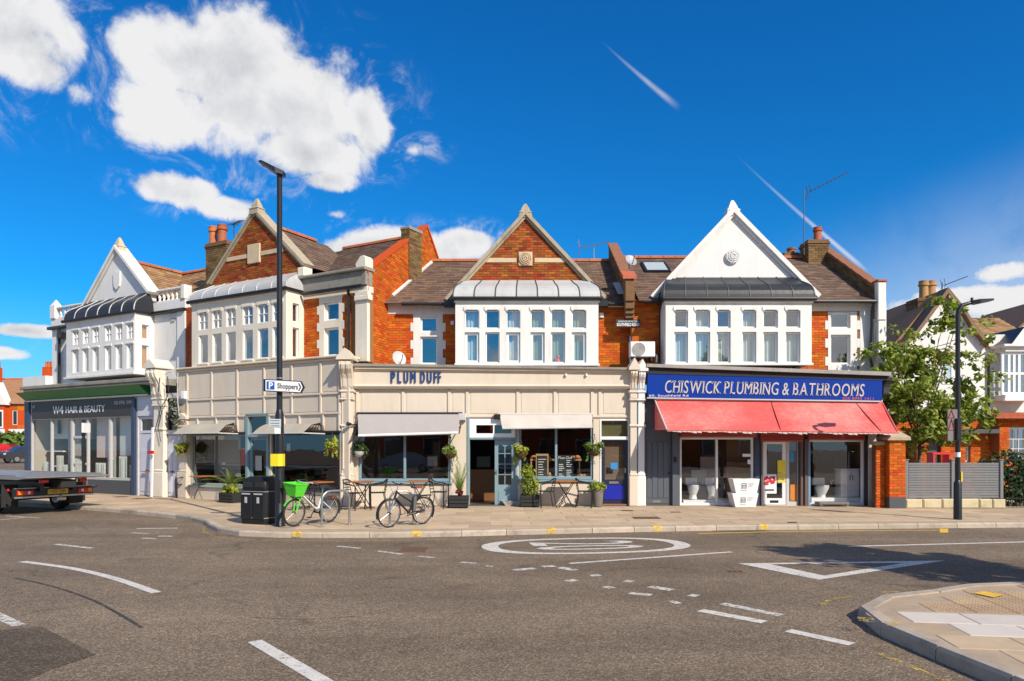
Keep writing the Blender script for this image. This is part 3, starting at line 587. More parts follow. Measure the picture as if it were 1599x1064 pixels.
def grate(px0, px1, py0, py1, z=.006, bars=9, mat=RUST):
    (a,b_), (c,d_) = G(px0,py1,z), G(px1,py0,z); a2 = G(px0,py0,z)[0]; m = MB(); w = c-a
    m.box(a,c,b_,d_,-.02,z-.004); 
    for i in range(bars): x = a+w*(i+.5)/bars; m.box(x-w*.022,x+w*.022,b_+.03,d_-.03,z-.004,z+.002)
    m.box(a,c,b_,b_+.03,z-.004,z+.003); m.box(a,c,d_-.03,d_,z-.004,z+.003); return m
link('drain_grating', grate(622,670,855,862).mesh('drain_grating'), RUST, road)
link('iron_cover', grate(1140,1158,891,894,bars=3).mesh('iron_cover'), RUST, road)
def cover(px, py, w, d, parent=pavement, z=PV+.010):
    x, y = G(px,py,z); m = MB().box(-w/2,w/2,-d/2,d/2,0,.006); [m.box(-w/2+.04+i*.1,-w/2+.09+i*.1,-d/2+.04,d/2-.04,.006,.009) for i in range(int(w/.1)-0)]
    o = link('iron_cover', m.mesh('iron_cover'), RUST, parent); o.location = (x,y,z); return o
cover(1010,809,.62,.45); cover(980,797.5,.3,.2); cover(222,779,.55,.4); cover(1238,816,.2,.12); cover(1055,800,.25,.15); cover(190,776,.4,.3)
# ------------------------------------------------------------------ building helpers
def slant(m, u0, u1, v0, v1, zl0, zl1, zr0, zr1):
    return m.add([(u0,v0,zl0),(u1,v0,zr0),(u1,v1,zr0),(u0,v1,zl0),(u0,v0,zl1),(u1,v0,zr1),(u1,v1,zr1),(u0,v1,zl1)], [(0,3,2,1),(4,5,6,7),(0,1,5,4),(1,2,6,5),(2,3,7,6),(3,0,4,7)])
def mould(m, u0, u1, prof):                             # moulding swept along u from a (v, z) profile
    return m.prism(prof, u0, u1, 'vz')
OGEE = [(0,0),(.015,.12),(.05,.26),(.13,.40),(.27,.53),(.46,.64),(.70,.78),(1,1)]
def lead_roof(th, u0, u1, vf, vb, z0, z1, n, mat, seam, inset=.28, right=True, left=True, over=.07, skew=None):
    root = th.part('lead_roof', MB().box(u0-over,u1+over,vf-over,vb,z0-.075,z0), BLACK)
    H, D = z1-z0, vb-vf+over
    def P(k, u_frac):
        vfz, zf = OGEE[k]; a = u0-over+(inset)*vfz; b = u1+over-(inset)*vfz
        return (a+(b-a)*u_frac, vf-over+D*vfz, z0+.004+H*zf)
    for i in range(n):
        m = MB()
        for k in range(len(OGEE)-1): m.quad(P(k,i/n),P(k,(i+1)/n),P(k+1,(i+1)/n),P(k+1,i/n))
        th.part('lead_panel', m, mat, root, smooth=True)
    for i in range(n+1):
        th.part('lead_roll', MB().tube([P(k,i/n) for k in range(len(OGEE))], .022, 6), seam, root)
    for sgn, on in ((0,left),(1,right)):
        if not on: continue
        m = MB()
        for k in range(len(OGEE)-1):
            p, q = P(k,sgn), P(k+1,sgn); m.quad(p,q,(q[0],vb,q[2]),(p[0],vb,p[2]))
        th.part('lead_panel', m, mat, root, smooth=True)
    th.part('gutter', MB().tube([(u0-over-.03,vf-over-.02,z0-.055),(u1+over+.03,vf-over-.02,z0-.055)], .062, 8), BLACK, root)
    return root
def finial(th, u, v, z, h, mat, parent, w=.16):
    m = MB()
    for a, b, c, d in ((-.25,.18,1.3,1.15),(.18,.32,1.3,.95),(.32,.5,.9,.78),(.5,.9,.78,.34),(.9,1.0,.34,.18)):
        w0, w1 = w*c, w*d; m.loft([[(u-w0,v-w0*.8,z+h*a),(u+w0,v-w0*.8,z+h*a),(u+w0,v+w0*.8,z+h*a),(u-w0,v+w0*.8,z+h*a)],[(u-w1,v-w1*.8,z+h*b),(u+w1,v-w1*.8,z+h*b),(u+w1,v+w1*.8,z+h*b),(u-w1,v+w1*.8,z+h*b)]])
    return th.part('finial', m, mat, parent)
def gable(th, u0, u1, ua, zl, zr, za, v, mat, cmat, brick=True, cw=.13, proud=.16, seed=3, holes=(), thick=.32, fin=.42, finmat=None):
    poly = [(u0,zl),(u1,zr),(ua,za)]
    g = th.part('gable', MB().prism(poly, v, v+thick), MORT_D if brick else mat)
    if brick: bricks(th, poly, v-.001, mat, g, holes, seed)
    for (a,b),(c,d) in (((u0,zl),(ua,za)),((u1,zr),(ua,za))):
        L = math.hypot(c-a,d-b); ex, ez = (c-a)/L, (d-b)/L; nx, nz = (-ez,ex) if c > a else (ez,-ex)
        if nz < 0: nx, nz = -nx, -nz
        q = [(a-ex*.12,b-ez*.12),(c,d),(c,d+cw/max(.3,abs(nz))),(a-ex*.12+nx*cw,b-ez*.12+nz*cw)]
        th.part('coping', MB().prism(q, v-proud, v+thick+.05), cmat, g)
        q2 = [(a-ex*.06-nx*.07,b-ez*.06-nz*.07),(c,d-.07/max(.3,abs(nz))),(c,d),(a-ex*.06,b-ez*.06)]
        th.part('coping_moulding', MB().prism(q2, v-proud*.5, v+thick), cmat, g)
    finial(th, ua, v+thick*.2, za+.02, fin, finmat or cmat, g)
    return g
def tile_roof(th, poly, O, sdir, tdir, ndir, mat=SLATE, name='roof', seed=5, bw=.26, bh=.17, under=SLATE):
    O, sdir, tdir, ndir = map(Vector, (O, sdir, tdir, ndir))
    base = th.part(name, MB().quad(*[O+sdir*s+tdir*t-ndir*.012 for s, t in poly]), under)
    th.part('roof_tiles', field(poly, O, sdir, tdir, ndir, bw, bh, .006, .006, tilt=.014, jit=.003, seed=seed), mat, base, kind='stuff')
    return base
def ridge_tiles(th, p, q, parent, n=None, r=.10, mat=TERRA):
    p, q = Vector(p), Vector(q); L = (q-p).length; n = n or max(2, int(L/.42)); d = (q-p)/n
    for i in range(n):
        a, b = p+d*i, p+d*(i+.965); s_ = d.normalized().cross(Vector((0,0,1))).normalized(); m = MB()
        R = [[e+s_*r*cos(t)+Vector((0,0,1))*r*.9*sin(t) for t in (-.25, .5, 1.1, pi/2, pi-1.1, pi-.5, pi+.25)] for e in (a, b)]
        m.loft(R); th.part('ridge_tile', m, mat, parent)
def chimney(th, u0, u1, v0, v1, z0, z1, pots, mat=BRICK_Y, seed=9, potm=TERRA, poth=.42, name='chimney', capc=True):
    st = th.part(name, MB().box(u0,u1,v0,v1,z0,z1), MORT_D)
    m = MB()
    for O, s_, n_, L in (((u0,v0,z0),(1,0,0),(0,-1,0),u1-u0),((u1,v0,z0),(0,1,0),(1,0,0),v1-v0),((u0,v1,z0),(0,-1,0),(-1,0,0),v1-v0)):
        f = field([(0,0),(L,0),(L,z1-z0),(0,z1-z0)], O, s_, (0,0,1), n_, .225, .075, .010, .009, seed=seed); m.add(f.v, f.f)
    th.part('brickwork', m, mat, st, kind='stuff')
    if capc:
        for k, e in enumerate((.02,.05,.02)): th.part('oversailing_course', MB().bbox(u0-e,u1+e,v0-e,v1+e,z1+.075*k-.004*(k>0),z1+.075*(k+1)-.006,.006), mat, st)
    for pu, pv, r in pots:
        zb = z1+(.22 if capc else .0)
        th.part('chimney_pot', MB().lathe([(r*.95,0),(r*.9,poth*.1),(r*.86,poth*.7),(r*1.08,poth*.74),(r*1.08,poth*.84),(r*.92,poth*.86),(r,poth),(r*.8,poth),(r*.78,poth*.8),(.001,poth*.8)], (pu,pv,zb), 14), potm, st, smooth=True)
    return st
def quoined_window(th, a, b, c, d, v, zt, mat, lowb, depth=.12, q=.09, back=None, bars_top=(0,0)):
    # white surround with toothed edges, fixed light over casement; a..b outer surround, c..d its height, zt = (top light bottom/top, lower bottom/top), lowb = glass u range
    h = d-c; n = 8; m = MB(); ga, gb = lowb
    m.wall(a, b, c, d, v-.03, v+depth, [(ga,gb,zt[0],zt[1]),(ga,gb,zt[2],zt[3])])
    sur = th.part('window_surround', m, mat)
    for k in range(n):
        if k % 2 == 0:
            z0, z1 = c+h*k/n, c+h*(k+1)/n
            for x0, x1 in ((a-q,a),(b,b+q)): th.part('quoin', MB().bbox(x0,x1,v-.03,v+.02,z0,z1,.008), mat, sur)
    th.part('window_sill', MB().bbox(a-.03,b+.03,v-.10,v-.031,c-.05,c+.03,.01), mat, sur)
    window(th, ga+.002, gb-.002, zt[2]+.002, zt[3]-.002, v+.05, PVC, back=None, parent=None, bars=bars_top)
    window(th, ga+.002, gb-.002, zt[0]+.002, zt[1]-.002, v+.05, PVC, back=back)
    return sur
def console(m, u0, u1, v0, z0, z1, proj):               # scrolled bracket, profile in (v, z)
    h = z1-z0; pr = [(v0,z0),(v0-proj*.30,z0),(v0-proj*.42,z0+h*.10),(v0-proj*.45,z0+h*.22),(v0-proj*.50,z0+h*.38),(v0-proj*.66,z0+h*.55),(v0-proj*.90,z0+h*.70),(v0-proj,z0+h*.84),(v0-proj*.94,z0+h*.96),(v0-proj*.8,z1),(v0,z1)]
    return m.prism(pr, u0, u1, 'vz')
def pilaster(th, u0, u1, v0, ztop, zcap, zcon, mat, proud=.14, proj=.42, cap_h=.30, name='pilaster', flute=3, base=.85):
    w = u1-u0; m = MB().bbox(u0,u1,v0-proud,v0+.02,base*.98,zcap,.012).bbox(u0-.035,u1+.035,v0-proud-.04,v0+.02,0,base,.02)
    p = th.part(name, m, mat)
    th.part('plinth_moulding', MB().bbox(u0-.02,u1+.02,v0-proud-.025,v0+.02,base,base+.09,.03), mat, p)
    for i in range(flute):
        x = u0+w*(i+.5)/flute; th.part('flute', MB().tube([(x,v0-proud-.004,base+.22),(x,v0-proud-.004,base+1.25)], w/flute*.28, 8), mat, p)
    mm = MB().bbox(u0-.03,u1+.03,v0-proud-.04,v0+.02,base+1.42,base+1.49,.02)
    th.part('band', mm, mat, p)
    th.part('capital', MB().bbox(u0-.05,u1+.05,v0-proud-.08,v0+.02,zcap,zcap+.07,.02).bbox(u0-.015,u1+.015,v0-proud-.05,v0+.02,zcap-.16,zcap,.02).bbox(u0-.03,u1+.03,v0-proud-.07,v0+.02,zcap-.22,zcap-.16,.02), mat, p)
    th.part('console', console(MB(), u0, u1, v0-.03, zcap+.07, zcon, proj), mat, p, smooth=False)
    for i in (0,1):
        x = u0+w*(.28+.44*i); th.part('scroll', console(MB(), x-w*.09, x+w*.09, v0-.05, zcap+.10, zcon-.02, proj*1.02), mat, p)
    # little gabled cap
    g = [(u0-.07,zcon),(u1+.07,zcon),(u1+.07,zcon+.06),((u0+u1)/2,ztop),(u0-.07,zcon+.06)]
    th.part('pediment', MB().prism(g, v0-proj-.06, v0+.25), mat, p)
    return p
# ------------------------------------------------------------------ the brick-gabled cafe building, middle of the terrace
u = CD.u
def zc(py, v=0.0): return CD.z(800, py, v)
C = T('shop_building', 'cafe building with dark red brick gable, white bay and cream shopfront', 'building', CD, u(770), 0, 0, 'shop buildings of the terrace')
VB, VW = .70, 1.55
b0, b1 = u(711.6,VB), u(935,VB); bz0, bz1 = zc(571,VB), zc(467.5,VB)
cols = [(727,748),(759.5,779.5),(792,812),(830,850),(862,882),(894.5,915)]
holes = []
for a, b in cols: holes += [(u(a,VB)-.02,u(b,VB)+.02,zc(513,VB),zc(484,VB)),(u(a,VB)-.02,u(b,VB)+.02,zc(567,VB),zc(519,VB))]
bay = C.part('bay', MB().wall(b0,b1,bz0,bz1,VB,VB+.16,holes), WHITE)
C.part('bay_side', MB().box(b0,b0+.16,VB+.16,VW,bz0,bz1), WHITE, bay); C.part('bay_side', MB().box(b1-.16,b1,VB+.16,VW,bz0,bz1), WHITE, bay)
C.part('bay_cornice', MB().bbox(b0-.04,b1+.04,VB-.05,VB,bz1-.10,bz1+.0,.02), WHITE, bay)
C.part('bay_sill', MB().bbox(b0-.03,b1+.03,VB-.06,VB,bz0-.02,bz0+.05,.015), WHITE, bay)
backs = [CURT,None,CURT,CURT_G,CURT_G,CURT_G]
for i, (a, b, c, d) in enumerate(holes):
    col = i//2; w = window(C, a+.004, b-.004, c+.004, d-.004, VB+.07, PVC, back=(backs[col] if not (col == 1) else None), fw=(.075 if col in (0,2,3,5) else .035) if i%2 else .03)
    if i % 2 == 0: C.part('arch', MB().prism([(a-.03,d+.10),(a-.03,d),(a,d),(a,d-.05),(a+.06,d),(b-.06,d),(b,d-.05),(b,d),(b+.03,d),(b+.03,d+.03),(b-.04,d+.10),(a+.04,d+.10)], VB-.03, VB+.05), WHITE, bay)
    else: C.part('window_sill', MB().bbox(a-.03,b+.03,VB-.045,VB+.06,c-.045,c-.002,.01), WHITE, bay)
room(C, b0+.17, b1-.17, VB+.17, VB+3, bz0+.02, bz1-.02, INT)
lead_roof(C, b0, b1, VB, VW-.02, bz1+.06, zc(437.5,VW), 7, LEAD, SEAM)
# upper wall left of the bay (brick, white surround), and right of it
zb, ze = zc(600,VW), zc(473,VW)
wl, wr = u(590,VW), u(984,VW)
sa, sb = u(646,VW), u(692,VW)
ga, gb = u(657,VW), u(684,VW)
hs = [(sa,sb,zb-.1,zc(491,VW))]
Lw = C.part('upper_wall', MB().wall(wl,b0+.05,zb,zc(491,VW),VW,VW+.25,hs), MORT)
bricks(C, [(wl,zb),(b0+.02,zb),(b0+.02,zc(491,VW)),(wl,zc(491,VW))], VW-.001, BRICK_O, Lw, hs, 11)
C.part('wall_band', MB().bbox(wl,b0+.03,VW-.03,VW+.25,zc(491,VW)+.002,ze,.01), WHITE, Lw)
quoined_window(C, sa, sb, zb, zc(491,VW), VW, (zc(569,VW),zc(526,VW),zc(519,VW),zc(495,VW)), WHITE, (ga,gb), back=None)
room(C, sa-.2, sb+.2, VW+.13, VW+2.5, zb, zc(490,VW), INT)
Rw = C.part('upper_wall', MB().box(b1-.05,wr,VW,VW+.25,zb,zc(480,VW)), MORT)
bricks(C, [(b1+.001,zb),(wr,zb),(wr,zc(480,VW)),(b1+.001,zc(480,VW))], VW-.001, BRICK_O, Rw, (), 12)
C.part('wall_band', MB().bbox(b1+.001,wr,VW-.03,VW+.25,zc(480,VW)+.002,zc(473,VW),.01), WHITE, Rw)
C.part('alarm_box', MB().bbox(u(936,VW),u(943,VW),VW-.08,VW-.01,zc(497,VW),zc(489,VW),.015), PVC, Rw); C.part('alarm_box', MB().bbox(u(704.5,VW),u(709.5,VW),VW-.08,VW-.01,zc(508,VW),zc(502,VW),.015), PVC, Lw)
# gable
VG = VW-.06
g = gable(C, u(703,VG), u(941,VG), u(821,VG), zc(466,VG), zc(465,VG), zc(337,VG), VG, BRICK_R, STONE, True, .10, .14, 21, fin=.36, finmat=STONE)
bz, bh = zc(407,VG), .14
C.part('string_course', MB().bbox(u(758,VG),u(807,VG),VG-.035,VG-.001,bz-bh/2,bz+bh/2,.008), STONE_L, g); C.part('string_course', MB().bbox(u(835,VG),u(883,VG),VG-.035,VG-.001,bz-bh/2,bz+bh/2,.008), STONE_L, g)
def roundel(th, uc, zc_, v, w, mat, parent, square=True):
    m = MB()
    if square: m.bbox(uc-w/2,uc+w/2,v-.06,v,zc_-w/2,zc_+w/2,.012)
    pl = th.part('date_stone', m, mat, parent) if square else parent
    for r, e in ((.42,.10),(.30,.12),(.17,.13)):
        t = MB().tube([(uc+w*r*cos(2*pi*k/22), v-e+.02, zc_+w*r*sin(2*pi*k/22)) for k in range(22)], w*.045, 6, True); th.part('carved_ring', t, mat, pl)
    m = MB()
    for k in range(6): a = 2*pi*k/6; m.tube([(uc,v-.09,zc_),(uc+w*.12*cos(a),v-.12,zc_+w*.12*sin(a)),(uc+w*.25*cos(a+.6),v-.08,zc_+w*.25*sin(a+.6))], w*.035, 5)
    th.part('carved_flower', m, mat, pl)
roundel(C, u(821,VG), zc(405,VG), VG, .43, STONE_L, g)
m = MB().prism([(u(703,VG)+.1,zc(466,VG)),(u(941,VG)-.1,zc(466,VG)),(u(821,VG),zc(340,VG))], VG+.33, VG+4.0); C.part('gable_roof', m, SLATE)
# main roof
v0r, z0r, v1r = VW-.28, zc(474,VW-.28), 4.75; z1r = zc(409,v1r); dv, dz = v1r-v0r, z1r-z0r; L = math.hypot(dv,dz); td = (0,dv/L,dz/L); nd = (0,-dz/L,dv/L)
ul, ur = u(585,VW), u(984,VW-.2)
tl = lambda t: ul + t*.0
rf = tile_roof(C, [(ul,0),(ur-.02,0),(ur-.02,L),(ul,L)], (0,v0r,z0r), (1,0,0), td, nd, SLATE, seed=31)
ridge_tiles(C, (ul,v1r,z1r+.02), (ur,v1r,z1r+.02), rf)
C.part('roof', MB().quad((ul,v1r,z1r-.03),(ur,v1r,z1r-.03),(ur,v1r+3,z0r),(ul,v1r+3,z0r)), SLATE)
for a, b in ((u(628,v0r),u(708,v0r)),(u(938,v0r),ur)): C.part('gutter', MB().tube([(a,v0r-.05,z0r-.03),(b,v0r-.05,z0r-.03)], .055, 8), BLACK, rf)
for a in (703,941): C.part('downpipe_hopper', MB().bbox(u(a,v0r)-.16,u(a,v0r)+.16,v0r-.22,v0r-.02,z0r-.14,z0r+.07,.02), BLACK, rf)
for k in range(1):   # flashing where the roof meets the neighbour's brick side wall
    pc = WING.w(WING.u(575,.76),.76); pts = []
    for w_ in (1.45,2.0,2.6,3.2,3.8,4.4):
        X, Y = pc.x+(-WING.s-.204*WING.c)*w_+.03, pc.y+(WING.c-.204*WING.s)*w_; t = (Y-20.5-v0r)/dv; pts.append((X, Y-20.5, z0r+dz*t+.03))
    C.part('flashing', MB().tube(pts, .06, 6), M('white_flashing', (.62,.6,.57), .7, .2, 6, dirt=.3), rf)
# ---- cream shopfront
zt = zc(608)
sh = [(u(560),u(704),zc(757),zc(655)),(u(729.5),u(808.5),-.01,zc(652)),(u(810.5),u(927),zc(753),zc(655)),(u(937),u(983),-.01,zc(655))]
front = C.part('shopfront_wall', MB().wall(u(545),u(992),0,zt,0,.22,sh), CREAM)
cz0, cz1 = zc(600,-.12), zc(579,-.12)
C.part('fascia_board', MB().bbox(u(553,-.12),u(988,-.12),-.12,.25,zc(605,-.12)+.002,cz1+.06,.01), CREAM, front)
C.part('fascia_moulding', mould(MB(), u(553,-.2), u(988,-.2), [(.0,zc(607,-.2)),(-.12,zc(607,-.2)),(-.17,zc(605,-.2)),(-.20,zc(603,-.2)),(-.15,zc(601,-.2)),(-.12,zc(600,-.2)),(0,zc(600,-.2))]), CREAM, front)
zk = zc(569,-.4); zk2 = zc(577,-.4)
slr = (zc(576,-.4)-zc(568.5,-.4))
C.part('cornice', slant(MB(), u(552,-.4), u(986,-.4), -.27, .7, zc(571.5,-.27), zc(567.5,-.27), zc(577.5,-.27), zc(574,-.27)), CONC, front)
C.part('cornice_moulding', slant(slant(MB(), u(553,-.3), u(986,-.3), -.21, .2, zc(576,-.21), zc(571.6,-.27), zc(581,-.21), zc(577.6,-.27)), u(553,-.2), u(986,-.2), -.16, .2, zc(579,-.16), zc(576.1,-.21), zc(583.5,-.16), zc(581.1,-.21)), CREAM_D, front)
for px in (559,630,702,730,809,867,925,937): C.part('stile', MB().bbox(u(px)-.045,u(px)+.045,-.04,-.001,zc(650),zc(610),.008), CREAM, front)
for a, b in ((562,627),(633,699),(705,727),(733,806),(812,864),(870,922),(940,981)): C.part('panel', MB().bbox(u(a)+.05,u(b)-.05,-.012,-.001,zc(646),zc(612),.006), CREAM, front)
C.part('rail', MB().bbox(u(556),u(990),-.042,-.002,zc(652.5),zc(649),.008), CREAM, front)
C.part('fascia_bracket', MB().bbox(u(883,-.2),u(884,-.2)+.03,-.2,-.12,zc(588,-.12),zc(584,-.12)), PVC, front); C.part('fascia_bracket', MB().bbox(u(915,-.2),u(916,-.2)+.03,-.2,-.12,zc(588,-.12),zc(584,-.12)), PVC, front)
def shop_window(th, a, b, c, d, v, fmat, muls=(), fw=.07, gm=GL_SHOP, sill=True, parent=None, rails=()):
    m = MB().bbox(a,b,v,v+.10,c,c+fw*1.3,.01).bbox(a,b,v,v+.10,d-fw,d,.01).bbox(a,a+fw,v,v+.10,c+fw*1.3,d-fw,.01).bbox(b-fw,b,v,v+.10,c+fw*1.3,d-fw,.01)
    for x in muls: m.bbox(x-fw*.5,x+fw*.5,v-.01,v+.09,c+fw*1.3,d-fw,.01)
    for z in rails: m.bbox(a+fw,b-fw,v+.01,v+.08,z-fw*.4,z+fw*.4,.008)
    w = th.part('shop_window', m, fmat, parent); xs = [a+fw]+sum([[x-fw*.5,x+fw*.5] for x in muls], [])+[b-fw]
    for p, q in zip(xs[::2], xs[1::2]): th.part('pane', MB().quad((p-.01,v+.055,c+fw),(q+.01,v+.055,c+fw),(q+.01,v+.055,d-fw*.8),(p-.01,v+.055,d-fw*.8)), gm, w)
    if sill: th.part('window_sill', MB().bbox(a-.04,b+.04,v-.12,v+.02,c-.07,c-.002,.012), fmat, w)
    return w
shop_window(C, sh[0][0]+.002, sh[0][1]-.002, sh[0][2]+.08, sh[0][3]-.002, .05, TEAL, [u(632)])
shop_window(C, sh[2][0]+.002, sh[2][1]-.002, sh[2][2]+.07, sh[2][3]-.002, .05, TEAL, [u(869)])
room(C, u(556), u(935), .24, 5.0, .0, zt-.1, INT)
# cafe doorway: fanlight, one leaf standing open, the other shut with small panes
dr_ = C.part('door_frame', MB().bbox(u(729.6)+.002,u(734),-.03,.2,0,zc(652)-.002,.01).bbox(u(805),u(808.4)-.002,-.03,.2,0,zc(652)-.002,.01).bbox(u(734),u(805),-.03,.2,zc(687),zc(683.5),.01), TEAL)
fl = C.part('fanlight', MB().wall(u(734),u(805),zc(683.4),zc(654),-.01,.12,[(u(744),u(770.5),zc(677),zc(664)),(u(772.5),u(799),zc(677),zc(664))]), PVC)
for a, b in ((744,770.5),(772.5,799)): C.part('pane', MB().quad((u(a),.06,zc(677)),(u(b),.06,zc(677)),(u(b),.06,zc(664)),(u(a),.06,zc(664))), GL_SHOP, fl)
def panel_door(th, a, b, c, d, v, mat, grid, glz, panels=(), gm=GL_SHOP, name='door', knob=None, swing=0, dep=.055, letterbox=None, lbmat=None, arch=False):
    # door leaf with panes in a grid between heights glz, raised panels below, knob and letterbox
    gz0, gz1 = glz; st = .09; m = MB(); hs_ = []; nx, nz = grid
    for i in range(nx):
        for j in range(nz):
            x0 = a+st+(b-a-2*st)*i/nx+.012; x1 = a+st+(b-a-2*st)*(i+1)/nx-.012; q0 = gz0+(gz1-gz0)*j/nz+.012; q1 = gz0+(gz1-gz0)*(j+1)/nz-.012; hs_.append((x0,x1,q0,q1))
    m.wall(a,b,c,d,v,v+dep,hs_); o = th.part(name, m, mat)
    for h in hs_: th.part('pane', MB().quad((h[0],v+dep*.5,h[2]),(h[1],v+dep*.5,h[2]),(h[1],v+dep*.5,h[3]),(h[0],v+dep*.5,h[3])), gm, o)
    for p in panels: th.part('door_panel', MB().bbox(p[0],p[1],v-.016,v-.001,p[2],p[3],.012), mat, o)
    if knob: th.part('handle', MB().lathe([(.01,0),(.028,.01),(.03,.03),(.012,.05)], (knob[0],v-.05,knob[1]), 10).box(knob[0]-.02,knob[0]+.02,v-.012,v-.001,knob[1]-.07,knob[1]+.07), STEEL, o)
    if letterbox: a_, b_, z_ = letterbox; th.part('letterbox', MB().bbox(a_,b_,v-.02,v-.001,z_-.035,z_+.035,.008), lbmat or STEEL, o)
    return o
d0, d1 = u(773), u(804.8)
dl = panel_door(C, d0, d1, .03, zc(687.2), .05, TEAL, (2,4), (zc(758),zc(692)), [(d0+.1,d1-.1,.12,zc(766))], knob=(d0+.05,zc(738)))
C.part('arch_head', MB().prism([(d0+.09,zc(691)),(d1-.09,zc(691)),(d1-.09,zc(697.5)),(d1-.16,zc(694.5)),((d0+d1)/2+.03,zc(697.5)),((d0+d1)/2-.03,zc(697.5)),(d0+.16,zc(694.5)),(d0+.09,zc(697.5))], .045, .06), TEAL, dl)
C.part('threshold', MB().bbox(u(734),u(805),-.08,.3,.0,.03,.01), DKGREY, dr_)
# flat door, blue below
bd0, bd1 = u(939.5), u(981.5)
df = C.part('door_frame', MB().bbox(u(937)+.002,bd0,-.02,.2,0,zc(655)-.002,.01).bbox(bd1,u(983)-.002,-.02,.2,0,zc(655)-.002,.01).bbox(bd0,bd1,-.02,.2,zc(687),zc(682),.01).bbox(bd0,bd1,-.02,.2,zc(657.4),zc(655)-.002,.01), PVC)
C.part('pane', MB().quad((bd0,.08,zc(682)),(bd1,.08,zc(682)),(bd1,.08,zc(657.4)),(bd0,.08,zc(657.4))), GL_SHOP, df); C.part('fanlight_blind', MB().box(bd0,bd1,.12,.13,zc(682),zc(657.4)), M('olive_blind',(.09,.085,.03),.8), df)
bdoor = panel_door(C, bd0+.005, bd1-.005, .06, zc(687.2), .06, BLUEDK, (1,1), (zc(750),zc(690)), [], knob=(bd1-.08,zc(735)), letterbox=(u(952),u(967),zc(754)))
C.part('door_panel', MB().bbox(bd0+.09,bd1-.10,.04,.059,zc(781),zc(758),.015), BLUE, bdoor); C.part('door_backing', MB().box(bd0,bd1,.20,.21,.05,zc(688)), INT_B, bdoor); C.part('sticker', MB().box(u(954.5),u(965),.05,.055,zc(733),zc(723)), M('sticker_blue',(.02,.22,.55),.5), bdoor)
C.part('door_step', MB().bbox(bd0-.05,bd1+.05,-.10,.2,0,.055,.015), M('step_red',(.22,.10,.07),.8), df)
pilaster(C, u(535,-.1), u(553,-.1), -.06, zc(545,-.3), zc(613,-.2), zc(563,-.3), CREAM, .14, .44)
pilaster(C, u(984,-.1), u(994,-.1), -.04, zc(559,-.3), zc(614,-.2), zc(578,-.3), CREAM, .12, .30, flute=0)
# interior glimpses: counter and a pale notice on the back wall
C.part('counter', MB().bbox(u(725,1.6),u(775,1.6),1.6,2.2,.01,1.0,.02), M('counter_wood',(.24,.10,.035),.5,.25,9)); C.part('menu_board', MB().bbox(u(745,3.6),u(766,3.6),3.6,3.63,zc(730,3.6),zc(713,3.6)), INT_L)
for a, b in ((600,612),(676,688),(640,650)): C.part('wall_panel', MB().bbox(u(a,3.2),u(b,3.2),3.2,3.24,zc(735,3.2),zc(690,3.2)), INT_B)
C.part('bench_seat', MB().bbox(u(566,.9),u(700,.9),.7,1.1,.4,.9), WOOD_D)
sign = T('fascia_lettering', 'dark blue PLUM DUFF letters on the cream shop fascia', 'sign', CD, u(611,-.12), -.12, zc(598,-.12))
LB = M('letter_blue',(.012,.045,.17),.5)
for w_, pxs in (('PLUM',((611,618),(621.5,627.5),(631,638.5),(641.5,650))),('DUFF',((657,664.5),(667.5,675),(678,683),(684.5,689.5)))):
    for ch, (pa, pb) in zip(w_, pxs):
        for e in (0, 1, 2): text_on(sign, ch, u(pa,-.14)+e*.010, -.135-e*.0015, zc(598,-.14), .47, LB, width=u(pb,-.14)-u(pa,-.14)-.02, depth=.03)
# ------------------------------------------------------------------ the white-gabled bathroom shop building
D = T('shop_building', 'white-gabled building with black bay roof above the bathroom shop', 'building', CD, u(1190), 0, 0, 'shop buildings of the terrace')
VB, VW = .32, 1.15
b0, b1 = u(1040,VB), u(1268,VB); bz0, bz1 = zc(570,VB), zc(468,VB)
cols = [(1054,1074.5),(1086,1109),(1120.5,1141),(1160,1181),(1193,1215),(1228,1250)]
holes = []
for a, b in cols: holes += [(u(a,VB)-.01,u(b,VB)+.01,zc(512,VB),zc(484,VB)),(u(a,VB)-.01,u(b,VB)+.01,zc(567,VB),zc(518.5,VB))]
bay = D.part('bay', MB().wall(b0,b1,bz0,bz1,VB,VB+.16,holes), WHITE)
D.part('bay_side', MB().box(b0,b0+.16,VB+.16,VW,bz0,bz1), WHITE, bay); D.part('bay_side', MB().box(b1-.16,b1,VB+.16,VW,bz0,bz1), WHITE, bay)
D.part('bay_cornice', MB().bbox(b0-.04,b1+.04,VB-.05,VB,bz1-.10,bz1,.02), WHITE, bay); D.part('bay_sill', MB().bbox(b0-.03,b1+.03,VB-.06,VB,bz0-.02,bz0+.05,.015), WHITE, bay)
for i, (a, b, c, d) in enumerate(holes):
    window(D, a+.004, b-.004, c+.004, d-.004, VB+.07, PVC, back=CURT if i % 2 else (CURT if i//2 in (1,3) else None), fw=.04)
    if i % 2 == 0: D.part('arch', MB().prism([(a-.03,d+.09),(a-.03,d),(a,d),(a,d-.045),(a+.06,d),(b-.06,d),(b,d-.045),(b,d),(b+.03,d),(b+.03,d+.09)], VB-.025, VB+.05), WHITE, bay)
    else: D.part('window_sill', MB().bbox(a-.03,b+.03,VB-.045,VB+.06,c-.045,c-.002,.01), WHITE, bay)
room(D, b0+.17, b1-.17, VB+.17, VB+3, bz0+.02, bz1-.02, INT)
lead_roof(D, b0, b1, VB, VW-.02, bz1+.06, zc(433,VW), 7, LEAD_D, SEAM)
zb = zc(600,VW); wl, wr = u(978,VW), u(1384,VW)
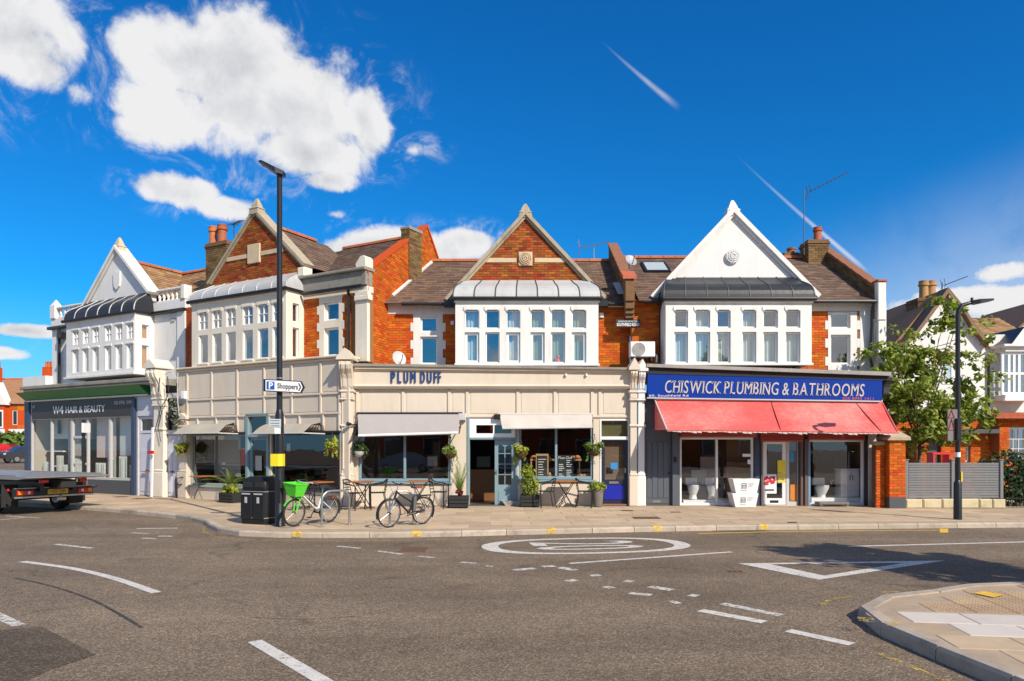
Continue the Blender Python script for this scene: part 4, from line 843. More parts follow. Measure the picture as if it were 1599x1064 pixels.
Lw = D.part('upper_wall', MB().box(u(984,1.5),b0+.05,VW,VW+.25,zb,zc(468,VW)), MORT); bricks(D, [(u(984,1.5)+.01,zb),(b0,zb),(b0,zc(472,VW)),(u(984,1.5)+.01,zc(472,VW))], VW-.001, BRICK_O, Lw, (), 14)
sa, sb = u(1293,VW), u(1338,VW); hs = [(sa,sb,zb-.1,zc(487,VW))]
Rw = D.part('upper_wall', MB().wall(b1-.05,wr,zb,zc(468,VW),VW,VW+.25,hs), MORT)
bricks(D, [(b1,zb),(sa+.01,zb),(sa+.01,zc(486,VW)),(b1,zc(486,VW))], VW-.001, BRICK_O, Rw, (), 15)
D.part('wall_band', MB().bbox(b1,wr,VW-.03,VW-.002,zc(486,VW)+.002,zc(472,VW),.01), WHITE, Rw)
D.part('render_panel', MB().bbox(u(1338,VW)+.09,wr,VW-.031,VW-.002,zb,zc(486,VW),.01), WHITE, Rw)
quoined_window(D, sa, sb, zb, zc(487,VW), VW, (zc(569,VW),zc(523,VW),zc(513,VW),zc(488,VW)), WHITE, (u(1297,VW),u(1328,VW)), back=None)
room(D, sa-.1, sb+.2, VW+.13, VW+2.5, zb, zc(490,VW), INT)
D.part('ground_wall', MB().box(u(1352,1.0),wr-.02,1.0,VW-.01,0,zb+.02), MORT_D); bricks(D, [(u(1352,1.0),0),(wr-.02,0),(wr-.02,zb),(u(1352,1.0),zb)], .999, BRICK_P, None, (), 16)
VG = VW-.06
g = gable(D, u(1024,VG), u(1271,VG), u(1145,VG), zc(463,VG), zc(462,VG), zc(334,VG), VG, WHITE_G, WHITE, False, .13, .15, 22, fin=.40, finmat=WHITE)
roundel(D, u(1144,VG), zc(401,VG), VG-.0, .46, WHITE_G, g, False)
D.part('gable_roof', MB().prism([(u(1024,VG)+.1,zc(463,VG)),(u(1271,VG)-.1,zc(463,VG)),(u(1145,VG),zc(337,VG))], VG+.33, VG+4.0), SLATE)
v0r = VW-.28; z0r = zc(470,v0r); z1r = zc(404,v1r); dv, dz = v1r-v0r, z1r-z0r; L = math.hypot(dv,dz); td = (0,dv/L,dz/L); nd = (0,-dz/L,dv/L)
ul, ur = u(984,1.35)+.3, u(1372,v0r)-.05
rf = tile_roof(D, [(ul-.1,0),(ur,0),(ur,L),(ul-.1,L)], (0,v0r,z0r), (1,0,0), td, nd, SLATE, seed=33)
ridge_tiles(D, (ul-.3,v1r,z1r+.02), (ur,v1r,z1r+.02), rf); D.part('roof', MB().quad((ul-.3,v1r,z1r-.03),(ur,v1r,z1r-.03),(ur,v1r+3,z0r),(ul-.3,v1r+3,z0r)), SLATE)
for a, b in ((ul,u(1030,v0r)),(u(1268,v0r),u(1367,v0r))): D.part('gutter', MB().tube([(a,v0r-.05,z0r-.03),(b,v0r-.05,z0r-.03)], .055, 8), BLACK, rf)
D.part('downpipe', MB().tube([(u(1361,1.0),v0r-.05,z0r-.05),(u(1359,1.05),v0r+.05,z0r-.3),(u(1359,1.05),1.05,zc(560,1.05)),(u(1362,.7),.7,zc(572,.7)),(u(1372,.5),.5,zc(578,.5))], .045, 8), BLACK, Rw)
D.part('downpipe', MB().tube([(u(1031,1.0),v0r-.05,z0r-.05),(u(1032,1.08),1.08,z0r-.3),(u(1032,1.08),1.08,zb)], .04, 8), BLACK, Lw)
# rooflight lying on the left slope
def on_roof(px, py):   # point of the roof plane seen at a pixel
    a = (HY-py)/FX; # z = CZ-PV + a*(20.5+v) ; z = z0r + (v-v0r)*dz/dv
    v = (CZ-PV + a*20.5 - z0r + v0r*dz/dv)/(dz/dv - a); return (px-CX)/FX*(20.5+v), v, z0r+(v-v0r)*dz/dv
p00, p11 = on_roof(1008,427), on_roof(1035,412); n3 = Vector(nd)
m = MB(); q = [Vector((p00[0],p00[1],p00[2])),Vector((p11[0]+.08,p00[1],p00[2])),Vector((p11[0]+.08,p11[1],p11[2])),Vector((p00[0],p11[1],p11[2]))]
m.loft([[x-n3*.02 for x in q],[x+n3*.08 for x in q]]); rl = D.part('rooflight', m, BLACK, rf); cq = sum(q, Vector())/4
D.part('pane', MB().quad(*[cq+(x-cq)*.8+n3*.085 for x in q]), M('rooflight_glass',(.45,.5,.5),.1,.05), rl)
# party walls with tiled copings, chimney
def party(th, uc, th_, va, zf, front_cap, seed, up=.42, b=None):
    pr = [(va,zf(va)-.6),(va,zf(va)+up),(v1r+.15,zf(v1r)+up),(v1r+.15,zf(v1r)-.6)]
    w = th.part('party_wall', MB().prism(pr, uc-th_/2, uc+th_/2, 'vz'), MORT_D)
    m = MB()
    for sg in (-1,1):
        f = field([(0,0),(pr[2][0]-pr[1][0],0),(pr[2][0]-pr[1][0],1.0),(0,1.0)], (uc+sg*th_/2,va,zf(va)-.6), (0,1,dz/dv), (0,0,1), (sg,0,0), .225, .075, .01, .008, seed=seed); m.add(f.v, f.f)
    th.part('brickwork', m, BRICK_Y, w, kind='stuff')
    n = 8
    for i in range(n):
        a0 = va+(v1r+.15-va)*i/n; a1 = va+(v1r+.15-va)*(i+.97)/n
        th.part('coping_tile', MB().prism([(a0,zf(a0)+up+.002),(a1,zf(a1)+up+.002),(a1,zf(a1)+up+.09),(a0,zf(a0)+up+.07)], uc-th_/2-.03, uc+th_/2+.03, 'vz'), M('coping_old', (.26, .105, .05), .85, .3, 5, .4, 60, dirt=.5, dcol=(.10, .07, .04)), w)
    return w
zf = lambda v: z0r+(v-v0r)*dz/dv
pw = party(D, u(984,1.2), .28, 1.15, zf, None, 41)
for a, b, c_, d_ in ((433,470,.82,1.15),(470,482,.88,1.15),(482,490,.96,1.15),(490,497,1.04,1.15)):
    D.part('corbel', MB().bbox(u(977,c_),u(991,c_),c_,d_-.002,zc(b,c_),zc(a,c_)-.003,.01), BRICK_Y, pw)
D.part('coping_tile', MB().prism([(.76,zc(436,.82)),(1.3,zc(436,.82)+.25),(1.3,zc(436,.82)+.36),(.76,zc(436,.82)+.10)], u(975,.82)-.04, u(992,.82)+.04, 'vz'), TERRA, pw)
D.part('lead_soaker', MB().quad((u(966,1.3),1.35,zf(1.35)+.03),(u(977,1.3),1.25,zf(1.25)+.05),(u(970,2.2),2.3,zf(2.3)+.05),(u(958,2.2),2.3,zf(2.3)+.03)), LEAD, pw)
ue = u(1374,.95)
pw2 = party(D, ue, .26, 1.0, zf, None, 42, .36)
D.part('end_pier', MB().bbox(u(1371.5,.8),u(1384.5,.8),.80,1.15,zc(500,.8),zc(440,.8),.02), WHITE, pw2); D.part('pier_cap', MB().bbox(u(1370.5,.8),u(1385.5,.8),.76,1.15,zc(439.8,.8),zc(436.5,.8),.01), TERRA, pw2)
D.part('end_wall', MB().bbox(u(1372,.8)+.02,u(1384.5,.8)-.01,.83,1.1,zb,zc(500.5,.8),.01), WHITE, pw2)
cv = 4.2; chimney(D, u(1263,cv), u(1294,cv), cv, cv+.7, zf(cv)-.3, zc(384,cv), [(u(1278,cv+.3),cv+.35,.15)], BRICK_Y, 43, TERRA, .52)
cv = 5.2; chimney(D, u(1230,cv)-.1, u(1244,cv)+.1, cv, cv+.5, zf(4.7)-1, zc(404,cv), [(u(1236,cv+.25),cv+.25,.16)], BRICK_Y, 44, TERRA, .22)
# ---- bathroom shop front
zt = zc(610)
sh = [(u(1007),u(1049),-.01,zc(668)),(u(1062),u(1178),-.01,zc(672)),(u(1189),u(1248),-.01,zc(672)),(u(1262),u(1351),-.01,zc(672))]
front = D.part('shopfront_wall', MB().wall(u(997),u(1376),0,zt,0,.2,sh), DKGREY)
# cornice leaning slightly down to the right, as built
slant(m := MB(), u(1010,-.35), u(1391,-.35), -.40, .5, zc(573,-.4), zc(568,-.4), zc(587,-.4), zc(581,-.4)); D.part('cornice', m, M('cornice_grey',(.33,.31,.28),.8,.2,4,dirt=.4), front)
slant(m := MB(), u(1010,-.3), u(1389,-.3), -.30, .2, zc(583.5,-.3), zc(573.1,-.3), zc(594,-.3), zc(587.1,-.3)); D.part('cornice_black_board', m, BLACKM, front)  # matt black board between the cornice and the sign
m = MB().bbox(u(1179),u(1187),-.03,.1,0,zc(672),.01); D.part('navy_post', m, NAVY, front)
m = MB(); [m.bbox(u(a),u(b),-.05,-.001,0,zc(674),.008) for a, b in ((1050,1061.5),)]; D.part('door_post', m, GREYDOOR, front)
D.part('shutter_box', MB().bbox(u(1062),u(1181),-.14,-.002,zc(683),zc(672),.01).bbox(u(1187),u(1252),-.14,-.002,zc(690),zc(672),.01).bbox(u(1260),u(1348),-.14,-.002,zc(687),zc(672),.01), M('shutter_red',(.36,.06,.05),.6,.15), front)
for a, b, c_ in ((1062,1181,683),(1187,1252,690),(1260,1348,687)):
    for k in range(3): D.part('shutter_slat', MB().bbox(u(a)+.01,u(b)-.01,-.165,-.141,zc(c_)+.02+k*.05,zc(c_)+.06+k*.05,.01), MATS['shutter_red'], front)
m = MB(); [m.bbox(u(a),u(b),-.08,.1,0,zc(686),.01) for a, b in ((1249,1253),(1255.5,1260.5),(1187.5,1190))]; D.part('shutter_guide', m, M('guide_brown',(.11,.07,.06),.6), front)
D.part('pillar_blue', MB().bbox(u(1261),u(1265),-.06,.1,0,zc(690),.01), M('pale_blue_paint',(.16,.27,.42),.5), front)
# grey panelled flat door
gd0, gd1 = sh[0][0]+.004, sh[0][1]-.004
gdoor = panel_door(D, gd0, gd1, .02, zc(668)-.004, .06, GREYDOOR, (0,0), (1,1.1), [], letterbox=(u(1020),u(1033),zc(783.5)))
for i in range(4): x0 = gd0+.06+(gd1-gd0-.12)*i/4; D.part('door_board', MB().bbox(x0+.008,x0+(gd1-gd0-.12)/4-.008,.045,.059,.22,zc(690),.01), GREYDOOR, gdoor)
D.part('door_panel', MB().bbox(gd0+.06,gd1-.06,.045,.059,.06,.19,.01), GREYDOOR, gdoor); D.part('handle', MB().lathe([(.01,0),(.03,.02),(.03,.05),(.01,.06)], (gd1-.06,.02,zc(741)), 10), BLACK, gdoor)
D.part('key_safe', MB().bbox(u(1052),u(1056),-.10,-.052,zc(722),zc(714),.01), BLACK, front)
shop_window(D, sh[1][0]+.004, sh[1][1]-.004, zc(790), zc(683)-.0, .04, PVC, [u(1120.5)], .06, sill=False)
shop_window(D, sh[3][0]+.03, sh[3][1]-.004, zc(790), zc(687), .04, PVC, [], .06, sill=False)
D.part('door_frame', MB().wall(sh[2][0]+.03,sh[2][1]-.01,0,zc(690)+.1,.03,.12,[(u(1193),u(1229),.02,zc(690)),(u(1233.5),u(1247),.12,zc(690))]), PVC_G, front)
gdd = panel_door(D, u(1193)+.004, u(1229)-.004, .03, zc(690)-.004, .05, PVC, (1,1), (.20,zc(693)), [], letterbox=(u(1204),u(1217),.12), lbmat=BLACK)
D.part('pane', MB().quad((u(1233.5),.08,.12),(u(1247),.08,.12),(u(1247),.08,zc(690)),(u(1233.5),.08,zc(690))), GL_SHOP, front)
room(D, u(1058), u(1356), .25, 3.4, .0, zt-.25, INT_B, INT_B)
# end posts: white pilaster by the party line, pale one at the far end
pilaster(D, u(996.5,-.1), u(1006.5,-.1), -.03, zc(561,-.3), zc(614,-.2), zc(580,-.3), WHITE, .12, .28, flute=0)
m = MB().bbox(u(1356.5,-.1),u(1369,-.1),-.12,.1,0,zc(676),.012); pp = D.part('pilaster', m, M('dirty_white',(.60,.52,.48),.7,.2,4,dirt=.4), front)
D.part('downpipe', MB().tube([(u(1374,-.05),-.06,0),(u(1374,-.05),-.06,zc(640))], .04, 8), BLACK, front); D.part('downpipe', MB().tube([(u(1353.5,-.05),-.05,0),(u(1353.5,-.05),-.05,zc(676))], .035, 8), BLACK, front)
D.part('console', console(MB(), u(1380,-.1), u(1389,-.1), .05, zc(618), zc(586), .36), M('console_dark',(.05,.05,.06),.6), front)
# fascia sign, its words and number
sg = T('fascia_sign', 'blue CHISWICK PLUMBING & BATHROOMS fascia sign above the red awning', 'sign', CD, u(1195,-.2), -.2, zc(620,-.2))
V = -.28
slant(m := MB(), u(1012,V), u(1378,V), V, -.10, zc(620.5,V), zc(584,V), zc(626,V), zc(594.5,V)); sb_ = sg.part('sign_board', m, SIGNBLUE)
slant(m := MB(), u(1011,V), u(1375,V), V-.02, -.10, zc(622.5,V), zc(620.6,V), zc(628,V), zc(626.1,V)); sg.part('lower_trim', m, PVC_G)
slant(m := MB(), u(1011,V), u(1379,V), V-.015, -.10, zc(583.9,V), zc(582.6,V), zc(594.4,V), zc(593,V)); sg.part('upper_trim', m, M('trim_blue',(.05,.10,.42),.4))
GOLD = M('letter_pale',(.47,.44,.43),.5,.12)
SER = {'C':((.92,1),),'H':((.12,0),(.85,0),(.12,1),(.85,1)),'I':((.5,0),(.5,1)),'S':(),'W':((.06,1),(.5,1),(.94,1)),'K':((.14,0),(.14,1),(.92,0),(.86,1)),'P':((.16,0),(.16,1)),'L':((.16,0),(.16,1)),'U':((.13,1),(.86,1)),'M':((.1,0),(.9,0),(.1,1),(.9,1)),'B':((.14,0),(.14,1)),'N':((.12,0),(.12,1),(.87,1)),'G':(),'A':((.06,0),(.94,0)),'T':((.5,0),),'R':((.14,0),(.14,1),(.92,0)),'O':(),'&':()}
def serif_text(txt, size, depth, shear):
    out = MB(); x = 0
    for ch in txt:
        if ch == ' ': x += size*.24; continue
        mb = letters(ch, size, depth); xs = [p[0] for p in mb.v]; ys = [p[1] for p in mb.v]; a, b = min(xs), max(xs)
        h = max(ys); w = b-a
        for fx, top in SER[ch]:
            cx = a+w*fx; y0 = h-.022*size/.3*1.2 if top else 0; mb.box(cx-size*.10,cx+size*.10,y0,y0+.018*size/.3,-depth/2,depth/2)
        for e in (0, 1): out.add([(x+(p[0]-a)+shear*p[1]+e*.010, p[1], p[2]+e*.0012) for p in mb.v], mb.f)
        x += w+size*.15
    return out
mb = serif_text('CHISWICK PLUMBING & BATHROOMS', .42, .014, .16); xs = [p[0] for p in mb.v]; wd = max(xs)-min(xs); ua, ub = u(1039,V-.03), u(1351,V-.03); f = (ub-ua)/wd; k0 = zc(613.5,V); k1 = zc(619.5,V)
hh = max(p[1] for p in mb.v); mb.v = [(ua+(x-min(xs))*f, V-.010-d, k0+(k1-k0)*((x-min(xs))*f)/(ub-ua)+y*(.355/hh)) for x,y,d in mb.v]; sg.part('lettering', mb, GOLD)
text_on(sg, '60, Southfield Rd', u(1014,V), V-.004, zc(619.6,V), .085, PVC, width=u(1075,V)-u(1014,V), depth=.006, space=1.1)
text_on(sg, '020 8995 1411', u(1316,V), V-.004, zc(624.5,V), .11, M('letter_pink',(.5,.12,.2),.5), width=u(1364,V)-u(1316,V), depth=.006, slope=-.012)
# ------------------------------------------------------------------ the wing that bends away to the left
def wu(px, v=0.0): return WING.u(px, v)
def wz(px, py, v=0.0): return WING.z(px, py, v)
VB, VW = .02, .76
B = T('shop_building', 'corner building with red brick gable, grey lead bay roof and bare brick side wall', 'building', WING, wu(420), 0, 0, 'shop buildings of the terrace')
b0, b1 = wu(300,VB), wu(447,VB); bz0, bz1 = wz(360,569,VB), wz(360,464.5,VB)
cols = [(311.5,323.5),(333,345),(354.5,367),(380.5,393.5),(404,417.5),(427,440)]
tz = (wz(360,510.5,VB),wz(360,482.5,VB)); lz = (wz(360,564,VB),wz(360,519,VB))
holes = []
for a, b in cols: holes += [(wu(a,VB)-.03,wu(b,VB)+.05,*tz),(wu(a,VB)-.03,wu(b,VB)+.05,*lz)]
bay = B.part('bay', MB().wall(b0,b1,bz0,bz1,VB,VB+.16,holes), OFFW)
sw = (WING.v(457.5,b1),WING.v(467.5,b1)); side = MB()
sh_ = [(sw[0],sw[1],*tz),(sw[0],sw[1],*lz)]; tmp = MB().wall(VB+.16,VW,bz0,bz1,0,.16,sh_)
side.add([(b1-d,x,z) for x,d,z in tmp.v], [tuple(reversed(f)) for f in tmp.f]); B.part('bay_side', side, OFFW, bay)
def side_pane(th, ue, hs, mat_f, back=None, backmat=None):
    for a, b, c, d in hs:
        m = MB(); e = .035
        for x0,x1,q0,q1 in ((a,b,c,c+e),(a,b,d-e,d),(a,a+e,c+e,d-e),(b-e,b,c+e,d-e)): m.box(ue-.11,ue-.06,x0,x1,q0,q1)
        w = th.part('window', m, mat_f); th.part('pane', MB().quad((ue-.085,a,c),(ue-.085,b,c),(ue-.085,b,d),(ue-.085,a,d)), GL_UP, w)
        if backmat: th.part('blind', MB().quad((ue-.15,a-.02,c-.02),(ue-.15,b+.02,c-.02),(ue-.15,b+.02,d+.02),(ue-.15,a-.02,d+.02)), backmat, w)
side_pane(B, b1, sh_, PVC)
B.part('bay_side', MB().box(b0,b0+.16,VB+.16,VW,bz0,bz1), OFFW, bay)
B.part('bay_cornice', MB().bbox(b0-.04,b1+.04,VB-.05,VB,bz1-.10,bz1,.02), OFFW, bay); B.part('bay_sill', MB().box(b0-.03,b1+.03,VB-.05,VW,bz0-.07,bz0-.002), OFFW, bay)
for i, (a, b, c, d) in enumerate(holes):
    window(B, a+.004, b-.004, c+.004, d-.004, VB+.02, PVC, fw=.024, bars=(1,1) if i%2 == 0 else (0,0), back=None)
    if i % 2 == 0: B.part('arch', MB().prism([(a-.03,d+.09),(a-.03,d),(a,d),(a,d-.04),(a+.05,d),(b-.05,d),(b,d-.04),(b,d),(b+.03,d),(b+.03,d+.09)], VB-.025, VB+.05), OFFW, bay)
    else: B.part('window_sill', MB().bbox(a-.03,b+.03,VB-.045,VB+.06,c-.045,c-.002,.01), OFFW, bay)
room(B, b0+.17, b1-.17, VB+.17, VB+3, bz0+.02, bz1-.02, INT)
lead_roof(B, b0, b1, VB, VW-.02, bz1+.06, wz(400,436,VW), 7, LEAD, SEAM_L, inset=.3)
zb = wz(480,572,VW); wl, wr = wu(288,VW), wu(575,VW); zp = wz(510,458,VW)
sa, sb = wu(500,VW), wu(535.5,VW); ga, gb = wu(507.5,VW), wu(530.5,VW)
ztop = wz(520,463,VW); hs = [(sa,sb,zb-.1,ztop)]
up = B.part('upper_wall', MB().wall(b1-.02,wr,zb,ztop,VW,VW+.25,hs), MORT)
bricks(B, [(b1,zb),(wu(549,VW),zb),(wu(549,VW),ztop),(b1,ztop)], VW-.001, BRICK_O, up, hs, 51)
B.part('wall_band', MB().bbox(b1,wr,VW-.03,VW+.25,ztop+.002,wz(520,454,VW),.01), OFFW, up)
quoined_window(B, sa, sb, zb, ztop, VW, (wz(519,556,VW),wz(519,512,VW),wz(519,500.5,VW),wz(519,472,VW)), OFFW, (ga,gb), bars_top=(0,0), q=.10)
room(B, sa-.2, sb+.15, VW+.13, VW+2.0, zb, ztop, INT)
le = B.part('upper_wall', MB().box(wl,b0,VW,VW+.25,zb,wz(295,480,VW)), MORT); bricks(B, [(wl,zb),(b0,zb),(b0,wz(295,482,VW)),(wl,wz(295,482,VW))], VW-.001, BRICK_P, le, (), 52)
pl = B.part('pilaster', MB().bbox(wu(555,VW-.12),wu(574,VW-.12),VW-.12,VW-.005,zb,wz(565,470,VW-.12),.01), OFFW, up); B.part('capital', MB().bbox(wu(553,VW-.18),wu(576,VW-.18),VW-.18,VW-.005,wz(565,470,VW-.1)+.002,wz(565,462,VW-.1),.02).bbox(wu(554,VW-.15),wu(575,VW-.15),VW-.15,VW-.005,wz(565,462,VW-.1)+.002,wz(565,455,VW-.1),.02), OFFW, up)
# parapet right of the gable, with its stone coping and scroll
pz0, pz1 = wz(520,453,VW), wz(520,431,VW)
pa = B.part('parapet', MB().bbox(b1-.3,wr,VW-.10,VW+.2,pz0+.004,pz1,.01), CONC); B.part('coping', MB().bbox(b1-.3,wr+.04,VW-.2,VW+.25,pz1+.002,pz1+.09,.02), CONC, pa)
B.part('gutter_pipe', MB().tube([(b1+.1,VW-.17,pz0-.04),(wr-.1,VW-.17,pz0-.04)], .055, 8), BLACK, pa); B.part('downpipe', MB().tube([(wu(545,VW-.1),VW-.15,pz0-.04),(wu(545,VW-.08),VW-.08,pz0-.25),(wu(545,VW-.08),VW-.08,zb)], .045, 8), BLACK, pa)
B.part('scroll_stone', MB().prism([(wu(562,VW),pz1+.09),(wu(576,VW),pz1+.09),(wu(576,VW),pz1+.34),(wu(573,VW),pz1+.42),(wu(568,VW),pz1+.40),(wu(564,VW),pz1+.28),(wu(561,VW),pz1+.2)], VW-.15, VW+.2), OFFW, pa)
B.part('pier_stone', MB().bbox(wu(470,VW),wu(477,VW)+.1,VW-.15,VW+.2,pz1+.092,pz1+.38,.03), OFFW, pa)
VG = VW-.05
gu0, gu1, gua = wu(331,VG), wu(473,VG), wu(399.5,VG); gz0 = wz(332,441,VG); gz1 = wz(473,412,VG); gza = wz(400,331,VG)
g = gable(B, gu0, gu1, gua, gz0, gz1, gza, VG, BRICK_R, STONE, True, .09, .09, 53, fin=.42, finmat=STONE)
zlow = min(gz0,gz1)-.75; B.part('gable_base', MB().prism([(gu0+.1,zlow),(gu1-.1,zlow),(gu1-.02,gz1),(gu0+.02,gz0)], VG+.004, VG+.3), MORT_D, g); bricks(B, [(gu0+.1,zlow),(gu1-.1,zlow),(gu1-.02,gz1),(gu0+.02,gz0)], VG+.003, BRICK_R, g, (), 58)
bz = wz(400,398,VG); ul_, ur_ = wu(355,VG), wu(440,VG)
B.part('string_course', MB().bbox(ul_-.0,wu(389,VG),VG-.035,VG-.001,bz-.07,bz+.07,.008), STONE_L, g); B.part('string_course', MB().bbox(wu(408,VG),ur_+.1,VG-.035,VG-.001,bz-.07,bz+.07,.008), STONE_L, g); B.part('date_stone', MB().bbox(wu(389,VG),wu(408,VG),VG-.07,VG-.001,bz-.28,bz+.34,.015), STONE_L, g)
# cross roof behind the gable, with ridge
VR = 3.4; zr = gza-.30; zm = wz(560,398,3.0)
def slope_roof(th, p0, p1, p2, p3, mat=SLATE, seed=1, name='roof'):   # rectangle-ish plane p0,p1 (lower edge) p3,p2 (upper edge), tiled
    p0, p1, p2, p3 = map(Vector, (p0,p1,p2,p3)); s_ = (p1-p0).normalized(); n_ = s_.cross(p3-p0).normalized(); t_ = n_.cross(s_)
    if n_.z < 0: n_ = -n_; t_ = -t_ if t_.dot(p3-p0) < 0 else t_
    poly = [((p-p0).dot(s_),(p-p0).dot(t_)) for p in (p0,p1,p2,p3)]
    return tile_roof(th, poly, p0, s_, t_, n_, mat, name, seed)
rr = slope_roof(B, (gu1-.05,VG+.3,gz1-.02),(gu1-.05,VR+.6,gz1-.02),(gua,VR+.6,zr),(gua,VG+.3,zr), SLATE, 54); ridge_tiles(B, (gua,VG+.3,zr+.02), (gua,VR,zr+.02), rr)
B.part('roof', MB().quad((gu0,VG+.3,gz0),(gua,VG+.3,zr),(gua,VR+.6,zr),(gu0,VR+.6,gz0)), SLATE)
# brick side wall with raked parapet and stack
ue = wr
SHR = .204                                             # the side wall splays: it follows the party line, not the wing's square
def P_(px, py):
    v = VW
    for _ in range(30): v = .5*v+.5*WING.v(px, ue-SHR*(v-VW))
    return v, WING.zs(px, py, ue-SHR*(v-VW))
def shr(mb): mb.v = [(a-SHR*(b-VW), b, c) for a, b, c in mb.v]; return mb
fr_, pk, bk = P_(575,424), P_(667,356), P_(686,410)
slope = (pk[1]-fr_[1])/(pk[0]-fr_[0])
poly = [(VW,-.02+zb),(7.0,zb-.0),(7.0,bk[1]-1.5),(bk[0]+.6,bk[1]-.6),pk,(VW,fr_[1])]
swl = B.part('side_wall', shr(MB().prism(poly, ue-.3, ue, 'vz')), MORT)
B.part('brickwork', shr(field(poly, (ue,0,0), (0,1,0), (0,0,1), (1,0,0), .225, .075, .010, .009, seed=55)), BRICK_O, swl, kind='stuff')
n = 9; e0 = (VW-.05,fr_[1]-.04)
for i in range(n):
    a = (e0[0]+(pk[0]-e0[0])*i/n, e0[1]+(pk[1]-e0[1])*i/n); b = (e0[0]+(pk[0]-e0[0])*(i+.985)/n, e0[1]+(pk[1]-e0[1])*(i+.985)/n)
    B.part('coping_brick', shr(MB().prism([(a[0],a[1]+.004),(b[0],b[1]+.004),(b[0],b[1]+.11),(a[0],a[1]+.11)], ue-.33, ue+.03, 'vz')), BRICK_O, swl)
B.part('coping_brick', shr(MB().prism([(pk[0],pk[1]),(bk[0]+.6,bk[1]-.6),(bk[0]+.6,bk[1]-.5),(pk[0],pk[1]+.12)], ue-.34, ue+.04, 'vz')), BRICK_O, swl)
cv0, cv1 = P_(638,400)[0], P_(652,400)[0]; cz = P_(640,357)[1]; us_ = ue-SHR*((cv0+cv1)/2-VW)
chimney(B, us_-.22, us_+.12, cv0, cv1, P_(640,450)[1], cz-.05, [], BRICK_Y, 56, capc=False); B.part('chimney_cap', MB().bbox(us_-.25,us_+.15,cv0-.03,cv1+.03,cz-.048,cz+.05,.02), CONC, swl)
ur2 = ue-SHR*(pk[0]-VW)-.28
mr = slope_roof(B, (gua,VW+.15,pz1-.05),(ue-.3,VW+.15,pz1-.05),(ur2,pk[0],pk[1]-.25),(gua,pk[0],pk[1]-.25), SLATE, 57); ridge_tiles(B, (gua,pk[0],pk[1]-.23),(ur2,pk[0],pk[1]-.23), mr)
B.part('roof', MB().quad((wl,pk[0],pk[1]-.28),(ur2,pk[0],pk[1]-.28),(ue-1.55,7,5.2),(wl,7,5.2)), SLATE); B.part('roof', MB().quad((wl,VW+.2,wz(300,470,VW)),(gua,VW+.2,wz(300,470,VW)),(gua,pk[0],pk[1]-.3),(wl,pk[0],pk[1]-.3)), SLATE)
# ---- panelled cream shopfront of the wing
zt = wz(440,566); zs1 = wz(440,618.5); zs2 = wz(440,648); zs3 = wz(440,675)
s0, s1 = wu(279), wu(545)
gz0 = wz(400,764); hs = [(wu(296),wu(384),gz0,zs3),(wu(385.5),wu(421.5),-.01,wz(400,646)),(wu(424),wu(531),gz0,zs3)]
front = B.part('shopfront_wall', MB().wall(s0,s1,0,zt,0,.22,hs), CREAM)
B.part('cornice', MB().bbox(s0,s1-.1,-.12,.6,zt+.004,zt+.07,.02).bbox(s0,s1-.1,-.07,.1,zt-.07,zt+.002,.02), CREAM_D, front)
xs = [wu(p) for p in (294,332,372,414,457,502,531)]
for za, zb_ in ((zs1,zt-.1),(zs2,zs1)):
    for x in xs: B.part('stile', MB().bbox(x-.035,x+.035,-.045,-.001,za+.03,zb_-.03,.008), CREAM, front)
    B.part('rail', MB().bbox(xs[0]-.04,xs[-1]+.04,-.05,-.001,za-.03,za+.03,.008), CREAM, front)
    for x, y in zip(xs, xs[1:]): B.part('panel', MB().bbox(x+.07,y-.07,-.012,-.001,za+.06,zb_-.06,.006), CREAM, front)
x3 = [wu(p) for p in (294,310,339,372,386)]; x4 = [wu(p) for p in (422,445,469,506,531)]
for xx in (x3, x4):
    for x in xx: B.part('stile', MB().bbox(x-.03,x+.03,-.045,-.001,zs3+.02,zs2-.035,.008), CREAM, front)
B.part('rail', MB().bbox(wu(294),wu(385),-.06,-.001,zs3-.04,zs3+.02,.008).bbox(wu(422),wu(533),-.06,-.001,zs3-.04,zs3+.02,.008), BLACKM, front)
shop_window(B, hs[0][0]+.003, hs[0][1]-.003, gz0+.06, zs3-.045, .05, M('pale_green_frame',(.30,.36,.31),.5), [], .05)
shop_window(B, hs[2][0]+.003, hs[2][1]-.003, gz0+.06, zs3-.045, .05, M('black_frame',(.03,.04,.045),.5), [], .05)
room(B, wu(288), wu(538), .24, 3.8, 0, zt-.12, INT, INT)
B.part('blackout_board', MB().box(wu(297)+.06,wu(340),.9,.93,.7,2.2), INT_L); B.part('bench_seat', MB().bbox(wu(440),wu(525),.5,1.0,.42,.5), WOOD); B.part('bench_back', MB().bbox(wu(490),wu(528),1.0,1.06,.5,1.0), WOOD_D)
df = B.part('door_frame', MB().wall(hs[1][0]+.004,hs[1][1]-.004,0,wz(400,646)-.004,-.05,.12,[(wu(389),wu(418),.02,wz(400,683)),(wu(389),wu(418),wz(400,679),wz(400,650))]), TEAL, front)
B.part('pane', MB().quad((wu(389),.05,wz(400,679)),(wu(418),.05,wz(400,679)),(wu(418),.05,wz(400,650)),(wu(389),.05,wz(400,650))), GL_SHOP, df)
panel_door(B, wu(389)+.004, wu(418)-.004, .03, wz(400,683)-.004, .04, TEAL, (1,1), (.5,wz(400,687)), [(wu(389)+.1,wu(418)-.1,.12,.42)], knob=(wu(418)-.06,1.05))
B.part('notice', MB().box(wu(398),wu(408),.03,.034,wz(400,735),wz(400,712)), INT_L, df); B.part('notice', MB().box(wu(372),wu(383),.12,.125,wz(378,727),wz(378,700)), M('poster_red',(.5,.06,.06),.6), df); B.part('notice', MB().box(wu(443.5),wu(449),.12,.125,wz(446,705),wz(446,693)), INT_L, df)
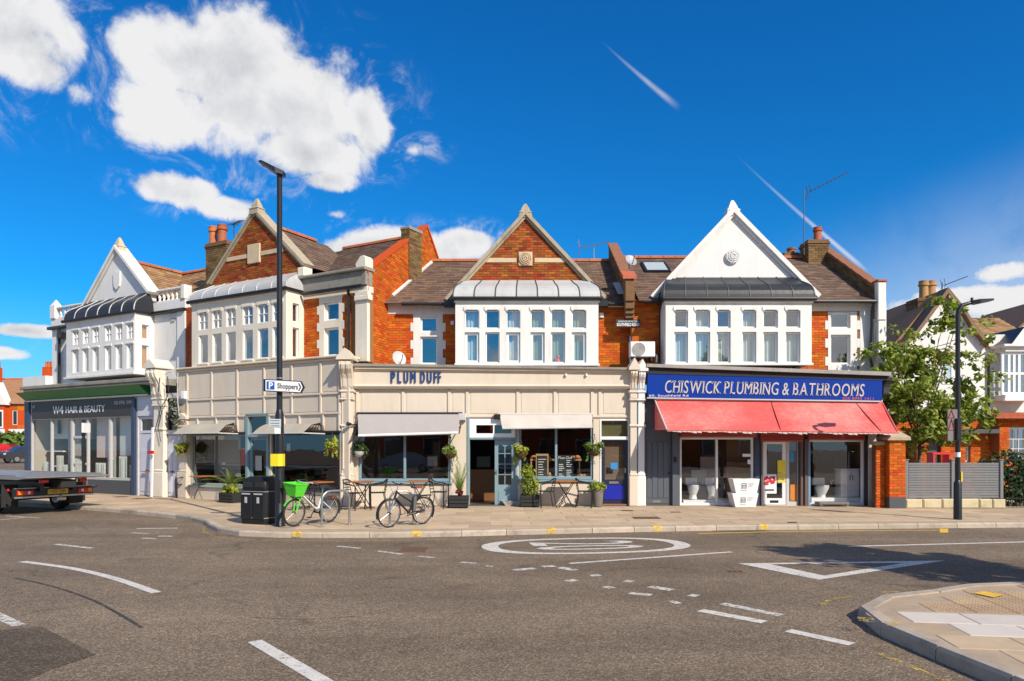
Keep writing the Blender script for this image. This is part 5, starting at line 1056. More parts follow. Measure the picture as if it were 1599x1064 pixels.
pilaster(B, wu(280,-.05), wu(293,-.05), .02, wz(285,650,-.1)+.1, wz(285,668), wz(285,655,-.1), CREAM, .10, .12, flute=0)
# ------------------------------------------------------------------ the hair salon building, far left
A = T('shop_building', 'white rendered hair salon building with balustraded parapet and green fascia', 'building', WING, wu(140), 0, 0, 'shop buildings of the terrace')
b0, b1 = wu(104,VB), wu(210.5,VB); bz0, bz1 = wz(150,586,VB), wz(150,496,VB)
cols = [(114.5,122),(130.5,137.5),(146,153.5),(165.5,173),(182,190),(199,207)]
tz = (wz(150,535,VB),wz(150,513,VB)); lz = (wz(150,580,VB),wz(150,544,VB)); holes = []
for a, b in cols: holes += [(wu(a,VB)-.02,wu(b,VB)+.05,*tz),(wu(a,VB)-.02,wu(b,VB)+.05,*lz)]
bay = A.part('bay', MB().wall(b0,b1,bz0,bz1,VB,VB+.16,holes), WHITE); side = MB()
sv = (WING.v(222,b1),WING.v(233,b1)); sh_ = [(sv[0],sv[1],*tz),(sv[0],sv[1],*lz)]; tmp = MB().wall(VB+.16,VW,bz0,bz1,0,.16,sh_)
side.add([(b1-d,x,z) for x,d,z in tmp.v], [tuple(reversed(f)) for f in tmp.f]); A.part('bay_side', side, WHITE, bay); side_pane(A, b1, sh_, PVC, None, BLIND)
A.part('bay_side', MB().box(b0,b0+.16,VB+.16,VW,bz0,bz1), WHITE, bay); A.part('bay_sill', MB().box(b0-.05,b1+.05,VB-.08,VW,bz0-.07,bz0-.002), WHITE, bay); A.part('bay_cornice', MB().bbox(b0-.04,b1+.04,VB-.05,VB,bz1-.10,bz1,.02), WHITE, bay)
for i, (a, b, c, d) in enumerate(holes):
    window(A, a+.004, b-.004, c+.004, d-.004, VB+.03, PVC, fw=.022, bars=(1,1) if i%2 == 0 else (0,0), back=(CURT if i in (1,7) else None))
    A.part('hood', MB().bbox(a-.04,b+.04,VB-.03,VB-.001,d+.02,d+.09,.01), WHITE, bay)
room(A, b0+.17, b1-.17, VB+.17, VB+3, bz0+.02, bz1-.02, INT)
lead_roof(A, b0, b1, VB, VW-.02, bz1+.05, wz(190,464,VW), 6, LEAD_D, SEAM_L, inset=.3)
zb = wz(265,640,VW); wl, wr = wu(82,VW), wu(291.5,VW); zg = wz(265,489,VW)
up = A.part('upper_wall', MB().box(b1-.02,wr,VW,VW+.25,zb,zg), WHITE); A.part('upper_wall', MB().box(wl,b0+.02,VW,VW+.25,zb-1.0,zg), WHITE, up)
A.part('pilaster', MB().bbox(wu(279,VW),wr,VW-.06,VW-.003,zb,zg,.01), WHITE, up); A.part('vent', MB().bbox(wu(268,VW),wu(274,VW),VW-.03,VW-.002,wz(270,503,VW),wz(270,497,VW),.006), INT_L, up)
A.part('wall_end', MB().box(wl-.0,wl+.25,VW+.251,VW+4,zb-1,zg), WHITE, up)
m = MB().bbox(wl-.12,b0,VW-.16,VW+.1,zg-.02,zg+.09,.02).bbox(b1,wr,VW-.16,VW+.1,zg-.02,zg+.09,.02); A.part('gutter', m, BLACK, up)
pb0, pb1 = wz(265,471,VW), wz(265,450.5,VW)
A.part('parapet', MB().bbox(b1-.6,wr,VW-.05,VW+.2,zg+.092,pb0,.01), WHITE, up); A.part('parapet', MB().bbox(wl,b0+.6,VW-.05,VW+.2,zg+.092,pb0,.01), WHITE, up)
def balustrade(ua, ub, n, z0, z1, v, mat, th, up):
    r = th.part('balustrade_rail', MB().bbox(ua,ub,v-.10,v+.12,z1-.07,z1,.015).bbox(ua,ub,v-.08,v+.10,z0+.002,z0+.05,.01), mat, up)
    for i in range(n):
        x = ua+(ub-ua)*(i+.5)/n; h = z1-z0-.12; th.part('baluster', MB().lathe([(.05,0),(.05,h*.1),(.032,h*.18),(.065,h*.42),(.05,h*.6),(.028,h*.8),(.05,h*.9),(.05,h)], (x,v,z0+.05), 8), mat, r, smooth=True)
balustrade(wu(245,VW), wu(286,VW), 6, pb0, pb1, VW+.05, WHITE, A, up); balustrade(wu(84,VW), wu(141,VW), 8, pb0, pb1, VW+.05, WHITE, A, up)
A.part('parapet_pier', MB().bbox(wu(286,VW),wr+.02,VW-.1,VW+.2,pb0+.002,pb1+.03,.02), WHITE, up); A.part('parapet_pier', MB().bbox(wu(82,VW),wu(90,VW),VW-.1,VW+.2,pb0+.002,pb1+.05,.02).loft([[(wu(82,VW),VW-.1,pb1+.05),(wu(90,VW),VW-.1,pb1+.05),(wu(90,VW),VW+.2,pb1+.05),(wu(82,VW),VW+.2,pb1+.05)],[(wu(86,VW)-.02,VW+.04,pb1+.32),(wu(86,VW)+.02,VW+.04,pb1+.32),(wu(86,VW)+.02,VW+.06,pb1+.32),(wu(86,VW)-.02,VW+.06,pb1+.32)]]), WHITE, up)
balustrade(wu(292,VW), wu(327,VW), 5, wz(310,461,VW), wz(310,440,VW), VW+.05, STONE, B, None) if False else None
gu0, gu1, gua = wu(138,VW-.05), wu(234,VW-.05), wu(184.5,VW-.05); VG = VW-.05; gz0 = wz(138,476,VG); gz1 = wz(234,456,VG); gza = wz(184,390,VG)
g = gable(A, gu0, gu1, gua, gz0, gz1, gza, VG, WHITE_G, WHITE, False, .10, .16, 60, fin=.44, finmat=STONE_L)
A.part('gable_base', MB().prism([(gu0+.1,min(gz0,gz1)-.6),(gu1-.1,min(gz0,gz1)-.6),(gu1-.02,gz1),(gu0+.02,gz0)], VG+.004, VG+.3), WHITE_G, g)
A.part('cartouche', MB().prism([(gua-.2,wz(184,425,VG)),(gua+.2,wz(184,425,VG)),(gua+.2,wz(184,440,VG)),(gua+.16,wz(184,448,VG)),(gua,wz(184,453,VG)),(gua-.16,wz(184,448,VG)),(gua-.2,wz(184,440,VG))], VG-.06, VG-.001), WHITE, g)
zr = gza-.35
rr = slope_roof(A, (gu1-.05,VG+.3,gz1-.02),(gu1-.05,VR+.6,gz1-.02),(gua,VR+.6,zr),(gua,VG+.3,zr), SLATE_B, 61); ridge_tiles(A, (gua,VG+.3,zr+.02), (gua,VR,zr+.02), rr)
A.part('roof', MB().quad((gu0,VG+.3,gz0),(gua,VG+.3,zr),(gua,VR+.6,zr),(gu0,VR+.6,gz0)), SLATE)
mr = slope_roof(A, (wl,VW+.25,pb0-.1),(wr,VW+.25,pb0-.1),(wr,3.4,zr-.05),(wl,3.4,zr-.05), SLATE_B, 62); ridge_tiles(A, (gua,3.4,zr-.02),(wr,3.4,zr-.02), mr); A.part('roof', MB().quad((wl,3.4,zr-.05),(wr,3.4,zr-.05),(wr,6,pb0-1),(wl,6,pb0-1)), SLATE)
A.part('downpipe', MB().tube([(wu(93,VW-.1),VW-.12,zg),(wu(93,VW-.1),VW-.10,zg-.4),(wu(92,VW-.1),VW-.08,zb-.8)], .055, 8).bbox(wu(90,VW-.2),wu(97,VW-.2),VW-.24,VW-.03,zg-.45,zg-.2,.03), BLACK, up)
cv0 = 1.3
chimney(B, wu(322,cv0), wu(354,cv0), cv0, cv0+.75, wz(335,445,cv0)-.3, wz(335,384,cv0)-.1, [(wu(331,cv0+.3),cv0+.37,.16),(wu(345,cv0+.3),cv0+.37,.17)], BRICK_Y, 63, TERRA, .72)
# ---- salon shopfront
zf0, zf1 = wz(130,609), wz(130,600)
s0, s1 = wu(43), wu(279)
zgt = wz(130,652); zgb = wz(130,746); hs = [(wu(50),wu(79.5),zgb,zgt),(wu(81),wu(111),zgb,zgt),(wu(113.5),wu(136),.02,zgt),(wu(137.5),wu(170.5),zgb,zgt),(wu(173),wu(207.5),zgb,zgt),(wu(216),wu(240),-.01,wz(228,650)),(wu(260),wu(277.5),-.01,wz(268,679)),(wu(260),wu(277),wz(268,672),wz(268,622))]
ztp = wz(130,622)
front = A.part('shopfront_wall', MB().wall(s0,s1,0,ztp,0,.075,hs), M('grey_white_frame',(.55,.53,.50),.6,.12,4,dirt=.2))
A.part('stall_riser', MB().bbox(wu(49),wu(111.5),-.03,-.001,.0,zgb-.05,.01).bbox(wu(138),wu(208),-.03,-.001,0,zgb-.05,.01), DKGREY, front)
A.part('pilaster', MB().bbox(wu(42),wu(49),-.09,-.002,0,ztp,.012), NAVY, front); A.part('pilaster', MB().bbox(wu(208.5),wu(214),-.09,-.002,0,wz(211,623),.012), NAVY, front)
for i, h in enumerate(hs[:5]):
    w = window(A, h[0]+.004, h[1]-.004, h[2]+.004, h[3]-.004, .01, PVC_G, GL_OLD, fw=.035, name='shop_window')
A.part('door_rail', MB().bbox(hs[2][0]+.04,hs[2][1]-.04,.005,.06,wz(125,685),wz(125,681),.008).bbox(hs[2][0]+.04,hs[2][1]-.04,.005,.06,wz(125,726),wz(125,723),.008), PVC_G, front)
room(A, wu(47), wu(210), .08, 3.2, 0, ztp, INT_L, INT_L)
A.part('pale_sheet', MB().box(wu(139),wu(169),.30,.31,wz(150,715),zgt+.05), M('pale_pink',(.62,.50,.46),.85,.15,3)); A.part('pale_sheet', MB().box(wu(175),wu(206),.30,.31,wz(190,712),zgt), M('pale_white',(.5,.51,.51),.85,.2,3)); A.part('pale_sheet', MB().box(wu(88),wu(108),.45,.46,.3,zgt), INT_L)  # pale sheets stand in for whitewashed glass and houses reflected in it
A.part('shelf', MB().box(wu(51),wu(78),.5,.8,.9,.95).box(wu(51),wu(78),.5,.8,1.5,1.55), PVC)
for k, (a, b, h, v_) in enumerate(((52,66,.55,.36),(68,78,.8,.5),(84,96,.45,.34),(98,109,.7,.42),(139,155,.55,.26),(156,169,.75,.28),(176,190,.8,.25),(191,206,.5,.27))):
    drape(A, wu(a), wu(b), zgb, zgb+h, v_, M('dust_sheet',(.42,.45,.42),.6,.25,5), front, amp=.05, name='dust_sheet')
# green shop-blind fascia above, canted forward
m = MB(); v0_, v1_ = -.10, -.46; za, zb2 = wz(130,621,-.1), wz(130,607,-.4)
m.add([(wu(44),v0_,za),(wu(236),v0_,za),(wu(236),v1_,zb2),(wu(44),v1_,zb2),(wu(44),0,za),(wu(236),0,za),(wu(236),0,zb2),(wu(44),0,zb2)], [(3,2,1,0),(4,5,6,7),(0,1,5,4),(2,3,7,6),(1,2,6,5),(3,0,4,7)])
A.part('green_blind_box', m, GREEN_F, front); zc0 = zb2+.004
A.part('cornice', MB().bbox(wu(36,-.4),wu(238,-.4),-.52,.7,zc0+.09,zc0+.22,.02).bbox(wu(40,-.4),wu(238,-.4),-.48,.5,zc0,zc0+.088,.02), CONC, front); A.part('blind_rail', MB().bbox(wu(46),wu(236),-.14,-.09,za-.06,za-.002,.01), OFFW, front)
A.part('side_extension', MB().box(wu(36,.5),wl,.5,4.0,zc0+.21,zc0+.75), WHITE, front); A.part('side_wall', MB().box(wu(42)-.0,wu(42)+.2,.21,5,0,zc0+.2), WHITE, front)
A.part('transom', MB().bbox(wu(216),wu(240),-.02,.1,wz(228,650)+.002,ztp,.01), M('lilac_white',(.55,.55,.62),.6,.08,3), front)
d0, d1 = hs[5][0]+.004, hs[5][1]-.004; LIL = MATS['lilac_white']
panel_door(A, d0, d1, .02, wz(228,678), .04, LIL, (0,0), (1,1.2), [(d0+.1,d1-.1,.15,.7),(d0+.1,d1-.1,.85,1.6)], letterbox=(wu(226),wu(233),wz(229,735)), lbmat=BREAD)
w_ = window(A, d0, d1, wz(228,677), wz(228,650)-.004, .04, LIL, GL_OLD, fw=.1)
d0, d1 = hs[6][0]+.004, hs[6][1]-.004
panel_door(A, d0, d1, .02, wz(268,680), .04, LIL, (0,0), (1,1.2), [(d0+.06,(d0+d1)/2-.03,.15,1.6),((d0+d1)/2+.03,d1-.06,.15,1.6)], letterbox=(wu(265),wu(272),wz(268,737)), lbmat=BLACK)
A.part('pane', MB().quad((hs[7][0],.08,hs[7][2]),(hs[7][1],.08,hs[7][2]),(hs[7][1],.08,hs[7][3]),(hs[7][0],.08,hs[7][3])), GL_OLD, front); A.part('hall', MB().box(wu(212),wu(279),.45,.5,0,ztp+.1), INT, front)
pilaster(A, wu(242,-.1), wu(257,-.1), -.02, wz(250,560,-.3), wz(250,624,-.2), wz(250,575,-.3), OFFW, .12, .42, flute=0)
sg = T('fascia_sign', 'charcoal W4 HAIR & BEAUTY sign under the green fascia', 'sign', WING, wu(130), -.06, wz(130,651,-.06))
za, zb2 = wz(130,651.5,-.06), wz(130,625,-.06)
sg.part('sign_board', MB().bbox(wu(50.5,-.06),wu(208,-.06),-.07,-.001,za,zb2,.006), CHAR)
text_on(sg, 'W', wu(83,-.08), -.075, wz(95,646.5,-.08), .44, SIGNW, width=wu(93,-.08)-wu(83,-.08), depth=.006); text_on(sg, '4', wu(92.5,-.08), -.075, wz(95,646.5,-.08), .44, SIGNW, width=wu(99.5,-.08)-wu(92.5,-.08), depth=.006); text_on(sg, 'HAIR & BEAUTY', wu(103,-.08), -.075, wz(130,644.5,-.08), .36, SIGNW, width=wu(164,-.08)-wu(103,-.08), depth=.006)
text_on(sg, '020 8742 1594', wu(179,-.08), -.08, wz(192,631.5,-.08), .18, PVC_G, width=wu(206,-.08)-wu(179,-.08), depth=.01); text_on(sg, '64', wu(52,-.08), -.08, wz(53,638,-.08), .18, PVC_G, width=.16, depth=.01)
# ------------------------------------------------------------------ houses and walls to the right
HR = Fr(0, 27.0, 0); hu = HR.u
def hz(py, v=0.0): return HR.z(1500, py, v)
H = T('house', 'white gabled house with brick ground floor behind the young tree', 'house', HR, hu(1480), 0, 0)
gp = [(hu(1396),hz(652)),(hu(1538),hz(652)),(hu(1538),hz(543)),(hu(1530),hz(533)),(hu(1515),hz(515)),(hu(1503),hz(494)),(hu(1475.5),hz(460)),(hu(1440),hz(508)),(hu(1425),hz(528)),(hu(1410),hz(543)),(hu(1396),hz(550))]
H.part('gable_wall', MB().prism(gp, 0, .3), WHITE)
def verge(pts, parent=None):
    for a, b in zip(pts, pts[1:]): H.part('bargeboard', MB().bar((a[0],-.12,a[1]+.05),(b[0],-.12,b[1]+.05),.5,.14,(0,1,0)) if False else MB().prism([(a[0],a[1]),(b[0],b[1]),(b[0],b[1]+.22),(a[0],a[1]+.22)], -.25, .4), M('verge_brown',(.20,.11,.06),.7,.2))
verge([gp[6],gp[5],gp[4],gp[3],gp[2]]); verge([gp[10],gp[9],gp[8],gp[7],gp[6]])
gw = H.part('ground_wall', MB().wall(hu(1396),hu(1640),0,hz(652)-.004,0,.3,[(hu(1447),hu(1470),-.01,hz(680)),(hu(1508),hu(1516),hz(722),hz(697)),(hu(1563),hu(1605),hz(720),hz(667))]), MORT)
bricks(H, [(hu(1396),0),(hu(1640),0),(hu(1640),hz(655)),(hu(1396),hz(655))], -.001, BRICK_O, gw, [(hu(1447),hu(1470),-.01,hz(680)),(hu(1508),hu(1516),hz(722),hz(697)),(hu(1563),hu(1605),hz(720),hz(667))], 71)
H.part('door', MB().bbox(hu(1448),hu(1469),.12,.18,0,hz(681),.01), DKGREY, gw); window(H, hu(1508)+.01, hu(1516)-.01, hz(722)+.01, hz(697)-.01, .1, PVC); window(H, hu(1563)+.01, hu(1605)-.01, hz(720)+.01, hz(667)-.01, .05, PVC, bars=(3,2), fw=.08, back=None); H.part('room_back', MB().box(hu(1440),hu(1620),1.2,1.25,0,hz(655)), INT, gw)
for a_, b_, v_, t_ in ((1547,1562,-.5,668),(1418,1436,-.6,669)): H.part('brickwork', field([(hu(a_),0),(hu(b_),0),(hu(b_),hz(t_)),(hu(a_),hz(t_))],(0,v_-.001,0),(1,0,0),(0,0,1),(0,-1,0),.225,.075,.01,.009,seed=77), BRICK_O, gw, kind='stuff')
H.part('brick_pier', MB().bbox(hu(1547),hu(1562),-.5,-.01,0,hz(668),.02), MORT, gw); H.part('brick_pier', MB().bbox(hu(1418),hu(1436),-.6,-.01,0,hz(669),.02), MORT, gw); H.part('porch_beam', MB().bbox(hu(1430),hu(1547),-.55,-.02,hz(678),hz(671),.02), DKGREY, gw)
rfp = [Vector((hu(1538),-.7,hz(655))),Vector((hu(1650),-.7,hz(655))),Vector((hu(1650),-.05,hz(645))),Vector((hu(1538),-.05,hz(645)))]
slope_roof(H, *rfp, TERRA, 72, 'lean_to_roof')
wr_ = H.part('wing_wall', MB().wall(hu(1538)+.01,hu(1650),hz(652),hz(520),.4,.7,[(hu(1700),hu(1701),0,1)]), WHITE)
slope_roof(H, (hu(1510),.3,hz(541)),(hu(1650),.3,hz(541)),(hu(1650),3.2,hz(497,3.2)),(hu(1480),3.2,hz(497,3.2)), SLATE_B, 73)
bw0, bw1, bv = hu(1562), hu(1612), -.3
H.part('bay', MB().wall(bw0,bw1,hz(625,bv),hz(541,bv),bv,.39,[(hu(1567,bv),hu(1608,bv),hz(617,bv),hz(549,bv))]), WHITE, wr_); window(H, hu(1567,bv)+.01, hu(1608,bv)-.01, hz(617,bv)+.01, hz(549,bv)-.01, bv+.1, PVC, bars=(3,1), fw=.1, bw=.09); H.part('bay_sill', MB().bbox(bw0-.1,bw1+.1,bv-.1,bv,hz(627,bv),hz(623,bv),.02), WHITE, wr_); H.part('room_back', MB().box(bw0,bw1,.8,.85,hz(625),hz(541)), INT, wr_)
pz = hz(538,bv); H.part('pediment', MB().prism([(hu(1569),pz),(hu(1606),pz),(hu(1587.5),hz(513,bv))], bv-.1, bv+.1), WHITE, wr_); H.part('bay_cornice', MB().bbox(bw0-.15,bw1+.1,bv-.15,.38,pz-.1,pz,.02), WHITE, wr_)
m = MB().add([(hu(1566),bv-.14,pz),(hu(1587.5),bv-.14,hz(511,bv)),(hu(1587.5),2,hz(511,bv)),(hu(1548),2,pz),(hu(1609),bv-.14,pz),(hu(1609),2,pz)], [(0,1,2,3),(4,5,2,1)]); H.part('bay_roof', m, M('blue_slate',(.045,.055,.07),.4,.2,6), wr_)
H.part('downpipe', MB().tube([(hu(1552.5),.3,hz(652)),(hu(1552.5),.3,hz(560))], .05, 6), BLACK, wr_)
H.part('roof', MB().prism([(gp[6][0],gp[6][1]+.2),(gp[2][0]-.1,gp[2][1]+.1),(gp[10][0],gp[10][1]+.1)], .41, 5), SLATE_B)
chimney(H, hu(1434,1.0), hu(1460,1.0), 1.0, 1.8, hz(515,1.0), hz(474,1.0), [(hu(1443,1.4),1.4,.19),(hu(1454.5,1.4),1.4,.19)], BRICK_Y, 74, M('buff_pot',(.42,.23,.09),.8,.2), .75)
H.part('upper_window', MB().bbox(hu(1458),hu(1487),-.05,-.002,hz(566),hz(551),.02), M('tile_hood',(.40,.15,.05),.7,.2), None)
for a, b in ((1457,1466),(1471,1488)): window(H, hu(a), hu(b), hz(600), hz(568), -.03, PVC, GL_UP, fw=.07, dep=.025)
# second house, partly seen at the edge
H2 = T('house', 'pale gabled house half out of frame at the right edge', 'house', Fr(0,30,0), Fr(0,30,0).u(1640), 0, 0); f2 = H2.fr
gp2 = [(f2.u(1600),0),(f2.u(1720),0),(f2.u(1720),f2.z(1600,540)),(f2.u(1636),f2.z(1600,470)),(f2.u(1585),f2.z(1600,514)),(f2.u(1585),f2.z(1600,540)),(f2.u(1600),f2.z(1600,560))]
H2.part('gable_wall', MB().prism(gp2, 0, 4), WHITE); H2.part('bargeboard', MB().prism([(f2.u(1583),f2.z(1600,518)),(f2.u(1636),f2.z(1600,470)),(f2.u(1636),f2.z(1600,465)),(f2.u(1583),f2.z(1600,513))], -.3, 4.1), MATS['verge_brown'])
window(H2, f2.u(1612), f2.u(1640), f2.z(1600,600), f2.z(1600,560), -.04, PVC, fw=.08, dep=.03)
# brick pier with stone cap, grey slatted fence on a low wall, iron railing
F2 = Fr(0, 19.55, 0); fu = F2.u
def fz(py, v=0.0): return F2.z(1450, py, v)
p = T('brick_pier', 'square orange brick pier with peaked stone cap beside the bathroom shop', 'pier', F2, fu(1401), .3, 0)
pa_, pb_ = fu(1389.5), fu(1414); zt = fz(688)
sh_ = p.part('shaft', MB().box(pa_,pb_,0,pb_-pa_,0,zt), MORT)
m = MB()
for O, s_, n_ in (((pa_,0,0),(1,0,0),(0,-1,0)),((pa_,pb_-pa_,0),(0,-1,0),(-1,0,0)),((pb_,0,0),(0,1,0),(1,0,0))):
    f = field([(0,.32),(pb_-pa_,.32),(pb_-pa_,zt),(0,zt)], O, s_, (0,0,1), n_, .225, .075, .01, .009, seed=81); m.add(f.v, f.f)
p.part('brickwork', m, BRICK_O, sh_, kind='stuff'); p.part('plinth', MB().bbox(pa_-.012,pb_+.012,-.012,pb_-pa_+.01,0,.31,.01), DKGREY)
e = .10; cx_, cy_ = (pa_+pb_)/2, (pb_-pa_)/2; hw = (pb_-pa_)/2
ring = lambda r, z: [(cx_-r,cy_-r,z),(cx_+r,cy_-r,z),(cx_+r,cy_+r,z),(cx_-r,cy_+r,z)]
p.part('cap', MB().loft([ring(hw+e,zt+.004),ring(hw+e,zt+.09),ring(hw*.55,zt+.26),ring(hw*.2,zt+.30)]), STONE)
p = T('brick_wall', 'brick garden wall between the shop end and the pier', 'wall', F2, fu(1382), .25, 0)
p.part('wall', MB().box(fu(1371)+.05,pa_-.02,.2,.42,0,zt-.12), MORT_D); p.part('brickwork', field([(fu(1371)+.05,0),(pa_-.02,0),(pa_-.02,zt-.12),(fu(1371)+.05,zt-.12)],(0,.199,0),(1,0,0),(0,0,1),(0,-1,0),.225,.075,.01,.009,seed=82), BRICK_O, kind='stuff'); p.part('coping', MB().bbox(fu(1371),pa_-.02,.15,.47,zt-.118,zt-.02,.02), STONE)
lw = T('low_wall', 'low pale stone-coped wall under the grey slatted fence', 'wall', F2, fu(1490), 0, 0)
for i, (a, b) in enumerate(((1415,1442),(1442,1472),(1472,1500),(1500,1530),(1530,1551),(1551,1572))):
    lw.part('wall_stone', MB().bbox(fu(a)+.012,fu(b)-.008,.0,.30,0,.262+rng.uniform(-.008,.008),.03), CAST)
fn = T('slat_fence', 'grey horizontal slat fence standing on the low pale wall', 'fence', F2, fu(1490), .12, .27)
z0, z1 = .28, fz(723,.12)
for a in (1415.5,1487.5,1563.5): q = fn.part('post', MB().bbox(fu(a,.12)-.045,fu(a,.12)+.045,.08,.20,z0-.01,z1+.06,.008), FENCE); fn.part('post_cap', MB().bbox(fu(a,.12)-.06,fu(a,.12)+.06,.065,.215,z1+.062,z1+.10,.01), FENCE, q)
sm = {}
for a, b in ((1416.5,1486.5),(1488.5,1562.5)):
    n = 14; ua, ub = fu(a,.12)+.045, fu(b,.12)-.045; hgt = (z1-z0)/n
    for i in range(n): fn.part('slat', MB().bbox(ua,ub,.11,.13,z0+i*hgt+.003,z0+(i+1)*hgt-.003,.012), FENCE)
    for x in (.25,.5,.75): fn.part('upright', MB().box(ua+(ub-ua)*x-.012,ua+(ub-ua)*x+.012,.131,.15,z0,z1), STEEL)
rl = T('iron_railing', 'black iron garden railing to the right of the grey fence', 'railing', F2, fu(1585), .15, 0)
zt = fz(705,.15); rl.part('rail', MB().box(fu(1569),fu(1690),.14,.16,zt-.25,zt-.22).box(fu(1569),fu(1690),.14,.16,.25,.28), BLACK)
for i in range(22): x = fu(1570)+i*.105; rl.part('bar', MB().tube([(x,.15,.02),(x,.15,zt-.06),(x,.15,zt)], [.009,.009,.002], 5), BLACK)
r_ = random.Random(9)
hd = T('garden_hedge', 'dark clipped hedge behind the black iron railing', 'hedge', F2, fu(1590), .8, 0); hd.part('foliage', leafy(leafy(MB(), (fu(1590)+.3,.9,.8), (1.0,.4,.85), 900, .10, r_, shell=.2), (fu(1640),.9,.7), (1.0,.4,.7), 500, .10, r_), LEAF_D); hd.part('stem', MB().tube([(fu(1590),.9,0),(fu(1590),.9,.8)],.03,6), BARK)
gb_ = T('garden_bench', 'red bench top showing above the grey fence', 'bench', HR, hu(1463), -1.6, 0); gb_.part('seat', MB().bbox(hu(1449,-1.6),hu(1478,-1.6),-1.9,-1.5,1.42,1.5,.01), REDM); gb_.part('leg', MB().box(hu(1450,-1.6),hu(1450,-1.6)+.06,-1.9,-1.5,0,1.42), REDM); gb_.part('leg', MB().box(hu(1477,-1.6)-.06,hu(1477,-1.6),-1.9,-1.5,0,1.42), REDM)
# ------------------------------------------------------------------ far houses and hedge at the left edge
FL = Fr(-56, 86, radians(-6), .85)
def far_house(name_label, x0, w, seed):
    t = T('house', name_label, 'house', FL, x0+w/2, 0, 0, 'terraced houses at the end of the side street')
    wl_ = t.part('wall', MB().wall(x0,x0+w,0,6.2,0,.4,[(x0+w*.1,x0+w*.22,3.6,5.4),(x0+w*.62,x0+w*.72,3.6,5.4)]), BRICK_O)
    by0 = x0+w*.28; t.part('bay', MB().box(by0,by0+w*.28,-.7,-.01,0,6.0), BRICK_O)
    t.part('gable', MB().prism([(by0-.3,6.02),(by0+w*.28+.3,6.02),(by0+w*.14,8.8)], -.9, .3), M('far_gable_white',(.75,.70,.64),.7,.1,1)); t.part('gable_brick', MB().prism([(by0+.35,6.1),(by0+w*.28-.35,6.1),(by0+w*.14,7.6)], -.95, -.901), BRICK_O)
    for k, (a, b) in enumerate(((.02,.10),(.18,.26))):
        f = t.part('window', MB().bbox(by0+w*a,by0+w*b,-.78,-.701,3.2,5.4,.02), PVC); t.part('pane', MB().box(by0+w*a+.1,by0+w*b-.1,-.80,-.781,3.4,5.2), CARGL, f)
        f = t.part('window', MB().bbox(by0+w*a,by0+w*b,-.78,-.701,.6,2.4,.02), PVC); t.part('pane', MB().box(by0+w*a+.1,by0+w*b-.1,-.80,-.781,.8,2.2), CARGL, f)
    for a, b in ((.1,.22),(.62,.72)): f = t.part('window', MB().bbox(x0+w*a,x0+w*b,.05,.12,3.6,5.4,.02), PVC); t.part('pane', MB().box(x0+w*a+.12,x0+w*b-.12,.03,.049,3.7,5.3), CARGL, f)
    t.part('band', MB().bbox(x0,x0+w,-.06,-.001,2.5,3.1,.02).bbox(by0-.05,by0+w*.28+.05,-.8,-.702,2.5,3.1,.02), PVC); t.part('door', MB().bbox(x0+w*.75,x0+w*.86,-.05,-.001,0,2.3,.02), DKGREY)
    t.part('roof', MB().add([(x0,-.3,6.2),(x0+w,-.3,6.2),(x0+w,4,9.6),(x0,4,9.6)], [(0,1,2,3)]), SLATE_B); t.part('ridge', MB().tube([(x0,4,9.6),(x0+w,4,9.6)], .15, 6), TERRA)
    c = t.part('chimney', MB().bbox(x0+w*.85,x0+w-.1,2.8,3.8,8,11.0,.03), BRICK_O)
    for k in range(3): t.part('chimney_pot', MB().lathe([(.16,0),(.14,.6),(.17,.62),(.17,.7)], (x0+w*.88+k*.36,3.3,11.0), 10), TERRA, c)
far_house('far brick house with white bay, just left of the salon', -9.2, 7.0, 1); far_house('far brick house cut by the left edge of the picture', -16.4, 7.0, 2); far_house('far brick house hidden mostly behind the salon wall', -2.0, 7.0, 3)
r_ = random.Random(12); hg = T('street_hedge', 'bright green hedge below the far brick houses', 'hedge', FL, -6, -6, 0); m = MB()
for k in range(9): leafy(m, (-17+k*2.4,-6,1.3), (1.7,1.0,1.5+r_.uniform(-.2,.3)), 330, .42, r_, shell=.2)
hg.part('foliage', m, HEDGE); hg.part('stem', MB().tube([(-6,-6,0),(-6,-6,1.2)], .1, 6).tube([(-12,-6,0),(-12,-6,1.2)], .1, 6), BARK)
# ------------------------------------------------------------------ awnings
def cloth(m, a, b, c, d, n=10, k=6, sag=.03, wob=.0, seed=1):   # a,b top edge, d,c bottom edge
    r = random.Random(seed); a, b, c, d = map(Vector, (a,b,c,d)); ph = r.uniform(0,6); G_ = []
    nr = (b-a).cross(d-a).normalized()
    for j in range(k+1):
        t = j/k; row = []
        for i in range(n+1):
            s = i/n; p = a.lerp(b,s).lerp(d.lerp(c,s),t); row.append(p+nr*(sag*sin(pi*t)*(1+.4*sin(s*9+ph))+wob*t*sin(s*13+ph)+wob*.6*t*sin(s*29+2*ph)))
        G_.append(row)
    for j in range(k):
        for i in range(n): m.quad(G_[j][i],G_[j+1][i],G_[j+1][i+1],G_[j][i+1])
    return m
aw = T('awning', 'light grey retractable awning over the left cafe window', 'awning', CD, u(638), -.05, zc(677))
A0, A1, A2, A3 = (u(559,-.08),-.10,zc(647,-.1)), (u(719,-.08),-.10,zc(647,-.1)), (u(716,-.62),-.62,zc(676,-.62)), (u(560,-.62),-.62,zc(680.5,-.62))
aw.part('canopy', cloth(MB(), A0, A1, A2, A3, 14, 6, .015, .006, 3), FAB_G, smooth=True); aw.part('front_bar', MB().tube([A3,A2], .035, 8), PVC); aw.part('cassette', MB().tube([(A0[0]-.03,-.06,A0[2]+.01),(A1[0]+.06,-.06,A1[2]+.01)], .05, 8), BLACK)
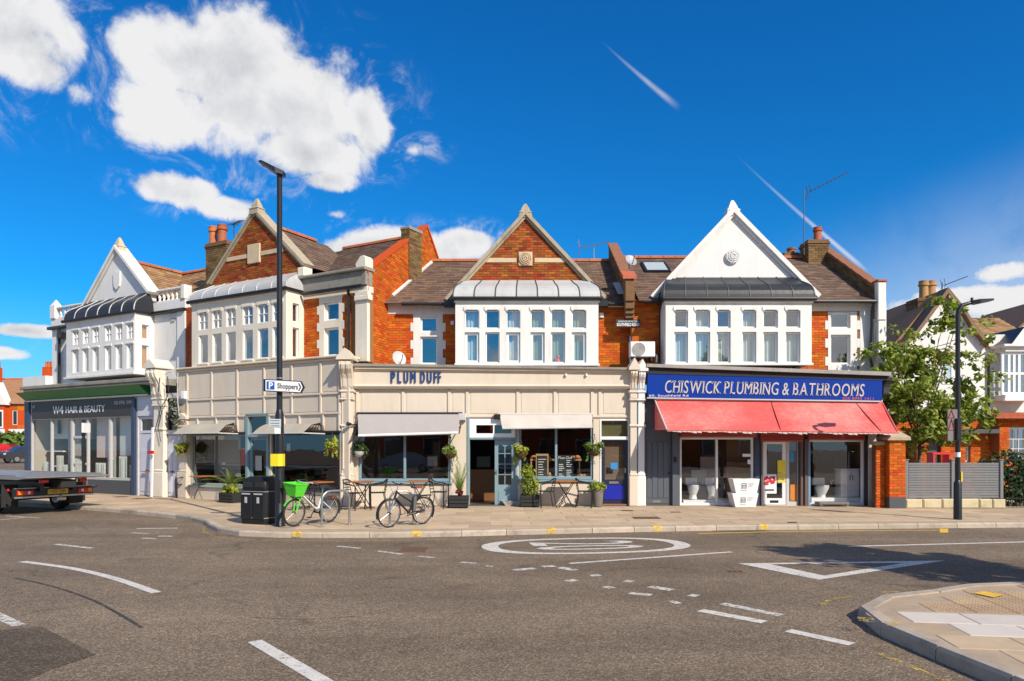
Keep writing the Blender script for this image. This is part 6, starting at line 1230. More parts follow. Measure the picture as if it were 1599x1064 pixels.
for x in (A0[0],A1[0]): aw.part('arm', MB().tube([(x+.02*(1 if x < -1 else -1),-.05,A0[2]-.3),(x*.995,-.6,zc(677,-.62))], .018, 6), BLACK)
aw.part('side_cloth', MB().quad((A0[0]+.005,-.04,A0[2]-.05),(A0[0]+.005,-.58,A3[2]+.02),(A0[0]+.005,-.04,A3[2]-.02)), BLACKM); aw.part('end_bracket', MB().bbox(u(716,-.12),u(728,-.12),-.14,-.03,zc(657,-.1),zc(646,-.1),.02), PVC_G)
aw = T('awning', 'rumpled cream awning over the right cafe window with chalkboards', 'awning', CD, u(854), -.05, zc(669))
A0, A1, A2, A3 = (u(781,-.08),-.10,zc(648,-.1)), (u(925,-.08),-.10,zc(648,-.1)), (u(926,-.42),-.42,zc(667.5,-.42)), (u(785,-.42),-.42,zc(669.5,-.42))
aw.part('canopy', cloth(MB(), A0, A1, A2, A3, 28, 8, .03, .02, 5), FAB_C, smooth=True); aw.part('front_bar', MB().tube([A3,A2], .025, 8), PVC_G); aw.part('cassette', MB().tube([(A0[0]-.05,-.06,A0[2]+.01),(A1[0]+.03,-.06,A1[2]+.01)], .045, 8), FAB_C); aw.part('bracket', MB().bbox(u(772,-.1),u(782,-.1),-.16,-.04,zc(655,-.1),zc(647,-.1),.02), BLACK)
aw = T('awning', 'large faded red awning along the bathroom shop front', 'awning', CD, u(1205), -.1, zc(672))
v0, v1 = -.20, -1.30
topx = [(1023,624.5),(1204,626.5),(1336,628),(1378,628.5)]; botx = [(1042,671.5),(1220,673),(1378,675.5),(1403,676)]
tp = [(u(x,v0),v0,zc(y,v0)) for x, y in topx]; bt = [(u(x,v1),v1,zc(y,v1)) for x, y in botx]
for i in range(3):
    g_ = .012; o0, o1 = Vector((g_,0,0)) if i else Vector(), Vector((-g_,0,0)) if i < 2 else Vector()
    aw.part('canopy', cloth(MB(), Vector(tp[i])+o0, Vector(tp[i+1])+o1, Vector(bt[i+1])+o1, Vector(bt[i])+o0, 12, 6, .03, .004, 7+i), FAB_R, smooth=True)
    if i: aw.part('seam', MB().tube([Vector(tp[i])-Vector((0,0,.01)),Vector(bt[i])-Vector((0,0,.01))], .014, 5), M('seam_dark',(.10,.012,.012),.7))
for i, e in ((0,1),(3,-1)):
    aw.part('side_cloth', MB().quad(tp[i],bt[i],(tp[i][0],v0+.02,bt[i][2]+.02)), FAB_R); aw.part('arm', MB().tube([tp[i],bt[i]], .02, 6), PVC_G if i == 0 else FAB_R)
aw.part('front_bar', MB().tube([bt[0],bt[1],bt[2],bt[3]], .025, 8), FAB_R); m = MB()
for i in range(46):
    f0, f1 = i/46, (i+.9)/46; p, q = Vector(bt[0]).lerp(Vector(bt[3]),f0), Vector(bt[0]).lerp(Vector(bt[3]),f1); dpt = .02+.05*abs(sin(i*.9)*sin(i*.31)); m.quad(p-Vector((0,.01,.02)),q-Vector((0,.01,.02)),q-Vector((0,.01,.02+dpt)),p-Vector((0,.01,.02+dpt*.7)))
aw.part('frayed_edge', m, M('frayed_white',(.6,.45,.42),.8)); aw.part('roller', MB().tube([(tp[0][0],-.18,tp[0][2]+.03),(tp[3][0],-.18,tp[3][2]+.03)], .05, 8), PVC_G)
for nm, pw_, pf, rib in (('left', (300,371), (271,342), (342,371)), ('right', (418,506), (395,474), (474,506))):
    aw = T('window_canopy', 'small folded cream canopy over the wing window %s of its door' % nm, 'awning', WING, wu((pf[0]+pf[1])/2,-.4), 0, wz(330,676), 'cream canopies on the panelled wing front')
    za_, zf_ = wz(pw_[1],661), wz(pf[0],677.5,-.55); P0, P1, P2, P3 = (wu(pw_[0]),-.06,za_), (wu(pw_[1])-.1,-.06,za_), (wu(pf[1],-.55),-.55,zf_), (wu(pf[0],-.55),-.55,zf_)
    aw.part('canopy', cloth(MB(), P0, P1, P2, P3, 10, 6, -.05, .004, 2), M('canopy_beige',(.40,.36,.29),.8,.1,5), smooth=True); aw.part('front_bar', MB().tube([P3,P2,(wu(pw_[1])+.1,-.05,zf_-.02)], .02, 6), PVC_G)
    for k in range(6):
        f = k/5; q = Vector(P2).lerp(Vector((wu(pw_[1])+.1,-.05,zf_-.02)), f); aw.part('rib', MB().tube([Vector(P1)+Vector((.02,0,-.02*k)), Vector(P1).lerp(q,.5)+Vector((.05,-.03,.09)), q], .012, 5), BLACK)
# ------------------------------------------------------------------ lamp posts and signs
def ground_at(px, py, z=PV): return G(px, py, z)
x, y = ground_at(437, 822); LP = Fr(x, y, 0, PV); sc = 1/FX*y
lz_ = lambda py: CZ+(HY-py)*y/FX-PV
t = T('street_lamp', 'tall black street lamp beside the litter bin, its head pointing left', 'street lamp', LP)
t.part('base', MB().lathe([(.115,0),(.115,.02),(.098,.05),(.095,1.6),(.09,lz_(648)),(.062,lz_(640))], (0,0,0), 20), BLACK, smooth=True); t.part('column', MB().lathe([(.062,lz_(641)),(.060,lz_(500)),(.055,lz_(284)),(.058,lz_(283)),(.058,lz_(270))], (0,0,0), 18), BLACK, smooth=True)
hz0 = lz_(273); hd_ = MB(); hx = (407-437)*sc
hd_.loft([[(.10,-.10,hz0-.03),(.10,.10,hz0-.03),(.10,.10,hz0+.06),(.10,-.10,hz0+.06)],[(-.05,-.15,hz0+.0),(-.05,.15,hz0+.0),(-.05,.15,hz0+.11),(-.05,-.15,hz0+.11)],[(hx+.08,-.16,hz0+.20),(hx+.08,.16,hz0+.20),(hx+.08,.16,hz0+.25),(hx+.08,-.16,hz0+.25)],[(hx,-.12,hz0+.235),(hx,.12,hz0+.235),(hx,.12,hz0+.26),(hx,-.12,hz0+.26)]])
h_ = t.part('lamp_head', hd_, BLACK)
for i in range(2):
    for j in range(2): a_ = hx+.12+i*.10; t.part('led_panel', MB().box(a_,a_+.07,-.08+j*.09,-.02+j*.09,hz0+.155-i*.055,hz0+.172-i*.055), PVC_G, h_)
t.part('door', MB().bbox(-.05,.05,-.102,-.085,.5,1.0,.006), BLACK); t.part('strap', MB().lathe([(.066,0),(.066,.03)], (0,0,lz_(592)), 16), STEEL)
sg = T('direction_sign', 'white parking direction sign reading Shoppers with blue P on the lamp post', 'sign', LP, 0, -.1, lz_(604)); r0 = -.13
sa_, sb_, sz0, sz1 = (417-437)*sc, (478-437)*sc, lz_(610.5), lz_(594.5); sl = (lz_(613)-lz_(610))/1.0
def shear(mb, k): mb.v = [(a, b, c+k*(a-sa_)) for a, b, c in mb.v]; return mb
K = -.055
sg.part('back_plate', shear(MB().prism([(sa_-.03,sz0-.02),(sb_-.06,sz0-.02),(sb_+.01,(sz0+sz1)/2),(sb_-.06,sz1+.02),(sa_-.03,sz1+.02)], r0+.006, r0+.04), K), BLACK)
sg.part('plate', shear(MB().prism([(sa_+.02,sz0),(sb_-.08,sz0),(sb_-.03,(sz0+sz1)/2),(sb_-.08,sz1),(sa_+.02,sz1)], r0-.002, r0+.004), K), SIGNW)
sg.part('parking_square', shear(MB().box(sa_+.045,sa_+.045+(sz1-sz0)*.76,r0-.007,r0-.003,sz0+(sz1-sz0)*.12,sz0+(sz1-sz0)*.88), K), SIGNB)
mb = letters('P', .19, .004, weight=.004); mb.v = [(sa_+.083+a, r0-.010-d, sz0+.045+b) for a,b,d in mb.v]; sg.part('lettering', shear(mb,K), SIGNW)
mb = letters('Shoppers', .155, .004, weight=.003); w_ = max(p[0] for p in mb.v); mb.v = [(sa_+.27+a*.44/w_, r0-.006-d, sz0+.06+b) for a,b,d in mb.v]; sg.part('lettering', shear(mb,K), INK)
mb = MB().prism([(sb_-.125,sz0+.03),(sb_-.095,sz0+.03),(sb_-.055,(sz0+sz1)/2),(sb_-.095,sz1-.03),(sb_-.125,sz1-.03),(sb_-.085,(sz0+sz1)/2)], r0-.008, r0-.0035); sg.part('arrow', shear(mb,K), INK)
sg = T('parking_plate', 'small pale parking notice strapped to the lamp post', 'sign', LP, 0, -.1, lz_(669)); sg.part('plate', MB().bbox((424-437)*sc,(442-437)*sc,-.13,-.115,lz_(668),lz_(655),.004), M('notice_pale',(.5,.56,.6),.5)); sg.part('plate', MB().bbox((432-437)*sc,(441.5-437)*sc,-.131,-.117,lz_(678),lz_(668.5),.004), SIGNW)
for k in range(3): sg.part('printed_line', MB().box((426-437)*sc,(440-437)*sc,-.133,-.1315,lz_(666-k*4),lz_(665-k*4)), INK)
sg = T('notice_box', 'yellow plastic notice wrapped round the lamp post', 'notice', LP, 0, 0, lz_(729)); m = MB()
m.loft([[(-.15,-.13,z),(.02,-.15,z),(.10,-.12,z),(.11,.02,z),(.10,.02,z),(.09,-.11,z),(.015,-.135,z),(-.145,-.115,z)] for z in (lz_(728),lz_(709))]); sg.part('sheet', m, YELLOW); sg.part('strap', MB().lathe([(.102,0),(.102,.02)], (0,0,lz_(711)), 14).lathe([(.102,0),(.102,.02)], (0,0,lz_(727)), 14), BLACK)
x, y = ground_at(1496, 812); LP2 = Fr(x, y, 0, PV); sc = y/FX; lz2 = lambda py: CZ+(HY-py)*y/FX-PV
t = T('street_lamp', 'slim black street lamp with bent arm beside the grey fence', 'street lamp', LP2)
t.part('base', MB().lathe([(.095,0),(.09,.04),(.085,lz2(755)),(.055,lz2(750))], (0,0,0), 16), BLACK, smooth=True)
t.part('column', MB().tube([(0,0,lz2(752)),(0,0,lz2(495)),(.02,0,lz2(485)),(.10,0,lz2(477)),(.28,0,lz2(473.5)),(.42,0,lz2(471))], [.055,.05,.05,.048,.042,.04], 12), BLACK, smooth=True)
t.part('lamp_head', MB().loft([[(.30,-.06,lz2(475)),(.30,.06,lz2(475)),(.30,.06,lz2(470)),(.30,-.06,lz2(470))],[(.45,-.12,lz2(475)),(.45,.12,lz2(475)),(.45,.12,lz2(468.5)),(.45,-.12,lz2(468.5))],[(.78,-.10,lz2(470.5)),(.78,.10,lz2(470.5)),(.78,.10,lz2(467.5)),(.78,-.10,lz2(467.5))]]), BLACK); t.part('photocell', MB().lathe([(.03,0),(.03,.06),(.01,.08)], (.33,0,lz2(470)), 10), BLACK)
t.part('strap', MB().lathe([(.058,0),(.058,.11)], (0,0,lz2(714)), 14), SIGNW); t.part('notice', MB().box(.07,.10,-.02,.10,lz2(752),lz2(737)), YELLOW)
sg = T('warning_sign', 'grey-backed red triangle warning plate on the right lamp post', 'sign', LP2, -.2, 0, lz2(689)); bk_ = M('sign_back',(.20,.17,.16),.5,.1)
sg.part('plate', MB().bbox((1476.5-1496)*sc,(1492-1496)*sc,-.09,-.075,lz2(689),lz2(640),.01), bk_)
for za_, zb_ in ((653,641),(672,655)):
    m = MB(); c0, c1, cm_ = (1478-1496)*sc, (1487-1496)*sc, (1482.5-1496)*sc; P = [(c0,-.097,lz2(za_)),(c1,-.097,lz2(za_)),(cm_,-.097,lz2(zb_))]; m.tube(P, .012, 5, True); sg.part('red_triangle', m, REDM)
sg.part('bracket', MB().bbox((1477-1496)*sc,.04,-.072,-.055,lz2(656),lz2(653),.004).bbox((1477-1496)*sc,.04,-.072,-.055,lz2(680),lz2(677),.004), BLACK); sg.part('lamp_box', MB().bbox((1488-1496)*sc,(1496-1496)*sc,-.16,-.092,lz2(688),lz2(654),.02), BLACK)
x, y = G(131, 781, PV); y = 22.4; x = (131-CX)/FX*y; PO = Fr(x, y, 0, PV); sc = y/FX; pz = lambda py: CZ+(HY-py)*y/FX-PV
t = T('sign_post', 'thin black sign post standing in front of the hair salon', 'post', PO); t.part('pole', MB().tube([(0,0,0),(0,0,pz(658))], .045, 10), BLACK, smooth=True); t.part('sign_plate', MB().bbox(.05,.10,-.20,.2,pz(676),pz(661),.01), SIGNW); t.part('cap', MB().lathe([(.05,0),(.05,.03),(.01,.05)], (0,0,pz(658)), 10), BLACK)
# ------------------------------------------------------------------ litter bin
x, y = G(403, 819.5, PV); BN = Fr(x, y+.25, radians(-24), PV); bz = lambda py: CZ+(HY-py)*y/FX-PV
t = T('litter_bin', 'black twin litter bin with hooded top beside the lamp post', 'bin', BN)
def rrect(w, d, r, z, n=4):
    out = []
    for cx_, cy_, a0 in ((w-r,d-r,0),(-w+r,d-r,pi/2),(-w+r,-d+r,pi),(w-r,-d+r,3*pi/2)):
        for k in range(n+1): a = a0+pi/2*k/n; out.append((cx_+r*cos(a), cy_+r*sin(a), z))
    return out
BINB = M('bin_plastic',(.011,.012,.013),.55,.15,5,.15,60,spec=.35)
bd = t.part('body', MB().loft([rrect(.345,.27,.06,.0),rrect(.345,.27,.06,.06),rrect(.355,.28,.06,.07),rrect(.36,.285,.06,.74),rrect(.345,.27,.06,.76)]), BINB, smooth=True)
t.part('hood', MB().loft([rrect(.33,.255,.05,.762),rrect(.335,.26,.05,.80),rrect(.33,.255,.06,.93),rrect(.30,.23,.08,1.00),rrect(.24,.19,.10,1.04),rrect(.10,.08,.06,1.055)]), BINB, smooth=True)
for sx in (-1,1):
    t.part('aperture', MB().bbox(sx*.165-.12,sx*.165+.12,-.268,-.245,.81,.92,.01), BLACKM); t.part('door_panel', MB().bbox(sx*.172-.155,sx*.172+.155,-.298,-.283,.12,.70,.012), BINB); t.part('emblem', MB().bbox(sx*.172-.035,sx*.172+.035,-.305,-.299,.47,.60,.004), M('emblem_grey',(.45,.45,.45),.5)); t.part('label_strip', MB().bbox(sx*.172-.12,sx*.172+.12,-.303,-.299,.655,.685,.003), PVC_G)
t.part('gold_band', MB().loft([rrect(.362,.287,.06,.145),rrect(.362,.287,.06,.155)], False), PVC_G); t.part('gold_band', MB().loft([rrect(.364,.289,.06,.72),rrect(.364,.289,.06,.728)], False), PVC_G)
# ------------------------------------------------------------------ bicycles and stands
def ring(cx_, cz_, R, y=0, n=36): return [(cx_+R*cos(2*pi*k/n), y, cz_+R*sin(2*pi*k/n)) for k in range(n)]
def wheel(t, cx_, R, tyre_r, rimm, spokes=20):
    w = t.part('wheel', MB().tube(ring(cx_,R,R-tyre_r*2), .011, 6, True), rimm, smooth=True); t.part('tyre', MB().tube(ring(cx_,R,R-tyre_r), tyre_r, 8, True), RUBBER, w, smooth=True)
    m = MB()
    for k in range(spokes): a = 2*pi*k/spokes; m.tube([(cx_+.02*cos(a+.8),.02*(-1)**k,R+.02*sin(a+.8)),(cx_+(R-tyre_r*2)*cos(a),0,R+(R-tyre_r*2)*sin(a))], .0022, 3)
    t.part('spokes', m, STEEL, w); t.part('hub', MB().tube([(cx_,-.05,R),(cx_,.05,R)], .025, 10), BLACK, w); return w
def place_bike(t, rear, front): 
    d = Vector(front)-Vector(rear); t.o.location = (rear[0],rear[1],PV+.012); t.o.rotation_euler = (radians(-5),0,atan2(d.y,d.x)); t.o.scale = (.89,.89,.89)
R = .335
fpt, rpt = Vector(G(456.5,823.5,PV)), Vector(G(515,816.5,PV)); mid = (fpt+rpt)/2; d_ = (fpt-rpt).normalized(); rr_, ff_ = mid-d_*.49, mid+d_*.49
t = T('bicycle', 'white and lime green electric hire bicycle with green basket by the lamp post', 'bicycle', WF)
WB = 1.10; wheel(t, 0, R, .024, STEEL); fw = wheel(t, WB, R, .024, STEEL)
t.part('frame', MB().loft([[(WB-.20+a*.9,b,.74+a*.5+.0) for a,b in ((-.07,-.045),(.07,-.045),(.07,.045),(-.07,.045))],[(.46+a,b,.38+a*.7) for a,b in ((-.08,-.05),(.08,-.05),(.08,.05),(-.08,.05))],[(.38+a,b,.33+a*.2) for a,b in ((-.05,-.04),(.05,-.04),(.05,.04),(-.05,.04))]]).tube([(.40,-.03,.36),(.2,-.07,.35),(0,-.07,R)], [.05,.036,.026], 8).tube([(.40,.03,.36),(.2,.07,.35),(0,.07,R)], [.04,.028,.02], 8).tube([(.36,0,.36),(.29,0,.62)], .024, 8).tube([(.27,-.06,.55),(-.02,-.07,R)], .012, 6).tube([(.27,.06,.55),(-.02,.07,R)], .012, 6), WHITEGL, smooth=True)
t.part('battery', MB().loft([[(WB-.30+a,b,.70+a*.4) for a,b in ((-.05,-.03),(.03,-.03),(.03,.03),(-.05,.03))],[(.48+a,b,.48+a*.6) for a,b in ((-.05,-.03),(.03,-.03),(.03,.03),(-.05,.03))]]), DKGREY)
t.part('fork', MB().tube([(WB-.16,0,.86),(WB-.115,0,.70)], .022, 8).tube([(WB-.12,-.06,.70),(WB-.12,.06,.70)], .02, 8).tube([(WB-.12,-.06,.70),(WB-.03,-.06,.42),(WB,-.055,R)], .017, 8).tube([(WB-.12,.06,.70),(WB-.03,.06,.42),(WB,.055,R)], .017, 8), LIME, smooth=True)
def basket(cx_, z0, z1, a, b, c, d, e=.02): 
    m = MB(); 
    m.loft([[(cx_-a,-b,z0),(cx_+a,-b,z0),(cx_+a,b,z0),(cx_-a,b,z0)],[(cx_-c,-d,z1),(cx_+c,-d,z1),(cx_+c,d,z1),(cx_-c,d,z1)],[(cx_-c+e,-d+e,z1),(cx_+c-e,-d+e,z1),(cx_+c-e,d-e,z1),(cx_-c+e,d-e,z1)],[(cx_-a+e,-b+e,z0+.02),(cx_+a-e,-b+e,z0+.02),(cx_+a-e,b-e,z0+.02),(cx_-a+e,b-e,z0+.02)]]); return m
bk_ = t.part('basket', basket(WB+.0, .73, 1.03, .12, .14, .19, .22), LIME); t.part('basket_rim', MB().tube([(WB-.19,-.22,1.03),(WB+.19,-.22,1.03),(WB+.19,.22,1.03),(WB-.19,.22,1.03)], .014, 6, True), LIME, bk_); t.part('head_lamp', MB().bbox(WB+.06,WB+.12,-.05,.05,.70,.77,.01), BLACK)
t.part('stem', MB().tube([(WB-.18,0,.86),(WB-.21,0,1.03)], .018, 8), LIME); t.part('handlebar', MB().tube([(WB-.36,-.30,1.03),(WB-.26,-.24,1.06),(WB-.20,-.08,1.05),(WB-.20,.08,1.05),(WB-.26,.24,1.06),(WB-.36,.30,1.03)], .013, 8), PVC_G); 
for s_ in (-1,1): t.part('grip', MB().tube([(WB-.40,s_*.32,1.02),(WB-.29,s_*.26,1.055)], .019, 8), BLACK)
t.part('seat_post', MB().tube([(.29,0,.60),(.245,0,.90)], .014, 8), STEEL); t.part('saddle', MB().loft([[(.10,-.09,.90),(.10,.09,.90),(.10,.08,.95),(.10,-.08,.95)],[(.20,-.08,.90),(.20,.08,.90),(.20,.06,.945),(.20,-.06,.945)],[(.37,-.025,.90),(.37,.025,.90),(.37,.02,.935),(.37,-.02,.935)]]), BLACK, smooth=True)
def mudguard(cx_, a0, a1, rad=R+.03): 
    m = MB(); n = 12; rows = [[(cx_+rad*cos(a0+(a1-a0)*k/n),y_,R+rad*sin(a0+(a1-a0)*k/n)+(.0 if y_ == 0 else -.008)) for y_ in (-.03,0,.03)] for k in range(n+1)]
    for p, q in zip(rows, rows[1:]):
        for i in range(2): m.quad(p[i],p[i+1],q[i+1],q[i])
    return m
t.part('mudguard', mudguard(0, radians(20), radians(200)), DKGREY); t.part('mudguard', mudguard(WB, radians(30), radians(140)), LIME)
t.part('chain_guard', MB().bbox(.02,.42,-.085,-.075,.30,.40,.01), DKGREY); t.part('crank', MB().tube([(.42,-.09,.29),(.42,.09,.29)], .02, 8).bar((.42,-.10,.29),(.50,-.10,.15),.02,.012).bar((.42,.10,.29),(.34,.10,.43),.02,.012), BLACK); t.part('pedal', MB().box(.45,.55,-.18,-.11,.135,.155).box(.29,.39,.11,.18,.42,.44), BLACK); t.part('kick_stand', MB().tube([(.30,.07,.30),(.22,.20,.0)], .012, 6), STEEL); t.part('rear_lamp', MB().bbox(-.10,-.06,-.03,.03,.62,.67,.01), REDP)
t.part('skirt_guard', MB().add([(0,-.04,R)]+[(.29*cos(a),-.04,R+.29*sin(a)) for a in [radians(d) for d in range(-10,171,15)]],[(0,k,k+1) for k in range(1,13)]), DKGREY)
t.part('logo_stripe', MB().quad((WB-.30,-.041,.655),(.60,-.046,.46),(.56,-.046,.49),(WB-.34,-.041,.69)), LIME)
place_bike(t, rr_, ff_)
fpt, rpt = Vector(G(607,825,PV)), Vector(G(659,819.5,PV)); mid = (fpt+rpt)/2; d_ = (fpt-rpt).normalized(); rr_, ff_ = mid-d_*.455, mid+d_*.455
t = T('bicycle', 'black town bicycle with brown saddle and silver rims before the cafe window', 'bicycle', WF); WB = 1.02; R = .34
wheel(t, 0, R, .020, CHROME, 24); wheel(t, WB, R, .020, CHROME, 24); hd0, hd1 = (WB-.13,0,.66), (WB-.19,0,.86); bb_ = (.42,0,.30); st_ = (.29,0,.72)
t.part('frame', MB().tube([hd0,hd1], .026, 8).tube([(WB-.14,0,.70),bb_], .025, 8).tube([(WB-.18,0,.83),(.33,0,.55)], .021, 8).tube([bb_,st_], .022, 8).tube([bb_,(0,-.06,R)], .012, 6).tube([bb_,(0,.06,R)], .012, 6).tube([(.32,-.02,.62),(0,-.06,R)], .009, 6).tube([(.32,.02,.62),(0,.06,R)], .009, 6), BLACK, smooth=True)
t.part('fork', MB().tube([hd0,(WB-.05,-.05,.50),(WB,-.05,R)], .013, 8).tube([hd0,(WB-.05,.05,.50),(WB,.05,R)], .013, 8), CHROME, smooth=True); t.part('stem', MB().tube([hd1,(WB-.22,0,1.0)], .014, 8), CHROME); t.part('handlebar', MB().tube([(WB-.48,-.30,.96),(WB-.30,-.29,1.02),(WB-.18,-.18,1.06),(WB-.20,0,1.01),(WB-.18,.18,1.06),(WB-.30,.29,1.02),(WB-.48,.30,.96)], .012, 8), BLACK, smooth=True)
for s_ in (-1,1): t.part('grip', MB().tube([(WB-.52,s_*.30,.95),(WB-.38,s_*.295,.99)], .017, 8), BLACK)
t.part('bell', MB().lathe([(.001,0),(.03,.005),(.03,.02),(.015,.04)], (WB-.2,.1,1.03), 10), CHROME); t.part('seat_post', MB().tube([st_,(.255,0,.90)], .013, 8), CHROME)
t.part('saddle', MB().loft([[(.12,-.085,.90),(.12,.085,.90),(.12,.075,.95),(.12,-.075,.95)],[(.22,-.07,.90),(.22,.07,.90),(.22,.055,.945),(.22,-.055,.945)],[(.39,-.022,.905),(.39,.022,.905),(.39,.018,.94),(.39,-.018,.94)]]), SADDLE, smooth=True)
t.part('mudguard', mudguard(0, radians(15), radians(210)), BLACK); t.part('mudguard', mudguard(WB, radians(-20), radians(150)), BLACK); t.part('luggage_rack', MB().tube([(.24,-.05,.71),(-.22,-.06,.71),(-.22,.06,.71),(.24,.05,.71)], .008, 6).tube([(-.16,-.06,.71),(0,-.07,R)], .006, 5).tube([(-.16,.06,.71),(0,.07,R)], .006, 5).box(-.18,.2,-.02,.02,.708,.716), BLACK)
t.part('battery_case', MB().bbox(.25,.33,-.05,.05,.36,.70,.01), M('grey_case',(.12,.11,.11),.5)); t.part('hub_gear', MB().tube([(0,-.05,R),(0,.05,R)], .06, 14), STEEL); t.part('chain_guard', MB().tube([(.42,-.06,.36),(.1,-.06,.40),(0,-.06,.40),(-.05,-.06,R),(0,-.06,R-.06),(.42,-.06,.24)], .012, 6, True), BLACK); t.part('crank', MB().tube([(.42,-.08,.30),(.42,.08,.30)], .016, 8).tube([(.42+.09*cos(k*pi/8),-.07,.30+.09*sin(k*pi/8)) for k in range(16)], .006, 5, True).bar((.42,-.09,.30),(.57,-.09,.26),.016,.012).bar((.42,.09,.30),(.27,.09,.34),.016,.012), STEEL); t.part('pedal', MB().box(.52,.62,-.17,-.10,.25,.27).box(.22,.32,.10,.17,.33,.35), BLACK); t.part('kick_stand', MB().tube([(.30,.06,.30),(.24,.18,.0)], .01, 6), STEEL)
t.part('cable', MB().tube([(WB-.2,-.15,1.05),(WB-.02,-.1,1.02),(WB-.06,0,.85),(WB-.12,0,.72)], .004, 4), BLACK)
place_bike(t, rr_, ff_)
def stand(p, q, h, label):
    (x0,y0), (x1,y1) = G(*p,PV), G(*q,PV); L = math.hypot(x1-x0,y1-y0); t = T('bike_stand', label, 'bike stand', WF, x0, y0, PV, 'bike stands on the pavement'); t.o.rotation_euler.z = atan2(y1-y0,x1-x0); t.off = (0,0,0); r = .2
    pts = [(0,0,0),(0,0,h-r)]+[(r-r*cos(a),0,h-r+r*sin(a)) for a in (pi/8,pi/4,3*pi/8,pi/2)]+[(L-r+r*sin(a),0,h-r+r*cos(a)) for a in (0,pi/8,pi/4,3*pi/8,pi/2)]+[(L,0,0)]
    t.part('hoop', MB().tube(pts, .024, 10), STEEL, smooth=True); t.part('flange', MB().lathe([(.06,0),(.06,.012),(.03,.018)], (0,0,.008), 12), STEEL); t.part('flange', MB().lathe([(.06,0),(.06,.012),(.03,.018)], (L,0,.008), 12), STEEL)
stand((503,824),(546,820),.76,'steel bike stand the green hire bicycle leans on'); stand((609,821),(646,819.5),.74,'steel bike stand behind the black bicycle')
# ------------------------------------------------------------------ cafe tables and chairs
def make_chair(label):
    t = T('cafe_chair', label, 'chair', WF, group='black metal cafe chairs')
    t.part('seat', MB().loft([rrect(.21,.20,.05,.44),rrect(.21,.20,.05,.455)]), BLACK)
    t.part('arm_loop', MB().tube([(-.24,-.19,.0),(-.25,-.20,.40),(-.25,-.20,.64),(-.25,-.10,.67),(-.22,.18,.72),(-.12,.26,.80),(.12,.26,.80),(.22,.18,.72),(.25,-.10,.67),(.25,-.20,.64),(.25,-.20,.40),(.24,-.19,0)], .018, 8), BLACK, smooth=True)
    for s_ in (-1,1): t.part('leg', MB().tube([(s_*.21,.17,.45),(s_*.22,.25,0)], .012, 7), BLACK); t.part('back_post', MB().tube([(s_*.18,.19,.45),(s_*.13,.25,.80)], .011, 7), BLACK)
    for k in range(4): z = .53+k*.065; t.part('back_slat', MB().tube([(-.17+k*.008,.20+k*.014,z),(0,.235+k*.014,z+.005),(.17-k*.008,.20+k*.014,z)], .011, 6), BLACK)
    for k in range(5): t.part('seat_slat', MB().box(-.19,.19,-.17+k*.075,-.13+k*.075,.456,.464), BLACK)
    t.part('stretcher', MB().tube([(-.24,-.19,.2),(.24,-.19,.2)], .008, 6), BLACK); return t.o
def make_table(label):
    t = T('cafe_table', label, 'table', WF, group='wooden-topped cafe tables'); t.part('table_top', MB().loft([rrect(.30,.30,.03,.715),rrect(.31,.31,.03,.725),rrect(.31,.31,.03,.745)]), WOOD)
    for s_ in (-1,1): t.part('leg', MB().tube([(s_*.22,-.20,.715),(s_*-.20,-.20,.0)], .012, 7), BLACK); t.part('leg', MB().tube([(s_*.22,.20,.715),(s_*-.20,.20,.0)], .012, 7), BLACK)
    t.part('brace', MB().tube([(0,-.2,.36),(0,.2,.36)], .01, 6), BLACK); return t.o
ch0 = tb0 = None
for px, py, off, rz, lab in [(286,777.5,None,-60,'black cafe chair by the white door, left of the palm'),(553,797,None,70,'black cafe chair beside the corner pilaster, near the hire bicycle'),(590,796,None,-75,'black cafe chair behind the front wheel of the black bicycle'),(686,794.5,None,80,'black cafe chair left of the tall-leaved black planter'),(853,793,None,-80,'black cafe chair between leafy planter and small table'),(914,793,None,80,'black cafe chair between small table and potted plant'),(474,798,None,30,'black cafe chair behind the hire bicycle wheel')]:
    x, y = G(px,py,PV); o = ch0 if ch0 is None else None
    if ch0 is None: ch0 = make_chair(lab); o = ch0
    else: o = copy_tree(ch0); o['label'] = lab
    o.location = (x,y-.0,PV+.012); o.rotation_euler.z = radians(rz)
for px, py, rz, lab in [(318,779.5,-29,'orange wooden cafe table left of the big palm'),(566,794.5,0,'wooden cafe table by the corner pilaster'),(655,793.5,0,'wooden cafe table under the left cafe window'),(884,792.5,0,'small wooden cafe table under the chalkboard window'),(497,796,-29,'wooden cafe table behind the hire bicycle')]:
    x, y = G(px,py,PV)
    if tb0 is None: tb0 = make_table(lab); o = tb0
    else: o = copy_tree(tb0); o['label'] = lab
    o.location = (x,y,PV+.012); o.rotation_euler.z = radians(rz)
